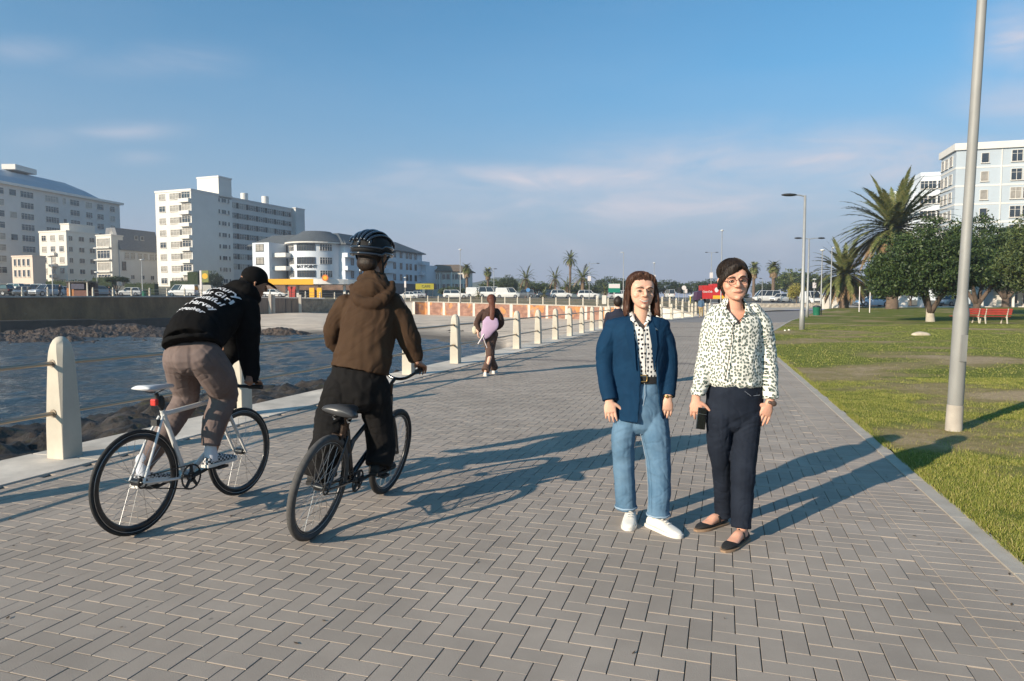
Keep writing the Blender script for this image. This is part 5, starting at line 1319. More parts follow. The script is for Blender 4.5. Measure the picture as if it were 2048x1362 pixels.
# big lamp post in the foreground
P = gr(1907, 862); big = thing('lamp_post', 'tall grey steel lamp post standing nearest on the lawn at right', 'lamp post', P, 0, 'lamp posts'); big.rotation_euler[1] = R(1.5)
mb = MB(); mb.tube([(0, 0, -.1), (0, 0, .30)], [.088, .083], 20); mb.build('concrete_foot', m_conc, big, smooth=40)
mb = MB(); mb.tube([(0, 0, .30), (0, 0, .32), (0, 0, 1.28), (0, 0, 1.34), (0, 0, 1.52), (0, 0, 1.56), (0, 0, 3.9), (0, 0, 8.6)], [.076, .080, .079, .080, .055, .054, .050, .038], 20); mb.build('pole', galv, big, smooth=30)
mb = MB(); mb.box((.0, -.08, .95), (.07, .02, .30)); mb.build('access_door', galv, big)
mb = MB(); mb.tube([(0, 0, 8.55), (.3, 0, 8.75), (1.4, 0, 8.85)], .03, 8); ar = mb.build('arm', galv, big); mb = MB(); mb.ell((1.7, 0, 8.85), (.4, .15, .08)); mb.build('lamp_head', galv2, ar)
# benches
bred = M('red_bench_paint', (.36, .045, .03), .5, .2, 4, .1); bwht = m_conc2
def bench(P, rz, label):
    t = thing('park_bench', label, 'bench', P, rz, 'red benches'); L = 1.75
    for x in (-L * .36, L * .36):
        mb = MB(); mb.tube([(x, .28, 0), (x, .20, .42), (x, .32, .92)], [(.05, .04)] * 3, 6); mb.tube([(x, -.30, 0), (x, -.2, .38)], [(.05, .04)] * 2, 6); mb.tube([(x, -.24, .39), (x, .24, .39)], [(.05, .04)] * 2, 6); mb.build('leg', bwht, t)
    mb = MB()
    for k in range(4): mb.box((0, -.24 + k * .13, .44), (L, .105, .035))
    mb.build('seat', bred, t); mb = MB()
    for k in range(3): mb.box((0, .25 + k * .035, .60 + k * .13), (L, .03, .11))
    mb.build('backrest', bred, t); return t
Pb = gr(1987, 647.5); bench(Pb, math.pi - .05, 'red bench at right, wholly clear of the lamp post')
Pb2 = gr(1932, 646); bench(Pb2, math.pi + .05, 'red bench partly hidden behind the near lamp post')
# bins
def bin_(P, label, s=1.):
    t = thing('litter_bin', label, 'litter bin', P, 0, 'green litter bins'); g_ = M('bin_green', (.01, .13, .07), .45, .1)
    mb = MB(); mb.tube([(0, 0, .0), (0, 0, .05), (0, 0, .78), (0, 0, .80)], [(.22, .22), (.27, .27), (.32, .32), (.33, .33)], 16); mb.build('body', g_, t, smooth=40)
    mb = MB(); mb.tube([(0, 0, .80), (0, 0, .86), (0, 0, .95)], [.34, .33, .12], 16); mb.build('lid', M('bin_lid', (.02, .03, .03), .5), t, smooth=40)
    mb = MB(); mb.cyl((.4, 0, 0), (.4, 0, 1.05), .04, seg=8); mb.build('post', blk, t); t.scale = (s,) * 3
P = gr(1633, 633); bin_(P, 'green litter bin at the bend of the lawn edge'); bin_(gp(290, 103), 'small green litter bin on the far promenade', 1.0)
# thin poles, stones on the lawn
for px, yb, yt, lb in ((1718, 628, 573, 'thin white stake left one on the back of the lawn'), (1739, 629.5, 583, 'thin white stake right one on the back of the lawn')):
    P = gr(px, yb); P.z = lawn_z(P.x, P.y); t = thing('stake', lb, 'stake', P, 0, 'thin stakes'); mb = MB(); mb.cyl((0, 0, -.1), (0, 0, zat(yt, P) - P.z), .045); mb.build('shaft', swhite, t)
def stone(P, r, label, m_=None):
    mb = MB(); mb.ell((0, 0, r[2] * .3), r, nu=18, nv=12); o = mb.build('stone', m_ or M('pale_stone', (.50, .42, .32), .9, .2, 6, .5, 30), None, True, P)
    for v in o.data.vertices: v.co *= 1 + .25 * noise.noise(v.co * 4 + V((P.x, 0, 0)))
    tag(o, label, 'stone', 'stones on the lawn')
stone(gr(1842, 671), (.42, .2, .12), 'flat sandy stone lying in the middle of the lawn'); stone(gr(1570, 662), (.05, .05, .05), 'small white pebble, left of two, by the near lamp base', m_white); stone(gr(1578, 661), (.06, .05, .05), 'small white pebble, right of two, by the near lamp base', m_white)
# ================================================================== BICYCLES
alu = M('brushed_metal', (.55, .54, .52), .3, .1, 9, 0, metal=.9)
spoke_m = M('steel_spoke', (.42, .41, .40), .3, .05, 9, 0, metal=.9)
bike_white = M('white_frame_enamel', (.66, .65, .62), .25, .05, 4, 0, coat=.5)
bike_black = M('black_frame_enamel', (.015, .015, .016), .22, .05, 4, 0, coat=.6)
rub = M('bicycle_rubber', (.022, .021, .020), .75, .2, 30, .2, 90)
rub_g = M('worn_grey_rubber', (.075, .070, .066), .85, .2, 30, .2, 90)
rimblk = M('black_rim', (.014, .014, .015), .3, .05, 9, 0, coat=.3)
dkc = M('bronze_black_metal', (.07, .05, .04), .3, .1, 9, 0, metal=.8)
def ring(mb, c, R_, r, seg=56, sg=10, flat=1., mi=0):
    mb.tube([V(c) + V((R_ * math.cos(a), 0, R_ * math.sin(a))) for a in np.linspace(0, 2 * math.pi, seg, endpoint=False)], [(r, r * flat)] * seg, sg, mi, side=[V((math.cos(a), 0, math.sin(a))) for a in np.linspace(0, 2 * math.pi, seg, endpoint=False)], closed=True)
def wheel(root, c, R_, tr, rimdepth, tm, rm, nsp, name='wheel', front=False):
    mb = MB(); ring(mb, c, R_ - tr, tr); w = mb.build(name, tm, root, smooth=True)
    mb = MB(); Rr = R_ - 2 * tr + .004; n = 56
    mb.tube([V(c) + V(((Rr - rimdepth / 2) * math.cos(a), 0, (Rr - rimdepth / 2) * math.sin(a))) for a in np.linspace(0, 2 * math.pi, n, endpoint=False)], [(rimdepth / 2, .012)] * n, 10, 0, side=[V((math.cos(a), 0, math.sin(a))) for a in np.linspace(0, 2 * math.pi, n, endpoint=False)], closed=True)
    mb.build('rim', rm, w, smooth=True)
    mb = MB()
    for s in (-1, 1): ring(mb, V(c) + V((0, s * .0105, 0)), Rr - .004, .0022, sg=6)
    mb.build('brake_track', spoke_m, w, smooth=True)
    mb = MB()
    for k in range(nsp):
        a = 2 * math.pi * k / nsp; s = -1 if k % 2 else 1; b = a + (.5 if (k // 2) % 2 else -.5)
        mb.tube([V(c) + V((.022 * math.cos(b), s * .032, .022 * math.sin(b))), V(c) + V(((Rr - rimdepth) * math.cos(a), s * .002, (Rr - rimdepth) * math.sin(a)))], .0014, 5)
    mb.build('spokes', spoke_m, w)
    mb = MB(); mb.tube([V(c) + V((0, y, 0)) for y in (-.055, -.05, -.034, -.03, .03, .034, .05, .055)], [.009, .012, .012, .024, .024, .014, .012, .009], 14); mb.build('hub', rimblk, w, smooth=40)
    return w
def bicycle(label, X, Y, th, lean, wb, fm, kind):
    root = thing('bicycle', label, 'bicycle', (X, Y, .001), 0, 'bicycles ridden along the promenade'); root.rotation_euler = (lean, 0, math.pi / 2 - th)
    R_ = .335; A = V((0, 0, R_)); B = V((wb, 0, R_)); fx = kind == 'fixie'
    if fx: wheel(root, A, R_, .0125, .044, rub, rimblk, 24); wheel(root, B, R_, .0125, .044, rub, rimblk, 24)
    else: wheel(root, A, R_, .024, .018, rub_g, rimblk, 32); wheel(root, B, R_, .024, .018, rub, rimblk, 32)
    BB = V((.40 if fx else .43, 0, .275)); ST = V((.215 if fx else .25, 0, .765 if fx else .66)); HT = V((wb - .185, 0, .80 if fx else .79)); HB = V((wb - .145, 0, .665 if fx else .66))
    tt = .0165 if fx else .017
    mb = MB(); mb.tube([BB, ST], tt, 12); mb.tube([HT + V((.004, 0, -.03)), ST + V((0, 0, -.03))] if fx else [HT + V((0, 0, -.03)), V((.62, 0, .70)), V((.36, 0, .56)), ST + V((.06, 0, -.22))][::1], tt * (1.0 if fx else .95), 12)
    mb.tube([HB + V((-.01, 0, .02)), V((.70, 0, .46)), BB] if fx else [HB, V((.75, 0, .50)), BB + V((.02, 0, .05)), BB], tt * 1.15, 12); mb.tube([HT + V((-.005, 0, .02)), HB], .021, 14)
    for s in (-1, 1):
        mb.tube([BB + V((-.03, s * .022, 0)), V((.2, s * .04, .30)), A + V((0, s * .058, 0))], .0095, 9); mb.tube([ST + V((-.01, s * .015, -.04)), V((.13, s * .04, .60)) if fx else V((.14, s * .045, .52)), A + V((0, s * .058, 0))], .0085, 9)
    mb.cyl(BB + V((0, -.035, 0)), BB + V((0, .035, 0)), .024, seg=14); mb.build('frame', fm, root, smooth=40)
    mb = MB()
    for s in (-1, 1): mb.tube([HB + V((.004, s * .03, -.02)), HB + V((.035, s * .052, -.12)), B + V((0, s * .056, 0))], [.014, .013, .009], 10)
    mb.tube([HB + V((.004, -.035, -.02)), HB + V((.004, .035, -.02))], .016, 10); mb.tube([HB + V((-.002, 0, .0)), HB + V((.006, 0, -.03))], .018, 10); mb.build('fork', fm, root, smooth=40)
    # seat post and saddle
    sz = .925 if fx else .80; sp = ST + (ST - BB).normalized() * (sz - ST.z - .04)
    mb = MB(); mb.tube([ST, sp], .0135, 10); mb.build('seat_post', blk if fx else dkc, root, smooth=40)
    pr = [(-.13, .070, .012), (-.11, .078, .022), (-.05, .066, .030), (.02, .034, .026), (.09, .020, .022), (.135, .014, .016), (.145, .006, .008)] if fx else [(-.135, .10, .02), (-.115, .12, .045), (-.05, .108, .055), (.02, .055, .045), (.08, .03, .035), (.12, .022, .02), (.13, .01, .01)]
    mb = MB(); mb.loft([[V((sp.x + x, w * math.cos(a), sz - .012 + h * math.sin(a) * (.5 if math.sin(a) < 0 else 1) + (.012 if x < -.08 else 0))) for a in np.linspace(0, 2 * math.pi, 16, endpoint=False)] for x, w, h in pr])
    sad = mb.build('saddle', M('white_saddle', (.62, .62, .62), .35, .05, 9, .05) if fx else M('black_saddle', (.05, .05, .052), .32, .1, 9, .05), root, smooth=True)
    mb = MB()
    for s in (-1, 1): mb.tube([(sp.x - .10, s * .03, sz - .005), (sp.x - .02, s * .022, sz - .04), (sp.x + .10, s * .012, sz - .008)], .0035, 6)
    if not fx:
        for s in (-1, 1):
            mb.tube([(sp.x - .06 + .012 * math.cos(k * .9), s * .05 + .012 * math.sin(k * .9), sz - .015 - k * .0035) for k in range(16)], .003, 5)
    mb.build('saddle_rails', blk if fx else alu, sad)
    if fx:
        q = ST.lerp(sp, .35) + V((-.045, 0, .02)); mb = MB(); mb.box(q, (.03, .045, .045), 0); o = mb.build('rear_light', M('red_reflector', (.60, .05, .04), .25, .05, 9, 0), root); b_ = o.modifiers.new('b', 'BEVEL'); b_.width = .008; b_.segments = 2
        mb = MB(); mb.tube([q + V((.02, 0, 0)), q + V((.045, 0, 0))], .012, 8); mb.ell(ST + V((-.005, 0, .05)), (.024, .022, .05)); mb.build('seat_clamp', blk, root, smooth=40)
    # drivetrain
    cr_ = .082 if fx else .07; yo = -.048
    mb = MB(); ring(mb, BB + V((0, yo, 0)), cr_, .0055, 40, 8); ring(mb, BB + V((0, yo, 0)), .03, .008, 20, 8)
    for k in range(5): a = k * 2 * math.pi / 5 + .3; mb.tube([BB + V((.02 * math.cos(a), yo, .02 * math.sin(a))), BB + V((cr_ * math.cos(a), yo, cr_ * math.sin(a)))], [.013, .010], 8)
    for k in range(40): a = k * 2 * math.pi / 40; mb.box(BB + V(((cr_ + .006) * math.cos(a), yo, (cr_ + .006) * math.sin(a))), (.006, .003, .006))
    mb.build('chainring', blk, root)
    ca = R(14) if fx else R(8)
    for s, a in ((-1, ca), (1, ca + math.pi)):
        e = BB + V((.168 * math.cos(a), s * .085, .168 * math.sin(a))); mb = MB(); mb.tube([BB + V((0, s * .055, 0)), e], [(.013, .008), (.010, .007)], 8); k_ = mb.build('crank_arm', blk, root, smooth=40)
        mb = MB(); mb.box(e + V((0, s * .055, 0)), (.09, .085, .016)); mb.cyl(e, e + V((0, s * .06, 0)), .008); mb.build('pedal', blk, k_)
    mb = MB()
    for z in (1, -1): mb.tube([BB + V((0, yo, z * (cr_ + .003))), A + V((0, yo, z * .034))], .0042, 6)
    ring(mb, A + V((0, yo, 0)), .034, .006, 24, 6); mb.build('chain', M('oily_chain', (.06, .055, .05), .5, .2, 40, 0, metal=.6), root)
    # handlebar
    if fx:
        mb = MB(); st = HT + V((-.012, 0, .05)); g = V((HT.x + .075, 0, HT.z + .055)); mb.tube([HT + V((0, 0, .0)), st, g], [.017, .017, .014], 10); mb.build('stem', blk, root, smooth=True)
        mb = MB(); mb.tube([g + V((.0, y, 0)) for y in (-.30, -.1, .1, .30)], .0125, 10); h = mb.build('handlebar', blk, root, smooth=True)
        for s in (-1, 1): mb = MB(); mb.tube([g + V((0, s * .19, 0)), g + V((0, s * .305, 0))], .017, 10); mb.build('grip', rub, h); mb = MB(); mb.tube([g + V((.02, s * .17, 0)), g + V((.06, s * .24, -.02))], .006, 6); mb.build('brake_lever', blk, h)
        mb = MB(); mb.box((.16, 0, .69), (.03, .05, .04)); mb.build('brake_caliper', blk, root); mb = MB(); mb.box((wb - .07, 0, .70), (.04, .05, .05)); mb.build('brake_caliper', blk, root)
    else:
        mb = MB(); mb.tube([HT, HT + V((-.02, 0, .11)), HT + V((.03, 0, .14))], .014, 10); mb.build('stem', dkc, root, smooth=True); c = HT + V((.03, 0, .14))
        mb = MB(); half = [c, c + V((.01, -.08, .02)), c + V((-.01, -.18, .10)), c + V((-.08, -.235, .13)), c + V((-.22, -.25, .13))]
        pts = [V((p.x, -p.y, p.z)) for p in half[::-1]] + half[1:]
        from_ = []
        for i in range(len(pts) - 1):
            p0, p1, p2, p3 = pts[max(i - 1, 0)], pts[i], pts[i + 1], pts[min(i + 2, len(pts) - 1)]
            for t in (0, .25, .5, .75): from_.append(.5 * ((2 * p1) + (p2 - p0) * t + (2 * p0 - 5 * p1 + 4 * p2 - p3) * t * t + (3 * p1 - p0 - 3 * p2 + p3) * t ** 3))
        from_.append(pts[-1]); mb.tube(from_, .0115, 10); h = mb.build('handlebar', M('dark_chrome', (.12, .12, .12), .2, .05, 9, 0, metal=.9), root, smooth=True)
        for s in (-1, 1): mb = MB(); mb.tube([V((c.x - .10, s * .238, c.z + .13)), V((c.x - .23, s * .250, c.z + .13))], .017, 10); mb.build('grip', rub, h)
        mb = MB(); mb.box((.13, 0, .64), (.03, .07, .03)); mb.tube([(.20, 0, .62), (.20, 0, .70)], .022, 10); mb.build('seat_clamp', dkc, root)
    bpy.context.view_layer.update(); return root
bk1 = bicycle('white fixed-gear bicycle with deep black rims ridden by the hooded cyclist at left', -2.389, 4.284, R(19.06), 0, .937, bike_white, 'fixie')
bk2 = bicycle('black cruiser bicycle with fat tyres under the cyclist in the brown hoodie', -1.256, 4.199, R(14.85), R(10.6), 1.041, bike_black, 'cruiser')
def bl_(b, p): return b.matrix_world @ V(p)
# ================================================================== PEOPLE
def cr(pts, rad, n=5):
    pts = [V(p) for p in pts]; rad = [r if isinstance(r, (tuple, list)) else (r, r) for r in rad]; P, Q = [], []
    for i in range(len(pts) - 1):
        p0, p1, p2, p3 = pts[max(i - 1, 0)], pts[i], pts[i + 1], pts[min(i + 2, len(pts) - 1)]
        for k in range(n):
            t = k / n; P.append(.5 * ((2 * p1) + (p2 - p0) * t + (2 * p0 - 5 * p1 + 4 * p2 - p3) * t * t + (3 * p1 - p0 - 3 * p2 + p3) * t ** 3))
            s = t * t * (3 - 2 * t); Q.append(tuple(a + (b - a) * s for a, b in zip(rad[i], rad[i + 1])))
    P.append(pts[-1]); Q.append(rad[-1]); return P, Q
def limb(mb, pts, rad, side=None, seg=18, n=5, r0=True, r1=True):
    P, Q = cr(pts, rad, n)
    if r0:
        d = (P[0] - P[1]).normalized(); a = min(Q[0]); P = [P[0] + d * a * .95, P[0] + d * a * .7, P[0] + d * a * .35] + P; Q = [(Q[0][0] * .2, Q[0][1] * .2), (Q[0][0] * .68, Q[0][1] * .68), (Q[0][0] * .93, Q[0][1] * .93)] + Q
    if r1:
        d = (P[-1] - P[-2]).normalized(); a = min(Q[-1]); q = Q[-1]; P = P + [P[-1] + d * a * .35, P[-1] + d * a * .7, P[-1] + d * a * .95]; Q = Q + [(q[0] * .93, q[1] * .93), (q[0] * .68, q[1] * .68), (q[0] * .2, q[1] * .2)]
    mb.tube(P, Q, seg, 0, side=side); return mb
def fuse(mb, name, mat_, root, voxel=.006, smooth=3, disp=None, post=None):
    me = mb.mesh('tmp', mat_); o = bpy.data.objects.new('tmp', me); COL.objects.link(o)
    m = o.modifiers.new('r', 'REMESH'); m.mode = 'VOXEL'; m.voxel_size = voxel; m.use_smooth_shade = True
    if smooth: s = o.modifiers.new('s', 'SMOOTH'); s.iterations = smooth; s.factor = .5
    bpy.context.view_layer.update(); dg = bpy.context.evaluated_depsgraph_get(); nm = bpy.data.meshes.new_from_object(o.evaluated_get(dg)); bpy.data.objects.remove(o); bpy.data.meshes.remove(me)
    nm.name = name; nm.materials.clear(); nm.materials.append(mat_)
    if disp:
        n = len(nm.vertices); co = np.empty(n * 3); nm.vertices.foreach_get('co', co); co = co.reshape(-1, 3); no = np.empty(n * 3); nm.vertices.foreach_get('normal', no) ; no = no.reshape(-1, 3)
        d = np.array([disp(c, nn) for c, nn in zip(co, no)]); co += no * d[:, None]; nm.vertices.foreach_set('co', co.reshape(-1))
    nm.shade_smooth(); nm.update(); ob = bpy.data.objects.new(name, nm); COL.objects.link(ob)
    if root is not None: ob.parent = root; loc_(ob, root)
    return ob
def folds(amp, sx=9, sz=16, seed=0., drape=.4, crease=.7):
    def f(c, n):
        w = noise.noise(V((c[0] * 3 + seed, c[1] * 3, c[2] * 4)))
        a = noise.noise(V((c[0] * sx + w * 2 + seed, c[1] * sx, c[2] * sz + w * 3))); b = noise.noise(V((c[0] * 22 + seed, c[1] * 22, c[2] * 5 + 3)))
        c2 = noise.noise(V((c[0] * sx * 1.7 + w * 3 + seed + 9, c[1] * sx * 1.7, c[2] * sz * .8 - w * 4)))
        r_ = 1 - abs(a) * 2.2
        return amp * (r_ * .65 - .2 + drape * b - crease * math.exp(-(c2 / .10) ** 2))
    return f
def shell(mb, levels, th=.012, seg=44, fr=V((0, -1, 0)), rt=V((1, 0, 0))):
    rings = []
    for c, rx, ry, gL, gR in levels:
        c = V(c); a0, a1 = R(gR) + .002, 2 * math.pi + R(gL) - .002; out = []; inn = []
        for k in range(seg):
            a = a0 + (a1 - a0) * k / (seg - 1); out.append(c + rt * (rx * math.sin(a)) + fr * (ry * math.cos(a))); inn.append(c + rt * ((rx - th) * math.sin(a)) + fr * ((ry - th) * math.cos(a)))
        rings.append(out + inn[::-1])
    mb.loft(rings); return mb
def densify(levels, n=4):
    out = []
    for i in range(len(levels) - 1):
        a, b = levels[i], levels[i + 1]
        for k in range(n):
            t = k / n; out.append((V(a[0]).lerp(V(b[0]), t),) + tuple(p + (q - p) * t for p, q in zip(a[1:], b[1:])))
    out.append(levels[-1]); return out
def hand(mb, w, d, n, right=True, curl=.28, s=1., spread=.06, thumb=.7, per=None):
    w = V(w); d = V(d).normalized(); n = V(n); n = (n - d * n.dot(d)).normalized(); t = d.cross(n) if right else n.cross(d)
    limb(mb, [w - d * .02, w + d * .02, w + d * .055, w + d * .085], [(.024 * s, .019 * s), (.028 * s, .017 * s), (.040 * s, .0155 * s), (.040 * s, .0125 * s)], side=t, seg=14, n=3)
    for i, (off, L) in enumerate(((.030, .072), (.0105, .080), (-.0105, .074), (-.0295, .057))):
        b = w + d * (.082 * s if i != 3 else .076 * s) + t * off * s; c = curl if per is None else per[i]; dd = (d + t * (off * spread * 40)).normalized(); pts = [b - dd * .02]; ax = t
        pts.append(b); cur = dd.copy()
        for seg_, f in enumerate((.45, .31, .24)):
            cur = (Matrix.Rotation(c * (1 + .25 * seg_) * (1 if cur.cross(n).dot(t) < 0 else -1) * (1), 3, t) @ cur) if False else (cur + n * c * (1 + .3 * seg_)).normalized()
            pts.append(pts[-1] + cur * L * f * s)
        limb(mb, pts, [.0092 * s, .0090 * s, .0082 * s, .0075 * s, .0062 * s], seg=10, n=3)
    b = w + d * .028 * s + t * .020 * s; e = (d * .62 + t * thumb + n * .28).normalized(); e2 = (e + d * .35).normalized()
    limb(mb, [b - t * .01, b + e * .028 * s, b + e * .055 * s, b + e * .055 * s + e2 * .028 * s], [.0145 * s, .0125 * s, .0105 * s, .0078 * s], seg=10, n=3)
def head(mb, c, f, u, s=1., wx=1.):
    f = V(f).normalized(); u = V(u).normalized(); X = u.cross(f).normalized(); u = f.cross(X).normalized()
    def L(x, y, z): return V(c) + (X * x * wx + f * y + u * z) * s
    rot = Matrix((X, f, u)).transposed()
    mb.ell(L(0, -.012, .038), (.074 * s * wx, .092 * s, .078 * s), rot=rot, nu=24, nv=16)
    rings = []
    for z, hw, fy, by in ((.07, .060, .070, -.03), (.045, .068, .082, -.03), (.02, .070, .086, -.03), (-.005, .069, .083, -.03), (-.03, .067, .083, -.025), (-.055, .062, .084, -.015), (-.075, .055, .083, -.003), (-.092, .044, .082, .01), (-.106, .030, .078, .028), (-.114, .014, .066, .045)):
        cy, ry = (fy + by) / 2, (fy - by) / 2; rings.append([L(hw * math.copysign(abs(math.cos(a)) ** .85, math.cos(a)), cy + ry * math.copysign(abs(math.sin(a)) ** .9, math.sin(a)), z) for a in np.linspace(0, 2 * math.pi, 28, endpoint=False)])
    mb.loft(rings)
    limb(mb, [L(0, .080, .022), L(0, .095, .0), L(0, .108, -.022), L(0, .106, -.030)], [.0075 * s, .0085 * s, .0115 * s, .010 * s], seg=10)
    for sx in (-1, 1):
        mb.ell(L(sx * .012, .094, -.031), (.009 * s, .011 * s, .0075 * s), rot=rot, nu=10, nv=7)
        limb(mb, [L(sx * .012, .086, .020), L(sx * .030, .086, .026), L(sx * .050, .070, .021)], [.007 * s, .009 * s, .007 * s], seg=8)
        mb.ell(L(sx * .040, .060, -.030), (.026 * s, .020 * s, .022 * s), rot=rot, nu=12, nv=8)
        limb(mb, [L(sx * .071, -.005, .018), L(sx * .080, -.018, .012), L(sx * .079, -.014, -.012), L(sx * .070, -.002, -.030)], [.006 * s, .0075 * s, .0065 * s, .006 * s], seg=8)
        mb.ell(L(sx * .031, .0745, -.001), (.0155 * s, .0085 * s, .0095 * s), rot=rot, nu=12, nv=8)
    mb.ell(L(0, .076, -.100), (.020 * s, .016 * s, .015 * s), rot=rot, nu=12, nv=8)
    limb(mb, [L(-.022, .084, -.060), L(0, .090, -.058), L(.022, .084, -.060)], [.006 * s, .0085 * s, .006 * s], seg=8)
    return L, rot
def face(root, L, rot, s, hairm, smile=1., lipm=None, eyes=.45):
    ew = M('eye_white', (.55, .50, .46), .3, .05); ei = M('eye_iris', (.05, .035, .025), .2, .1); lip = lipm or M('lips', (.50, .19, .15), .4, .1, 30, .1); tooth = M('teeth', (.72, .68, .60), .3, .03); lash = M('lashes', (.03, .02, .015), .7)
    for sx in (-1, 1):
        mb = MB(); mb.ell(L(sx * .031, .0775, -.001), (.0120 * s, .0068 * s, .0060 * s * (.4 + eyes)), rot=rot); e = mb.build('eye', ew, root, True); loc_(e, root)
        mb = MB(); mb.ell(L(sx * .031, .0822, -.001), (.0055 * s, .0030 * s, .0048 * s * (.5 + eyes)), rot=rot); i = mb.build('iris', ei, root, True); loc_(i, root); i.parent = e
        mb = MB(); mb.tube(cr([L(sx * .018, .0845, .0), L(sx * .031, .0875, .0050), L(sx * .045, .0775, .0)], [.0016 * s, .0024 * s, .0014 * s])[0], .0021 * s, 6); mb.tube(cr([L(sx * .019, .083, -.004), L(sx * .031, .0850, -.0065), L(sx * .044, .077, -.003)], [1, 1, 1])[0], .0011 * s, 5); l_ = mb.build('eyelash', lash, root, True); loc_(l_, root); l_.parent = e
        mb = MB(); P, Q = cr([L(sx * .013, .0945, .019), L(sx * .030, .0950, .0262), L(sx * .052, .077, .019)], [.0030 * s, .0036 * s, .0014 * s]); mb.tube(P, Q, 7); loc_(mb.build('eyebrow', hairm, root, True), root)
    up = .008 * smile; w_ = .023 + .010 * smile; op = max(0, smile - .6) * .030
    if smile > .8:
        mb = MB(); P, Q = cr([L(-w_ * .92, .0800, -.0615 + up * .9), L(-w_ * .5, .0880, -.0620 - op * .1), L(0, .0905, -.0640 - op * .15), L(w_ * .5, .0880, -.0620 - op * .1), L(w_ * .92, .0800, -.0615 + up * .9)], [(.0015 * s, .0015 * s), (.0050 * s, .0030 * s), (.0062 * s, .0035 * s), (.0050 * s, .0030 * s), (.0015 * s, .0015 * s)]); mb.tube(P, Q, 10, side=rot @ V((0, 0, 1))); t_ = mb.build('teeth', tooth, root, True); loc_(t_, root)
    mb = MB(); P, Q = cr([L(-w_, .0790, -.060 + up), L(-.011, .0925, -.0570), L(0, .0940, -.0580), L(.011, .0925, -.0570), L(w_, .0790, -.060 + up)], [(.0012 * s, .0012 * s), (.0024 * s, .0024 * s), (.0021 * s, .0021 * s), (.0024 * s, .0024 * s), (.0012 * s, .0012 * s)]); mb.tube(P, Q, 8)
    P, Q = cr([L(-w_, .0790, -.061 + up), L(-.013, .0900, -.0640 - op), L(0, .0915, -.0660 - op), L(.013, .0900, -.0640 - op), L(w_, .0790, -.061 + up)], [(.0012 * s, .0012 * s), (.0028 * s, .0028 * s), (.0032 * s, .0032 * s), (.0028 * s, .0028 * s), (.0012 * s, .0012 * s)]); mb.tube(P, Q, 8)
    lp = mb.build('lips', lip, root, True); loc_(lp, root)
    if smile > .8: t_.parent = lp
    sk_ = root.get('skin_fold')
def hairdisp(c0, A=.0035, k=13):
    def f(c, n):
        a = math.atan2(c[1] - c0.y, c[0] - c0.x); return A * noise.noise(V((math.cos(a) * k, math.sin(a) * k, c[2] * 4))) + A * .5 * noise.noise(V((math.cos(a) * k * 2.3, math.sin(a) * k * 2.3, c[2] * 5 + 4)))
    return f
def strands(hair, root, L, mat_, n=220, r=.0009, seed=2, zlow=-.17):
    g = random.Random(seed); bv = BVHTree.FromPolygons([v.co + root.location for v in hair.data.vertices], [p.vertices for p in hair.data.polygons]); mb = MB()
    for k in range(n):
        a = g.uniform(0, 6.283); tw = g.uniform(-.25, .25); P = []; last = None
        st = [('s', R(e)) for e in range(80, -1, -10)] + [('h', -.012 * i) for i in range(1, int(-zlow / .012))]
        i0 = g.randrange(0, 5); i1 = g.randrange(len(st) - 6, len(st))
        for j, (m_, v_) in enumerate(st[i0:i1]):
            aa = a + tw * j / 14; c = L(0, -.02, .04)
            if m_ == 's': o = c; d = (L(math.cos(aa) * math.cos(v_), math.sin(aa) * math.cos(v_), math.sin(v_)) - L(0, 0, 0)).normalized()
            else: o = L(0, -.02, .04 + v_); d = (L(math.cos(aa), math.sin(aa), 0) - L(0, 0, 0)).normalized()
            h = bv.ray_cast(o + d * .30, -d)
            if h[0] is None or (h[0] - o).length > .15 or (last is not None and (h[0] - last).length > .035): break
            last = h[0]; P.append(h[0] + d * g.uniform(.0003, .0018))
        if len(P) > 4: mb.tube(P, [r * (1 if q < len(P) - 1 else .3) for q in range(len(P))], 4)
    o = mb.build('strands', mat_, root); loc_(o, root); o.parent = hair; return o
def shoe(root, heel, toe, mat_, sole_m, w=.046, prof='sneaker', name='shoe', up=None, zlift=0.):
    heel, toe = V(heel), V(toe); d = toe - heel; Ln = d.length; d.normalize(); upv = V((0, 0, 1)) if up is None else V(up); pr = d.cross(upv).normalized()
    T = {'sneaker': [(0, .55, .055), (.04, .72, .078), (.18, .80, .088), (.34, .84, .086), (.46, .90, .078), (.60, 1.0, .062), (.76, 1.02, .050), (.90, .85, .042), (.97, .55, .034), (1, .25, .026)],
         'flat': [(0, .5, .050), (.04, .68, .056), (.16, .76, .046), (.30, .78, .030), (.48, .84, .026), (.60, .95, .036), (.70, 1.0, .046), (.82, .92, .044), (.93, .65, .036), (1, .25, .024)]}[prof]
    mb = MB(); rings = []
    for t, ww, h in T:
        c = heel + d * Ln * t; hw = w * ww; z0 = .016
        rings.append([c + pr * (hw * x) + upv * z for x, z in ((-.9, z0), (-1.0, z0 + (h - z0) * .3), (-.92, z0 + (h - z0) * .7), (-.6, h * .97), (0, h), (.6, h * .97), (.92, z0 + (h - z0) * .7), (1.0, z0 + (h - z0) * .3), (.9, z0))])
    mb.loft(rings); s = mb.build(name, mat_, root, smooth=50); 
    sb = s.modifiers.new('s', 'SUBSURF'); sb.levels = 1; sb.render_levels = 2; loc_(s, root)
    mb = MB(); mb.loft([[heel + d * Ln * t * 1.0 + d * ((-.006 if t == 0 else .006 if t == 1 else 0)) + pr * ((w * ww + .004) * x) + upv * z for x, z in ((-1, .001), (-1.02, .012), (-.98, .022 if prof == 'sneaker' else .013), (.98, .022 if prof == 'sneaker' else .013), (1.02, .012), (1, .001))] for t, ww, h in T]); so_ = mb.build('sole', sole_m, root, smooth=50); loc_(so_, root); so_.parent = s
    return s
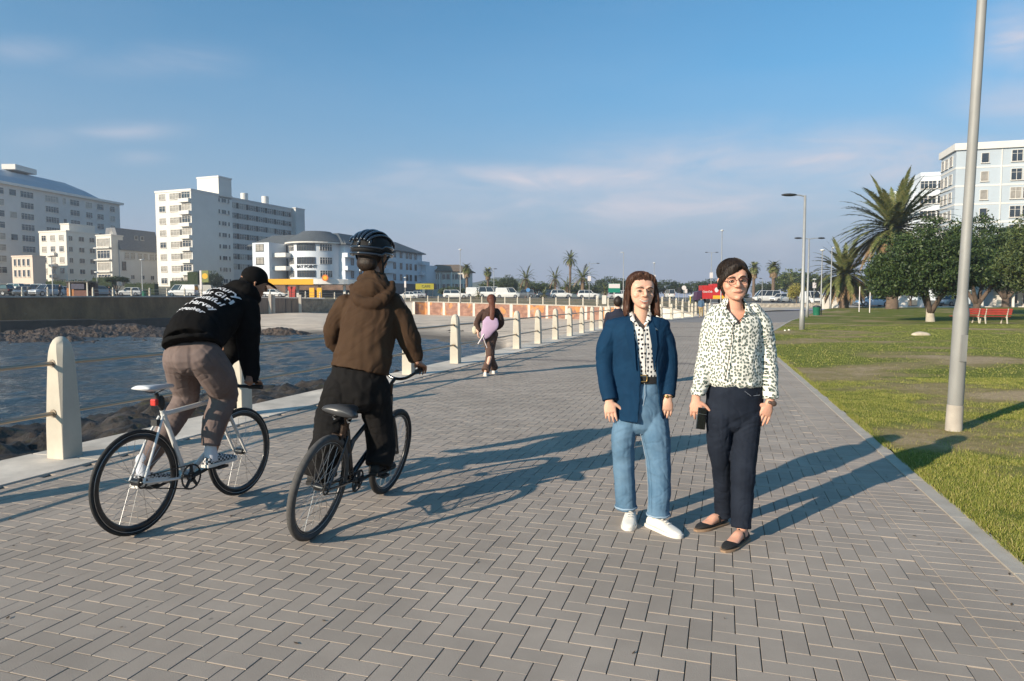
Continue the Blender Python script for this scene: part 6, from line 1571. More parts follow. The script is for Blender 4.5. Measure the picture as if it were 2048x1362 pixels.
def person(label, P, group=None): return thing('person', label, 'person', P, 0, group)
skin = M('skin', (.62, .35, .245), .5, .10, 14, .12, 220, .0015, col2=(.70, .42, .30), spec=.35)
skin_r = M('ruddy_skin', (.60, .30, .20), .5, .10, 14, .12, 220, .0015, col2=(.68, .37, .26), spec=.35)
skin_d = M('brown_skin', (.30, .15, .09), .5, .10, 14, .1, 200, .0015, col2=(.35, .18, .11), spec=.35)  # darker brown skin tone of the two cyclists
for m_ in (skin, skin_r, skin_d):
    b = m_.node_tree.nodes['Principled BSDF']; b.inputs['Subsurface Weight'].default_value = .12; b.inputs['Subsurface Radius'].default_value = (.012, .004, .002); b.inputs['Subsurface Scale'].default_value = 1
def hairmat(name, c0, c1):
    m = bpy.data.materials.new(name); m.use_nodes = True; nt = m.node_tree; b = nt.nodes['Principled BSDF']; t = nt.nodes.new('ShaderNodeTexCoord'); mp = nt.nodes.new('ShaderNodeMapping'); mp.inputs['Scale'].default_value = (1, 1, .12); nt.links.new(t.outputs['Object'], mp.inputs[0])
    n = nt.nodes.new('ShaderNodeTexNoise'); n.inputs['Scale'].default_value = 230; n.inputs['Detail'].default_value = 3; nt.links.new(mp.outputs[0], n.inputs[0]); nt.links.new(ramp(nt, n.outputs[0], [(.35, c0), (.65, c1)]), b.inputs['Base Color'])
    b.inputs['Roughness'].default_value = .5; b.inputs['Specular IOR Level'].default_value = .25; bp = nt.nodes.new('ShaderNodeBump'); bp.inputs['Strength'].default_value = .8; bp.inputs['Distance'].default_value = .003; nt.links.new(n.outputs[0], bp.inputs['Height']); nt.links.new(bp.outputs[0], b.inputs['Normal']); MC[name] = m; return m
hair_br = hairmat('brown_hair', (.032, .013, .008), (.105, .048, .028)); hair_dk = hairmat('dark_brown_hair', (.008, .006, .005), (.040, .026, .018)); hair_aub = hairmat('auburn_hair', (.07, .022, .014), (.14, .05, .03))
def dots_mat(name, base, dot, scale, thr, cx, cy, rnd_=.45, ringd=None, col3=None, patch=0.):
    m = bpy.data.materials.new(name); m.use_nodes = True; nt = m.node_tree; b = nt.nodes['Principled BSDF']; b.inputs['Roughness'].default_value = .75; b.inputs['Specular IOR Level'].default_value = .2
    t = nt.nodes.new('ShaderNodeTexCoord'); sp = nt.nodes.new('ShaderNodeSeparateXYZ'); nt.links.new(t.outputs['Object'], sp.inputs[0])
    x = math_(nt, 'SUBTRACT', sp.outputs[0], cx); y = math_(nt, 'SUBTRACT', sp.outputs[1], cy); sg = math_(nt, 'SIGN', x); u = math_(nt, 'ADD', x, math_(nt, 'MULTIPLY', sg, y))
    cb = nt.nodes.new('ShaderNodeCombineXYZ'); nt.links.new(u, cb.inputs[0]); nt.links.new(sp.outputs[2], cb.inputs[1])
    vo = nt.nodes.new('ShaderNodeTexVoronoi'); vo.voronoi_dimensions = '2D'; vo.inputs['Scale'].default_value = scale; vo.inputs['Randomness'].default_value = rnd_; nt.links.new(cb.outputs[0], vo.inputs['Vector'])
    if ringd is None: f = ramp(nt, vo.outputs['Distance'], [(thr - .03, (1,) * 3), (thr + .03, (0,) * 3)]); c = mixc(nt, f, base, dot)
    else:
        f = ramp(nt, vo.outputs['Distance'], [(ringd[0] - .03, (0,) * 3), (ringd[0] + .03, (1,) * 3), (ringd[1] - .03, (1,) * 3), (ringd[1] + .03, (0,) * 3)])
        rel = nt.nodes.new('ShaderNodeVectorMath'); rel.operation = 'SUBTRACT'; sc2 = nt.nodes.new('ShaderNodeVectorMath'); sc2.operation = 'SCALE'; sc2.inputs['Scale'].default_value = scale; nt.links.new(cb.outputs[0], sc2.inputs[0]); nt.links.new(sc2.outputs[0], rel.inputs[0]); psc = nt.nodes.new('ShaderNodeVectorMath'); psc.operation = 'SCALE'; psc.inputs['Scale'].default_value = scale; nt.links.new(vo.outputs['Position'], psc.inputs[0]); nt.links.new(psc.outputs[0], rel.inputs[1])
        s2 = nt.nodes.new('ShaderNodeSeparateXYZ'); nt.links.new(rel.outputs[0], s2.inputs[0]); up = math_(nt, 'GREATER_THAN', s2.outputs[1], -.30)
        inner = ramp(nt, vo.outputs['Distance'], [(ringd[0] - .06, (1,) * 3), (ringd[0], (0,) * 3)]); c = mixc(nt, math_(nt, 'MULTIPLY', inner, up), base, col3); c = mixc(nt, math_(nt, 'MULTIPLY', f, up), c, dot)
    nt.links.new(c, b.inputs['Base Color'])
    n = nt.nodes.new('ShaderNodeTexNoise'); n.inputs['Scale'].default_value = 300; nt.links.new(t.outputs['Object'], n.inputs[0]); bp = nt.nodes.new('ShaderNodeBump'); bp.inputs['Strength'].default_value = .15; bp.inputs['Distance'].default_value = .001; nt.links.new(n.outputs[0], bp.inputs['Height']); nt.links.new(bp.outputs[0], b.inputs['Normal']); return m
denim = M('light_denim', (.060, .125, .20), .9, .18, 5, .4, 900, .0008, col2=(.135, .225, .32), spec=.15, detail=8)
denim_d = M('dark_denim', (.007, .010, .018), .85, .2, 7, .4, 900, .0008, col2=(.014, .019, .031), spec=.2)
navy_c = M('navy_wool', (.004, .024, .058), .85, .12, 9, .3, 700, .0008, col2=(.006, .034, .078), spec=.15)
wht_l = M('white_leather', (.72, .68, .62), .45, .04, 12, .1, 120); wht_s = M('white_rubber_sole', (.68, .64, .58), .6, .05); blk_l = M('black_suede', (.016, .015, .015), .75, .2, 20, .2, 200); gold = M('gold_buckle', (.60, .38, .14), .3, .05, metal=.9); tan_s = M('tan_sole', (.28, .18, .11), .7)

# ------------------------------------------------------------------ woman in the blue blazer
Y1 = 4.48
def q1(px, py, dy=0.): return at(px, py, Y1 + dy)
w1 = person('smiling woman in a navy blue blazer, dotted blouse and light jeans', (q1(1285, 800).x, Y1, 0))
mb = MB()
limb(mb, [q1(1282, 612, .01), q1(1281, 640, .02), q1(1279, 660, .02), q1(1278, 690, .0), q1(1284, 752, 0), q1(1283, 800, .01), q1(1283, 825, .01)], [(.050, .052), (.056, .056), (.120, .066), (.145, .095), (.118, .085), (.150, .10), (.13, .09)], side=(1, 0, 0), seg=28)
for sL, path in ((1, [(1238, 668, .0), (1213, 718, .02), (1217, 792, -.06)]), (0, [(1316, 668, 0), (1334, 722, .02), (1337, 790, -.07)])):
    limb(mb, [q1(*p) for p in path], [.040, .034, .025])
hand(mb, q1(1218, 797, -.065), (.10, -.08, -1), (.25, .95, 0), True, .16, 1.0); hand(mb, q1(1337, 792, -.075), (-.12, -.08, -1), (-.1, .98, 0), False, .20, 1.0)
fL = gr(1262, 1037); fLt = gr(1256, 1061); fR = gr(1301, 1053); fRt = gr(1362, 1077); dL = (fLt - fL).normalized(); dR = (fRt - fR).normalized()
A1L = fL + dL * .05; A1R = fR + dR * .05; kL = .5 * (A1L.y - Y1); kR = .5 * (A1R.y - Y1)
limb(mb, [q1(1258, 835), q1(1249, 925, kL), fL + dL * .05 + V((0, 0, .09))], [.08, .052, .036]); limb(mb, [q1(1307, 835), q1(1315, 925, kR), fR + dR * .05 + V((0, 0, .09))], [.08, .052, .036])
for a, d in ((fL, dL), (fR, dR)): limb(mb, [a + d * .03 + V((0, 0, .05)), a + d * .12 + V((0, 0, .040)), a + d * .20 + V((0, 0, .030))], [(.028, .030), (.030, .018), (.030, .010)], side=d.cross(V((0, 0, 1))))
LH, rotH = head(mb, q1(1282, 582), (.12, -.99, -.02), (.03, .0, 1), .97, 1.12)
fuse(mb, 'body', skin, w1, .0038, 2)
face(w1, LH, rotH, .97, hair_br, 1.0, None, .1)
# hair: parted, shoulder length
mb = MB(); mb.ell(LH(0, -.027, .052), (.093, .096, .081), rot=rotH, nu=24, nv=14)
for sx, ln in ((-1, 1), (1, 1)):
    limb(mb, [LH(sx * .014, .044, .110), LH(sx * .060, .034, .080), LH(sx * .080, .004, .02), LH(sx * .084, -.012, -.05), LH(sx * .086, -.005, -.12), LH(sx * .088, .010, -.165)], [(.02, .012), (.022, .014), (.016, .030), (.016, .042), (.018, .040), (.010, .026)], side=rotH @ V((1, 0, 0)))
limb(mb, [LH(.055, .008, .07), LH(.086, .022, .0), LH(.090, .034, -.07), LH(.095, .040, -.13), LH(.112, .042, -.165)], [.014, .016, .020, .020, .008])
limb(mb, [LH(0, -.09, .03), LH(0, -.10, -.06), LH(0, -.085, -.14)], [(.07, .03), (.078, .03), (.07, .018)], side=rotH @ V((1, 0, 0)))
hr1 = fuse(mb, 'hair', hair_br, w1, .0045, 2, hairdisp(LH(0, -.02, 0)))
strands(hr1, w1, LH, hair_br, 420)
# blazer
mb = MB(); lv = [(q1(1279, 631, .014), .085, .062, -40, 34), (q1(1277, 635, .014), .150, .076, -24, 20), (q1(1275, 640, .014), .200, .088, -18, 16), (q1(1275, 648, .012), .215, .100, -15, 17), (q1(1279, 690), .188, .128, -11, 25), (q1(1279, 730), .176, .126, -7, 31), (q1(1279, 757), .174, .126, -5, 34), (q1(1280, 800), .172, .140, -9, 38), (q1(1281, 838), .168, .148, -15, 50)]
shell(mb, densify(lv), .013)
limb(mb, [q1(1226, 658, .01), q1(1214, 690, .01), q1(1210, 728, .015), q1(1214, 765, -.02), q1(1220, 800, -.06)], [(.052, .060), (.066, .066), (.062, .060), (.056, .056), (.050, .048)], r1=False)
limb(mb, [q1(1322, 658, .01), q1(1332, 690, .01), q1(1337, 728, .015), q1(1337, 765, -.02), q1(1336, 793, -.06)], [(.052, .060), (.064, .066), (.060, .060), (.055, .055), (.049, .047)], r1=False)
jk = fuse(mb, 'blazer', navy_c, w1, .0055, 3, folds(.0045, 6, 10, 1.3, .5, .35))
def lapel(side, pts, w_):
    mb = MB(); P = [V(p) for p in pts]; n = len(P); rings = []
    for i, p in enumerate(P): ww = w_[i]; a = p; b = p + V((side * ww, .012 * ww / .05, 0)); rings.append([a + V((0, -.010, 0)), b + V((0, -.012, 0)), b + V((0, -.004, 0)), a + V((0, -.002, 0))])
    mb.loft(rings); o = mb.build('lapel', navy_c, w1, 40); loc_(o, w1)
lapel(-1, [q1(1263, 634, -.055), q1(1267, 660, -.105), q1(1269, 690, -.127), q1(1272, 740, -.128)], [.025, .052, .045, .004]); lapel(1, [q1(1295, 634, -.055), q1(1298, 660, -.098), q1(1303, 690, -.116), q1(1307, 740, -.106)], [.022, .045, .038, .004])
mb = MB(); lv = [(q1(1281, 627, .014), .062, .060, -48, 44), (q1(1281, 636, .012), .090, .074, -34, 30), (q1(1281, 648, .008), .150, .092, -9, 9), (q1(1281, 657, .004), .165, .106, -1, 1), (q1(1280, 700), .160, .116, 0, 0), (q1(1283, 735), .142, .112, 0, 0), (q1(1285, 760), .134, .102, 0, 0)]
shell(mb, densify(lv), .010)
bl1 = fuse(mb, 'blouse', dots_mat('dotted_blouse', (.70, .67, .62), (.012, .012, .02), 34, .27, 0, .1), w1, .005, 2, folds(.0035, 10, 8, 5.2, .8))
for s, P in ((-1, [q1(1262, 624, -.030), q1(1266, 640, -.085), q1(1276, 650, -.115)]), (1, [q1(1299, 624, -.030), q1(1297, 640, -.080), q1(1288, 650, -.112)])):
    mb = MB(); mb.tube(P, [(.012, .004), (.016, .004), (.004, .003)], 8, side=(1, 0, 0)); o = mb.build('collar', bl1.data.materials[0], w1, True); loc_(o, w1); o.parent = bl1; 
mb = MB(); mb.tube([q1(1286, 657, -.112), q1(1290, 700, -.124), q1(1291, 748, -.112)], .0018, 5); o = mb.build('placket', blk_l, w1); loc_(o, w1); o.parent = bl1
# jeans
mb = MB(); limb(mb, [q1(1285, 757), q1(1284, 785), q1(1283, 818), q1(1283, 842)], [(.130, .100), (.150, .112), (.163, .116), (.155, .105)], side=(1, 0, 0), seg=28, r0=False)
limb(mb, [q1(1257, 830), q1(1247, 870), q1(1247, 920, kL), q1(1250, 970, kL * 1.5), q1(1252, 1016, kL * 2)], [(.086, .10), (.079, .09), (.073, .080), (.070, .074), (.070, .070)], side=(1, 0, 0), r1=False)
limb(mb, [q1(1307, 830), q1(1311, 870, kR * .6), q1(1316, 920, kR), q1(1319, 970, kR * 1.5), q1(1316, 1031, kR * 2)], [(.092, .10), (.094, .098), (.082, .086), (.074, .078), (.071, .072)], side=(1, 0, 0), r1=False)
j1 = fuse(mb, 'jeans', denim, w1, .0055, 2, folds(.005, 6, 13, 2.2, .35, .5))
for px, py, dy, rr in ((1252, 1013, kL * 2, .0745), (1316.5, 1028, kR * 2, .0765)):
    mb = MB(); c = q1(px, py, dy); mb.tube([c + V((rr * math.cos(a), rr * math.sin(a), .0015 * math.sin(a * 7))) for a in np.linspace(0, 6.283, 28, endpoint=False)], [(.003, .007)] * 28, 6, side=[V((math.cos(a), math.sin(a), 0)) for a in np.linspace(0, 6.283, 28, endpoint=False)], closed=True); o = mb.build('hem', M('faded_hem', (.24, .33, .42), .9, .15, 60), w1, True); loc_(o, w1); o.parent = j1
mb = MB()
for pts in ([(1281, 868), (1292, 920), (1296, 975), (1296, 1024)],):
    mb.tube([q1(x, y, kR * 2 * (y - 840) / 190 - .075) for x, y in pts], .0014, 5)
mb.tube([q1(1289, 766, -.112), q1(1290, 790, -.122), q1(1286, 812, -.118)], .0014, 5)
o = mb.build('seam', M('pale_thread', (.34, .38, .42), .9), w1); loc_(o, w1); o.parent = j1
mb = MB(); shell(mb, [(q1(1285.5, 764, 0), .138, .110, 0, 0), (q1(1285.5, 750, 0), .137, .109, 0, 0)], .008); bt = mb.build('belt', blk_l, w1, 50); loc_(bt, w1)
mb = MB(); c = q1(1286, 757, -.118); pts = [(-.026, -.013), (-.022, -.020), (.022, -.020), (.026, -.013), (.026, .013), (.022, .020), (-.022, .020), (-.026, .013)]; mb.tube([c + V((x, 0, z)) for x, z in pts], .0035, 8, closed=True); o = mb.build('buckle', gold, w1, True); loc_(o, w1); o.parent = bt
for a, b in ((fL - dL * .02, fLt + dL * .01), (fR - dR * .02, fRt)):
    s_ = shoe(w1, V((a.x, a.y, 0)), V((b.x, b.y, 0)), wht_l, wht_s); d = (b - a).normalized(); mb = MB(); pr = d.cross(V((0, 0, 1)))
    for k in range(4): c = a + d * (.115 + k * .024) + V((0, 0, .090 - k * .008)); mb.tube([c - pr * .020, c + V((0, 0, .004)), c + pr * .020], .003, 5)
    o = mb.build('laces', wht_s, w1, True); loc_(o, w1); o.parent = s_
mb = MB(); c = q1(1336, 792, -.072); mb.tube([c + V((.028 * math.cos(a), .024 * math.sin(a), 0)) for a in np.linspace(0, 6.283, 20, endpoint=False)], .004, 6, closed=True); mb.ell(c + V((-.012, -.024, 0)), (.012, .005, .012)); loc_(mb.build('bracelet_watch', gold, w1, True), w1)
mb = MB(); mb.ell(LH(-.078, -.006, -.036), (.004, .004, .006)); mb.ell(LH(.078, -.006, -.036), (.004, .004, .006)); loc_(mb.build('earring', gold, w1), w1)

# ------------------------------------------------------------------ woman in the patterned shirt
Y2 = 4.30
def q2(px, py, dy=0.): return at(px, py, Y2 + dy)
w2 = person('woman with glasses in a green patterned shirt and dark jeans holding a phone', (q2(1468, 800).x, Y2, 0))
mb = MB()
limb(mb, [q2(1467, 590, .01), q2(1467, 618, .02), q2(1467, 634, .02), q2(1466, 680, .0), q2(1468, 745, 0), q2(1468, 795, .0), q2(1467, 825, .01)], [(.052, .055), (.058, .058), (.150, .072), (.150, .10), (.135, .095), (.150, .09), (.11, .07)], side=(1, 0, 0), seg=28)
limb(mb, [q2(1434, 648, 0), q2(1413, 705, .03), q2(1394, 785, -.03)], [.042, .036, .026]); limb(mb, [q2(1506, 646, 0), q2(1534, 705, .03), q2(1541, 795, -.05)], [.048, .038, .026])
hand(mb, q2(1392, 794, -.035), (.02, -.04, -1), (.35, .93, 0), True, .34, 1.02, thumb=.75); hand(mb, q2(1540, 803, -.06), (-.36, -.10, -.92), (-.15, .97, 0), False, .10, 1.04, spread=.10, thumb=1.25)
gL, gLt, gR_, gRt = gr(1449, 1047), gr(1392, 1063), gr(1491, 1079), gr(1447, 1105); eL = (gLt - gL).normalized(); eR = (gRt - gR_).normalized()
A2L = gL + eL * .035; A2R = gR_ + eR * .055; mL = .5 * (A2L.y - Y2); mR = .5 * (A2R.y - Y2)
limb(mb, [q2(1440, 825), q2(1442, 935, mL), gL + eL * .035 + V((0, 0, .09))], [.080, .044, .031]); limb(mb, [q2(1490, 825), q2(1486, 940, mR), gR_ + eR * .055 + V((0, 0, .09))], [.080, .046, .033])
for a, d in ((gL, eL), (gR_, eR)): limb(mb, [a + d * .03 + V((0, 0, .045)), a + d * .10 + V((0, 0, .052)), a + d * .17 + V((0, 0, .034)), a + d * .22 + V((0, 0, .025))], [(.028, .034), (.032, .034), (.036, .022), (.034, .016)], side=d.cross(V((0, 0, 1))))
LH2, rotH2 = head(mb, q2(1467, 561), (-.06, -.99, -.05), (-.09, 0, 1), 1.05, 1.05)
fuse(mb, 'body', skin_r, w2, .0038, 2)
face(w2, LH2, rotH2, 1.06, hair_dk, .55, None, .3)
mb = MB(); mb.ell(LH2(0, -.020, .054), (.094, .100, .086), rot=rotH2, nu=24, nv=14)
limb(mb, [LH2(.032, .066, .090), LH2(.0, .080, .078), LH2(-.040, .074, .058), LH2(-.070, .044, .022), LH2(-.080, .010, -.008), LH2(-.076, -.025, -.035)], [(.014, .010), (.026, .011), (.028, .012), (.024, .012), (.024, .012), (.018, .012)], side=rotH2 @ V((.3, 0, 1)))
limb(mb, [LH2(.032, .066, .090), LH2(.060, .052, .062), LH2(.080, .020, .01), LH2(.080, -.020, -.03), LH2(.070, -.045, -.08)], [(.014, .010), (.020, .010), (.012, .020), (.012, .020), (.012, .016)], side=rotH2 @ V((0, 1, 0)))
limb(mb, [LH2(0, -.085, .02), LH2(0, -.095, -.05), LH2(0.01, -.085, -.12)], [(.06, .03), (.06, .03), (.035, .02)], side=rotH2 @ V((1, 0, 0)))
hr2 = fuse(mb, 'hair', hair_dk, w2, .0045, 2, hairdisp(LH2(0, -.02, 0), .003, 11))
strands(hr2, w2, LH2, hair_dk, 300, zlow=-.09)
# glasses
gm = M('dark_red_frame', (.10, .02, .02), .3, .05); mb = MB()
for sx in (-1, 1):
    pts = [LH2(sx * .031 + .024 * math.cos(a), .098 - .010 * max(0, math.cos(a) * sx), -.002 + .0185 * math.sin(a)) for a in np.linspace(0, 6.283, 20, endpoint=False)]; mb.tube(pts, .0016, 6, closed=True); mb.tube([LH2(sx * .055, .088, .004), LH2(sx * .074, .05, .004), LH2(sx * .080, -.01, .004)], .0018, 6)
mb.tube([LH2(-.008, .100, .004), LH2(0, .103, .006), LH2(.008, .100, .004)], .0018, 6); g_ = mb.build('glasses', gm, w2, True); loc_(g_, w2)
sh_m = dots_mat('patterned_shirt', (.72, .70, .62), (.020, .030, .026), 49, .3, 0, .1, .8, (.15, .36), (.12, .25, .19))
mb = MB(); lv = [(q2(1467, 606, .014), .068, .064, -46, 42), (q2(1467, 614, .012), .110, .078, -34, 30), (q2(1467, 624, .010), .150, .098, -20, 17), (q2(1467, 636, .006), .172, .114, -8, 7), (q2(1466, 649, .002), .178, .124, 0, 0), (q2(1466, 700), .168, .128, 0, 0), (q2(1467, 745), .176, .132, 0, 0), (q2(1468, 762), .172, .130, 0, 0), (q2(1470, 772), .160, .118, 0, 0)]
shell(mb, densify(lv), .012)
limb(mb, [q2(1436, 626, .006), q2(1425, 655, .01), q2(1416, 700, .02), q2(1407, 745, .0), q2(1399, 782, -.03)], [(.060, .062), (.070, .070), (.062, .062), (.058, .058), (.044, .044)], r1=False); limb(mb, [q2(1505, 624, .006), q2(1522, 655, .01), q2(1532, 700, .02), q2(1537, 745, -.01), q2(1540, 785, -.045)], [(.058, .062), (.070, .070), (.064, .062), (.058, .058), (.046, .046)], r1=False)
limb(mb, [q2(1397, 776, -.03), q2(1396, 791, -.034)], [(.047, .047), (.046, .046)], n=2, r0=False, r1=False); limb(mb, [q2(1540, 778, -.045), q2(1541, 797, -.05)], [(.049, .049), (.048, .048)], n=2, r0=False, r1=False)
limb(mb, [q2(1478, 766, -.118), q2(1500, 770, -.105), q2(1512, 771, -.08)], [.018, .022, .016])
s2_ = fuse(mb, 'shirt', sh_m, w2, .0055, 2, folds(.0065, 6, 8, 9.1, .7, .5))
mb = MB(); shell(mb, densify([(q2(1468, 596, .012), .062, .060, -50, 48), (q2(1468, 603, .010), .074, .070, -46, 44), (q2(1467, 618, .006), .122, .098, -36, 32), (q2(1467, 626, .004), .142, .112, -28, 24)], 3), .009); cl_ = fuse(mb, 'collar', sh_m, w2, .004, 1); cl_.parent = s2_
mb = MB(); mb.tube([q2(1466, 649, -.128), q2(1462, 690, -.138), q2(1455, 735, -.142), q2(1450, 762, -.138)], .0022, 5); mb.tube([q2(1494, 628, -.105), q2(1480, 640, -.118), q2(1467, 650, -.126)], .0026, 5); mb.tube([q2(1448, 622, -.1), q2(1452, 634, -.112), q2(1465, 650, -.126)], .0016, 5); o = mb.build('placket', blk_l, w2, True); loc_(o, w2); o.parent = s2_
mb = MB(); limb(mb, [q2(1468, 766), q2(1469, 790), q2(1468, 822), q2(1467, 838)], [(.163, .118), (.178, .120), (.178, .118), (.160, .10)], side=(1, 0, 0), seg=28, r0=False)
limb(mb, [q2(1439, 830), q2(1438, 885, .01), q2(1443, 940, mL), q2(1445, 990, mL * 1.5), q2(1446, 1030, mL * 2)], [(.090, .105), (.074, .088), (.060, .072), (.054, .060), (.054, .055)], side=(1, 0, 0), r1=False)
limb(mb, [q2(1492, 830), q2(1489, 885, -.02), q2(1486, 940, mR), q2(1484, 1000, mR * 1.5), q2(1482, 1056, mR * 2)], [(.096, .108), (.084, .096), (.076, .080), (.068, .070), (.060, .060)], side=(1, 0, 0), r1=False)
j2 = fuse(mb, 'jeans', denim_d, w2, .0055, 2, folds(.005, 6, 13, 4.4, .35, .5))
mb = MB()
for a, b, dy in (((1489, 782), (1502, 792), -.128), ((1502, 792), (1520, 790), -.105)): mb.tube([q2(*a, dy), q2(*b, dy)], .0012, 4)
o = mb.build('pocket_stitching', M('grey_thread', (.22, .24, .28), .8), w2); loc_(o, w2); o.parent = j2
for a, b in ((gL - eL * .015, gLt), (gR_ - eR * .015, gRt)):
    s_ = shoe(w2, V((a.x, a.y, 0)), V((b.x, b.y, 0)), blk_l, tan_s, .043, 'flat', 'strap_shoe'); d = (b - a).normalized(); pr = d.cross(V((0, 0, 1))); mb = MB(); c = a + d * .105
    mb.tube([c - pr * .038 + V((0, 0, .03)), c - pr * .032 + V((0, 0, .065)), c + V((0, 0, .088)), c + pr * .032 + V((0, 0, .065)), c + pr * .038 + V((0, 0, .03))], [(.003, .010)] * 5, 8, side=[-pr, (-pr + V((0, 0, 1))), V((0, 0, 1)), (pr + V((0, 0, 1))), pr]); o = mb.build('strap', blk_l, w2, True); loc_(o, w2); o.parent = s_
mb = MB(); c = q2(1541, 806, -.055); ax = V((.36, .1, .92)).normalized(); s0 = ax.orthogonal().normalized(); s1 = ax.cross(s0); mb.tube([c + s0 * (.031 * math.cos(a)) + s1 * (.026 * math.sin(a)) for a in np.linspace(0, 6.283, 22, endpoint=False)], [(.003, .010)] * 22, 8, side=[s0 * math.cos(a) + s1 * math.sin(a) for a in np.linspace(0, 6.283, 22, endpoint=False)], closed=True); mb.ell(c + V((.012, -.026, 0)), (.018, .007, .018)); loc_(mb.build('wristwatch', M('brown_strap', (.07, .045, .035), .5), w2, True), w2)
ph = thing('mobile_phone', 'black mobile phone in the hand of the woman in the patterned shirt', 'phone', q2(1403, 837, -.06)); ph.rotation_euler = (R(-4), R(10), R(22))
mb = MB(); mb.box((0, 0, 0), (.070, .008, .135)); o = mb.build('case', M('phone_black', (.012, .012, .014), .15, .05, 9, 0, coat=.5), ph); b_ = o.modifiers.new('b', 'BEVEL'); b_.width = .012; b_.segments = 4; b_.limit_method = 'NONE'
mb = MB(); mb.box((0, -.0042, .028), (.066, .0015, .002)); mb.build('edge_line', alu, ph)
# ------------------------------------------------------------------ hooded cyclist on the white bicycle
def q(px, py, Y): return at(px, py, Y)
blk_f = M('black_fleece', (.0075, .007, .007), .95, .25, 8, .3, 500, .001, spec=.06, col2=(.011, .0105, .0105)); mauve = M('mauve_cotton', (.135, .100, .090), .9, .12, 7, .3, 500, .001, col2=(.178, .135, .122), spec=.15)
brown_f = M('brown_canvas', (.046, .026, .0155), .9, .12, 5, .3, 500, .001, col2=(.066, .039, .023), spec=.12); blk_c = M('black_cotton', (.008, .0075, .0075), .9, .25, 6, .3, 500, .001, spec=.12, col2=(.013, .012, .012)); sock = M('white_sock', (.60, .61, .65), .9, .05, 30, .3, 300)
def checker_mat():
    m = bpy.data.materials.new('checkered_canvas'); m.use_nodes = True; nt = m.node_tree; b = nt.nodes['Principled BSDF']; t = nt.nodes.new('ShaderNodeTexCoord'); mp = nt.nodes.new('ShaderNodeMapping'); mp.inputs['Rotation'].default_value = (0, 0, R(-71)); nt.links.new(t.outputs['Object'], mp.inputs[0])
    c = nt.nodes.new('ShaderNodeTexChecker'); c.inputs['Scale'].default_value = 62; nt.links.new(mp.outputs[0], c.inputs[0]); c.inputs[1].default_value = (.58, .57, .56, 1); c.inputs[2].default_value = (.02, .02, .02, 1); nt.links.new(c.outputs[0], b.inputs['Base Color']); b.inputs['Roughness'].default_value = .8; return m
chk = checker_mat()
hd1 = V((math.sin(R(19.06)), math.cos(R(19.06)), 0)); rt1 = V((hd1.y, -hd1.x, 0))
r1 = person('cyclist in a black hoodie with white lettering, leaning over the white bicycle', (bk1.location.x + .13, bk1.location.y + .38, 0), 'cyclists')
pR = bl_(bk1, (.563, -.14, .326)); pL = bl_(bk1, (.237, .14, .244)); gRr = bl_(bk1, (.827, -.255, .868)); gLl = bl_(bk1, (.827, .255, .868))
anR = pR - hd1 * .075 + V((0, 0, .095)); anL = pL - hd1 * .06 + V((0, 0, .10))
mb = MB(); H1 = q(507, 567, 5.14); f1 = V((.72, .62, -.26))
limb(mb, [q(385, 712, 4.62), q(395, 675, 4.68), q(430, 635, 4.86), q(470, 608, 5.02), q(496, 596, 5.08), q(503, 582, 5.12)], [.13, .12, .13, .12, .062, .055])
limb(mb, [q(492, 606, 5.0), q(500, 690, 4.99), gRr + V((0, 0, .03)) - hd1 * .07], [.05, .04, .027]); limb(mb, [q(470, 606, 5.12), q(462, 680, 5.22), gLl + V((0, 0, .03)) - hd1 * .07], [.05, .04, .027])
hand(mb, gRr - hd1 * .075 + V((0, 0, .035)), hd1 + V((0, 0, -.05)), (0, 0, -1), True, .75, 1.0, thumb=.35); hand(mb, gLl - hd1 * .075 + V((0, 0, .035)), hd1 + V((0, 0, -.05)), (0, 0, -1), False, .75, 1.0, thumb=.35)
limb(mb, [q(402, 718, 4.60), q(452, 785, 4.82), anR], [.09, .06, .036]); limb(mb, [q(368, 718, 4.68), q(374, 790, 4.84), anL], [.09, .06, .036])
for a in (anR, anL): limb(mb, [a + V((0, 0, -.05)) - hd1 * .01, a + hd1 * .08 + V((0, 0, -.058)), a + hd1 * .15 + V((0, 0, -.07))], [.03, .028, .02])
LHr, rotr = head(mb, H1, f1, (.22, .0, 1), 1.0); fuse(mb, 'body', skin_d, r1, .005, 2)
mb = MB(); lv1 = [(q(385, 691, 4.58), .190), (q(391, 672, 4.64), .196), (q(412, 647, 4.77), .192), (q(442, 622, 4.91), .176), (q(470, 604, 5.01), .152), (q(492, 592, 5.08), .105)]
limb(mb, [a for a, b in lv1], [(b, b * .94) for a, b in lv1], seg=28, side=rt1, r0=False)
limb(mb, [q(493, 612, 4.98), q(497, 650, 4.97), q(496, 692, 4.97), q(502, 738, 4.965), q(504, 766, 4.95)], [.088, .085, .080, .064, .048], r1=False); limb(mb, [q(466, 612, 5.14), q(458, 660, 5.2), q(462, 710, 5.2), gLl - hd1 * .09 + V((0, 0, .04))], [.085, .08, .07, .05], r1=False)
mb.ell(q(478, 585, 5.03), (.115, .10, .075)); limb(mb, [q(455, 590, 5.05), q(470, 575, 4.98), q(496, 580, 4.98), q(512, 598, 5.05)], [.04, .055, .055, .04])
limb(mb, [q(385, 684, 4.585), q(385, 692, 4.575)], [(.193, .182), (.190, .18)], n=2, side=rt1, r0=False, r1=False, seg=28)
hood1 = fuse(mb, 'hoodie', blk_f, r1, .007, 3, folds(.007, 5, 7, 3.3, .5, .4))
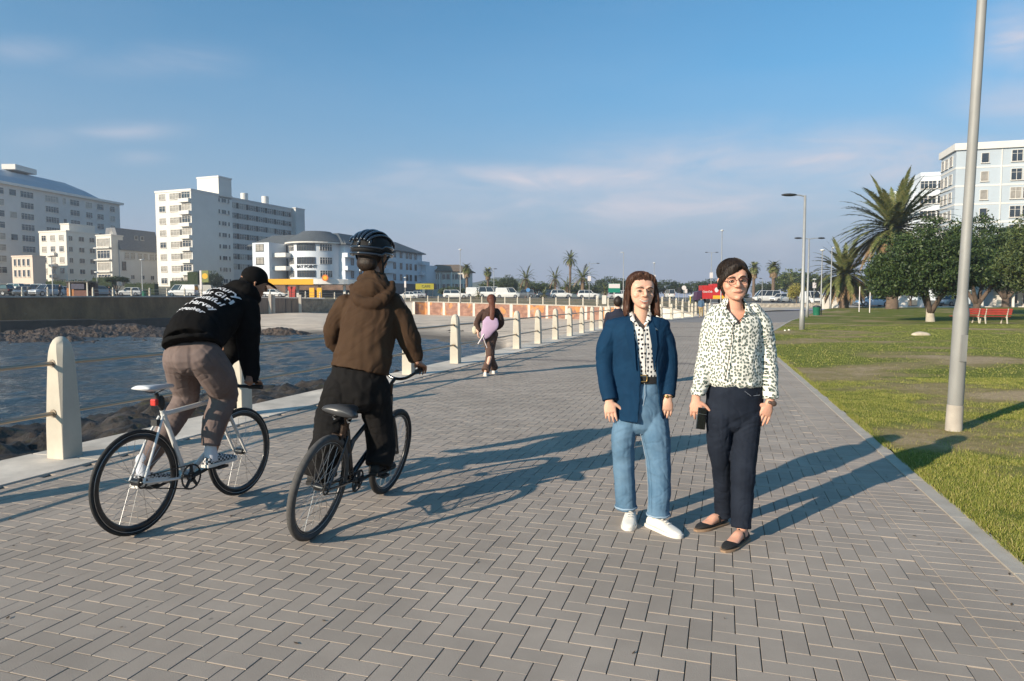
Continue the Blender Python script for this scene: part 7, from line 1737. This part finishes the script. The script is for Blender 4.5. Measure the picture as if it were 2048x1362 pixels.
# lettering pressed onto the back
bv = BVHTree.FromPolygons([(hood1.matrix_world if False else Matrix.Translation(r1.location)) @ v.co for v in hood1.data.vertices], [p.vertices for p in hood1.data.polygons])
ctr = q(412, 612, 4.72); axd = (q(470, 604, 5.01) - q(391, 672, 4.64)).normalized(); rd = rt1; nrm = rd.cross(axd).normalized(); nrm = nrm if nrm.z > 0 else -nrm
ctr = (q(391, 672, 4.64) + q(470, 604, 5.01)) / 2 + nrm * .19
lt = M('white_print', (.66, .65, .66), .8, .04)
for i, (s, sz, sx) in enumerate((('Luxury', .078, .05), ('That Girl', .070, .0), ('Beautiful', .070, .0), ('as Harvey', .062, .0), ('Together', .060, -.02))):
    me = text_mesh(s, sz, lt, ext=0., bold=.0012); bm = bmesh.new(); bm.from_mesh(me); bmesh.ops.triangulate(bm, faces=bm.faces)
    for _ in range(2): bmesh.ops.subdivide_edges(bm, edges=[e for e in bm.edges if e.calc_length() > .012], cuts=1)
    for v in bm.verts:
        p = ctr + rd * (v.co.x * 1.0 + sx * .4 - .00) + axd * (v.co.y + .150 - i * .080); hit = bv.ray_cast(p + nrm * .3, -nrm)
        if hit[0] is not None: v.co = hit[0] + hit[1] * .0035 if hit[1].dot(nrm) > 0 else hit[0] + nrm * .0035
        else: v.co = p - nrm * .1
    bm.to_mesh(me); bm.free(); o = bpy.data.objects.new('lettering', me); COL.objects.link(o); loc_(o, r1); o.parent = hood1
mb = MB(); mb.ell(q(385, 713, 4.61), (.180, .165, .13)); limb(mb, [q(404, 712, 4.58), q(432, 748, 4.68), q(447, 786, 4.80), q(440, 818, 4.77), q(428, 846, 4.73), anR + V((0, 0, .06))], [.128, .118, .100, .086, .080, .060], r1=False)
limb(mb, [q(364, 716, 4.66), q(366, 752, 4.76), q(372, 795, 4.82), q(350, 835, 4.72), q(322, 880, 4.62), anL + V((0, 0, .045))], [.125, .108, .088, .078, .068, .055], r1=False)
fuse(mb, 'trousers', mauve, r1, .0065, 2, folds(.0048, 6, 11, 7.7, .3, .5))
for a, nm in ((anR, 'sock'), (anL, 'sock')): mb = MB(); limb(mb, [a + V((0, 0, .09)), a + V((0, 0, .03)), a + V((0, 0, -.03))], [.042, .042, .044]); loc_(mb.build(nm, sock, r1, True), r1)
for p in (pR, pL): shoe(r1, p - hd1 * .13 + V((0, 0, .010)), p + hd1 * .155 + V((0, 0, .010)), chk, wht_s, .048)
mb = MB(); mb.ell(LHr(0, -.005, .045), (.083, .100, .085), rot=rotr, nu=24, nv=16); limb(mb, [LHr(0, .09, .035), LHr(0, .125, .028), LHr(0, .165, .012)], [(.075, .010), (.070, .008), (.050, .006)], side=rotr @ V((1, 0, 0))); mb.ell(LHr(0, -.05, -.01), (.07, .06, .05), rot=rotr); cap_ = fuse(mb, 'cap', blk_f, r1, .006, 1)
face(r1, LHr, rotr, 1.0, hair_dk, .3, None, .4)

# ------------------------------------------------------------------ helmeted cyclist on the black bicycle
hd2 = V((math.sin(R(14.85)), math.cos(R(14.85)), 0)); rt2 = V((hd2.y, -hd2.x, 0))
r2 = person('cyclist in a brown hoodie and black helmet standing on the pedals of the cruiser', (-1.08, 4.62, 0), 'cyclists')
pR2 = bl_(bk2, (.596, -.14, .31)); pL2 = bl_(bk2, (.264, .14, .262)); gR2 = bl_(bk2, (.715, -.245, 1.085)); gL2 = bl_(bk2, (.715, .245, 1.085))
aR2 = pR2 - hd2 * .06 + V((0, 0, .10)); aL2 = pL2 - hd2 * .06 + V((0, 0, .10))
mb = MB(); H2 = q(745, 514, 4.78)
limb(mb, [q(716, 752, 4.62), q(728, 690, 4.64), q(740, 630, 4.68), q(744, 590, 4.70), q(744, 565, 4.73), q(744, 540, 4.76)], [(.14, .10), (.14, .10), (.16, .11), (.15, .08), (.06, .06), (.054, .054)], side=rt2)
limb(mb, [q(794, 604, 4.68), q(822, 668, 4.70), gR2 - hd2 * .03 + V((0, 0, .05))], [.05, .042, .028]); limb(mb, [q(690, 606, 4.74), q(672, 668, 4.84), gL2 - hd2 * .06 + V((0, 0, .03))], [.05, .042, .028])
hand(mb, gR2 - hd2 * .06 + V((0, 0, .035)) + rt2 * .01, hd2 + V((0, 0, -.3)), V((0, 0, -1)) - rt2 * .3, True, .8, 1.0, thumb=.3); hand(mb, gL2 - hd2 * .07 + V((0, 0, .035)), hd2, (0, 0, -1), False, .75, 1.0, thumb=.35)
limb(mb, [q(742, 765, 4.62), q(765, 850, 4.86), aR2], [.09, .06, .038]); limb(mb, [q(692, 765, 4.62), q(672, 860, 4.70), aL2], [.09, .06, .038])
for a in (aR2, aL2): limb(mb, [a + V((0, 0, -.05)), a + hd2 * .09 + V((0, 0, -.06)), a + hd2 * .15 + V((0, 0, -.07))], [.03, .028, .02])
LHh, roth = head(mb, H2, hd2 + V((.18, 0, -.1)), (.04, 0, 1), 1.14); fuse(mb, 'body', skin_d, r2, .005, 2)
mb = MB(); lv2 = [(q(720, 741, 4.61), .203, .160), (q(724, 722, 4.62), .206, .160), (q(732, 685, 4.64), .198, .150), (q(739, 640, 4.67), .196, .142), (q(743, 607, 4.70), .188, .125), (q(744, 588, 4.71), .145, .10), (q(744, 568, 4.73), .085, .085), (q(744, 556, 4.74), .070, .075)]
limb(mb, [a for a, b, c in lv2], [(b, c) for a, b, c in lv2], side=rt2, seg=30, n=4, r0=False)
limb(mb, [q(786, 608, 4.69), q(802, 640, 4.69), q(818, 678, 4.70), q(829, 706, 4.72), gR2 - hd2 * .055 + V((0, 0, .045))], [.080, .084, .078, .062, .046], r1=False); limb(mb, [q(694, 610, 4.74), q(675, 645, 4.76), q(670, 682, 4.84), gL2 - hd2 * .085 + V((0, 0, .04))], [.080, .082, .074, .05], r1=False)
limb(mb, [q(706, 574, 4.68), q(712, 596, 4.60), q(734, 608, 4.56), q(758, 604, 4.56), q(778, 586, 4.61), q(783, 568, 4.68)], [(.026, .030), (.034, .034), (.040, .036), (.042, .036), (.034, .034), (.024, .028)]); mb.ell(q(744, 578, 4.64), (.135, .085, .085)); mb.ell(q(746, 566, 4.68), (.105, .085, .07))
mb.tube([q(744, 556, 4.755) + V((.080 * math.cos(a), .078 * math.sin(a), .012 * math.sin(a))) for a in np.linspace(0, 2 * math.pi, 28, endpoint=False)], [(.022, .030)] * 28, 10, closed=True)
hood2 = fuse(mb, 'hoodie', brown_f, r2, .007, 3, folds(.0075, 4, 3.5, 2.9, .9, .35))
mb = MB(); limb(mb, [q(718, 735, 4.62), q(716, 760, 4.62), q(715, 785, 4.62)], [(.190, .15), (.195, .155), (.18, .15)], side=rt2, r0=False)
limb(mb, [q(684, 775, 4.60), q(668, 830, 4.60), q(656, 890, 4.50), aL2 + V((-.00, 0, -.055))], [(.120, .12), (.122, .12), (.116, .115), (.108, .105)], r1=False); limb(mb, [q(746, 775, 4.62), q(755, 835, 4.70), q(763, 895, 4.72), aR2 + V((.0, 0, -.035))], [(.112, .12), (.100, .11), (.098, .105), (.088, .095)], r1=False)
fuse(mb, 'trousers', blk_c, r2, .0065, 2, folds(.008, 5, 7, 1.9, .6, .5))
for p in (pR2, pL2): shoe(r2, p - hd2 * .12 + V((0, 0, .012)), p + hd2 * .17 + V((0, 0, .012)), blk_l, blk_l, .05)
mb = MB(); mb.ell(LHh(0, -.02, .02), (.092, .106, .088), rot=roth); mb.ell(LHh(0, -.050, -.045), (.078, .060, .062), rot=roth); fuse(mb, 'hair', hair_dk, r2, .006, 1)
# helmet
hel = M('helmet_shell', (.020, .028, .042), .18, .15, 9, 0, coat=.8); foam = M('helmet_foam', (.012, .012, .012), .8, .1, 30, .2)
mb = MB(); n = 30; rings = []
for k, (ph, kk_) in enumerate(((-8, 1.0), (4, 1.03), (18, 1.0), (34, 1.0), (50, 1.0), (66, 1.0), (80, 1.0), (88, 1.0))):
    p = R(ph); rings.append([LHh(.108 * kk_ * math.cos(p) * math.cos(a), -.008 + .138 * kk_ * math.cos(p) * math.sin(a), .046 + .106 * math.sin(p) - (.018 if math.sin(a) < -.3 and ph < 10 else 0)) for a in np.linspace(0, 2 * math.pi, n, endpoint=False)])
mb.loft(rings); he = mb.build('helmet', foam, r2, True); loc_(he, r2)
mb = MB()
for x0, w in ((-.085, .012), (-.052, .016), (-.017, .013), (.017, .013), (.052, .016), (.085, .012)):
    P, Q = [], []
    for t in np.linspace(-1.25, 1.2, 22):
        yy_ = -.008 + .145 * math.sin(t); zz_ = .046 + .115 * math.cos(t) * math.sqrt(max(.05, 1 - (x0 / .118) ** 2)); P.append(LHh(x0 * (1 - .25 * abs(t) / 1.25), yy_, max(zz_, .018))); Q.append((w * (1 if abs(t) < 1 else .7), .008))
    mb.tube(P, Q, 8, side=roth @ V((1, 0, 0)))
for z, k in ((.018, 1.0), (.056, .99)):
    mb.tube([LHh(.112 * k * math.cos(a), -.008 + .143 * k * math.sin(a), z - (.016 if math.sin(a) < -.3 else 0)) for a in np.linspace(0, 6.283, 36, endpoint=False)], [(.008, .011)] * 36, 8, closed=True)
for a in (-2.2, -1.57, -.94): mb.tube([LHh(.112 * math.cos(a), -.008 + .143 * math.sin(a), .05), LHh(.08 * math.cos(a), -.008 + .11 * math.sin(a), .11)], .012, 8)
mb.tube([LHh(-.07, .11, .050), LHh(0, .165, .045), LHh(.07, .11, .050)], [(.02, .005), (.035, .005), (.02, .005)], 8, side=roth @ V((0, 1, 0))); o = mb.build('shell_ribs', hel, r2, True); loc_(o, r2); o.parent = he
mb = MB()
for s in (-1, 1): mb.tube([LHh(s * .098, -.05, .03), LHh(s * .088, -.01, -.05), LHh(s * .055, .05, -.105)], [(.008, .002)] * 3, 6); mb.tube([LHh(s * .098, .05, .03), LHh(s * .088, -.005, -.05)], [(.008, .002)] * 2, 6)
mb.tube([LHh(.055, .05, -.105), LHh(0, .065, -.122), LHh(-.055, .05, -.105)], [(.008, .002)] * 3, 6); o = mb.build('strap', foam, r2); loc_(o, r2); o.parent = he
mb = MB(); mb.ell(LHh(.082, .0, -.085), (.010, .010, .014)); o = mb.build('buckle', alu, r2); loc_(o, r2); o.parent = he
face(r2, LHh, roth, 1.14, hair_dk, .3, None, .4)

# ------------------------------------------------------------------ walking woman farther along the promenade
YW = 13.4
def qw(px, py, dy=0.): return at(px, py, YW + dy)
ww = person('woman in brown clothes walking away beside the railing with a lilac bag on her back', (qw(978, 740).x, YW, 0))
brn = M('dark_brown_jersey', (.055, .028, .020), .9, .15, 8, .3, 200, .002); brt = M('brown_trousers', (.095, .055, .042), .9, .15, 8, .3, 200, .002); lil = M('lilac_fabric', (.44, .31, .43), .8, .06, 8, .2, 200)
mb = MB(); limb(mb, [qw(983, 612), qw(982, 622), qw(980, 632), qw(980, 655), qw(980, 668)], [.045, .05, (.15, .07), (.13, .09), (.15, .09)], side=(1, 0, 0))
limb(mb, [qw(966, 628), qw(951, 645), qw(956, 664, -.1)], [.04, .035, .025]); limb(mb, [qw(995, 626), qw(1000, 643), qw(993, 656, .20)], [.04, .035, .025]); hand(mb, qw(956, 664, -.1), (.05, 0, -1), (1, 0, 0), False, .5); hand(mb, qw(993, 656, .20), (0, 1, 0), (-1, 0, 0), True, .5)
wl, wr_ = gr(971, 752), gr(988, 747); limb(mb, [qw(975, 668), qw(981, 705, -.02), V((wl.x, wl.y, .08))], [.07, .045, .03]); limb(mb, [qw(985, 668), qw(978, 705, .05), V((wr_.x, wr_.y, .10))], [.07, .045, .03])
head(mb, qw(984, 601), (.1, .99, -.1), (0, 0, 1), 1.0); fuse(mb, 'body', skin, ww, .010, 1)
mb = MB(); limb(mb, [qw(983, 614), qw(982, 622), qw(979, 632), qw(979, 648), qw(980, 660)], [(.06, .06), (.13, .08), (.155, .10), (.145, .11), (.145, .11)], side=(1, 0, 0), r1=False)
limb(mb, [qw(967, 624), qw(957, 637), qw(954, 650, -.03), qw(958, 660, -.08)], [.06, .066, .06, .045]); limb(mb, [qw(993, 622), qw(1000, 636), qw(1001, 648, .06), qw(993, 656, .15)], [.06, .072, .068, .05]); fuse(mb, 'jumper', brn, ww, .011, 2, folds(.008, 8, 9, 1, .5))
mb = MB(); limb(mb, [qw(980, 658), qw(980, 674)], [(.130, .11), (.138, .11)], side=(1, 0, 0)); limb(mb, [qw(974, 668), qw(980, 702, -.01), qw(977, 722, 0), V((wl.x, wl.y, .10))], [.105, .088, .070, .085], r1=False); limb(mb, [qw(986, 668), qw(980, 702, .05), qw(984, 722, .1), V((wr_.x, wr_.y, .12))], [.105, .088, .070, .085], r1=False); fuse(mb, 'trousers', brt, ww, .011, 1, folds(.006, 8, 9, 2, .5))
mb = MB(); mb.ell(qw(983, 598, -.0), (.095, .115, .10)); limb(mb, [qw(983, 600, -.10), qw(985, 618, -.13), qw(984, 636, -.16), qw(986, 645, -.16)], [(.07, .045), (.055, .028), (.050, .022), (.02, .012)], side=(1, 0, 0)); fuse(mb, 'hair', hair_aub, ww, .010, 1)
for a, b_ in ((wl, V((.03, .24, 0))), (wr_, V((.05, .23, 0)))): shoe(ww, V((a.x, a.y, 0)) - b_ * .25, V((a.x, a.y, 0)) + b_ * .8, wht_l, wht_s, .045)
bag = thing('shoulder_bag', 'lilac cloth bag slung across the back of the walking woman', 'bag', qw(974, 655, -.17)); mb = MB(); limb(mb, [qw(984, 636, -.14), qw(981, 648, -.165), qw(973, 665, -.17), qw(963, 682, -.15)], [(.12, .025), (.165, .035), (.11, .035), (.02, .015)], side=(1, 0, -.2)); fuse(mb, 'pouch', lil, bag, .010, 1)
mb = MB(); mb.tube([qw(968, 668, -.20), qw(956, 688, -.18)], .012, 6); mb.tube([qw(966, 674, -.2), qw(974, 696, -.18)], .008, 6); loc_(mb.build('tassel', swhite, bag), bag)
hb = thing('handbag', 'small cream handbag at the left hip of the walking woman', 'bag', qw(950, 660, -.05)); mb = MB(); mb.ell((0, 0, 0), (.06, .05, .085)); mb.build('pouch', M('cream_canvas', (.52, .46, .34), .9), hb, True); mb = MB(); mb.tube([(0, 0, .07), (.04, 0, .16), (.09, 0, .22)], .008, 6); mb.build('strap', blk_l, hb)

# ------------------------------------------------------------------ small background people
def small_person(P, h, top, legs, hair_, label, face_dir=(0, 1, 0), walk=.12, sk=skin, vx=.02, grp='people in the background'):
    P = V((P.x, P.y, P.z)); f = V(face_dir).normalized(); s = V((f.y, -f.x, 0)); k = h / 1.7; t = person(label, P, grp)
    def w(x, y, z): return P + s * (x * k) + f * (y * k) + V((0, 0, z * k))
    mb = MB(); limb(mb, [w(0, 0, .9), w(0, 0, 1.15), w(0, 0, 1.38), w(0, 0, 1.47), w(0, 0, 1.52)], [(.13 * k, .09 * k), (.12 * k, .09 * k), (.16 * k, .08 * k), .06 * k, .05 * k], side=s)
    for sd in (-1, 1):
        limb(mb, [w(sd * .18, 0, 1.38), w(sd * .23, -.02 * sd, 1.12), w(sd * .22, .06 * sd, .88)], [.045 * k, .038 * k, .028 * k]); hand(mb, w(sd * .22, .06 * sd, .87), (0, 0, -1), -s * sd, sd > 0, .3, k)
        limb(mb, [w(sd * .09, 0, .88), w(sd * .09, sd * walk * .6, .48), w(sd * .09, sd * walk, .09)], [.075 * k, .05 * k, .035 * k]); limb(mb, [w(sd * .09, sd * walk - .04, .04), w(sd * .09, sd * walk + .16, .03)], [.035 * k, .028 * k])
    head(mb, w(0, .01, 1.59), f, (0, 0, 1), k); fuse(mb, 'body', sk, t, vx * .8, 0)
    mb = MB(); limb(mb, [w(0, 0, .90), w(0, 0, 1.15), w(0, 0, 1.38), w(0, 0, 1.46)], [(.17 * k, .12 * k), (.165 * k, .12 * k), (.19 * k, .10 * k), (.08 * k, .07 * k)], side=s)
    for sd in (-1, 1): limb(mb, [w(sd * .18, 0, 1.38), w(sd * .235, -.02 * sd, 1.12), w(sd * .225, .05 * sd, .95)], [.062 * k, .055 * k, .045 * k])
    fuse(mb, 'shirt', top, t, vx, 1)
    mb = MB(); limb(mb, [w(0, 0, .95), w(0, 0, .86)], [(.16 * k, .115 * k), (.165 * k, .115 * k)], side=s)
    for sd in (-1, 1): limb(mb, [w(sd * .09, 0, .88), w(sd * .09, sd * walk * .6, .48), w(sd * .09, sd * walk, .10)], [.09 * k, .07 * k, .055 * k])
    fuse(mb, 'trousers', legs, t, vx, 1); mb = MB(); mb.ell(w(0, -.02, 1.63), (.085 * k, .10 * k, .10 * k)); o = mb.build('hair', hair_, t, True); loc_(o, t)
    return t
c_blue = M('blue_shirt', (.06, .11, .18), .9); c_khaki = M('khaki_trousers', (.36, .26, .12), .9); c_navy = M('navy_jacket', (.012, .014, .028), .9); c_blk = M('black_clothes', (.015, .015, .017), .9); c_red = M('red_shirt', (.35, .04, .03), .9)
P = gr(1402, 634.5); small_person(P, 1.62, c_blue, c_khaki, hair_dk, 'distant man in a blue shirt and khaki trousers near the railing between the women', (.3, .95, 0))
P = V((pxp(1236, 11.4).x, 11.4, 0)); small_person(P, 1.52, c_navy, c_blk, hair_dk, 'dark-haired person in navy half hidden behind the woman in the blazer', (.3, .95, 0), .2, vx=.014)
small_person(gp(122, 99), 1.7, c_blk, c_blk, hair_dk, 'person in black standing left of the brown kiosk', (1, -.3, 0), vx=.03)
small_person(gp(221, 118), 1.7, c_navy, c_blk, hair_dk, 'person in dark clothes under the flat-topped tree', (-1, -.2, 0), vx=.03)
# ================================================================== AIR
mb = MB(); mb.bb((-1500, -60, -6), (1500, 1150, 70))
hz_ = mb.build('haze', None or []); hm = bpy.data.materials.new('haze_air'); hm.use_nodes = True; nt = hm.node_tree; nt.nodes.remove(nt.nodes['Principled BSDF'])
pv = nt.nodes.new('ShaderNodeVolumePrincipled'); pv.inputs['Color'].default_value = (.82, .88, 1, 1); pv.inputs['Density'].default_value = .0005; pv.inputs['Anisotropy'].default_value = .2
nt.links.new(pv.outputs[0], nt.nodes['Material Output'].inputs['Volume']); hz_.data.materials.append(hm); tag(hz_, 'thin sea haze in the air over the bay', 'haze', kind='stuff')
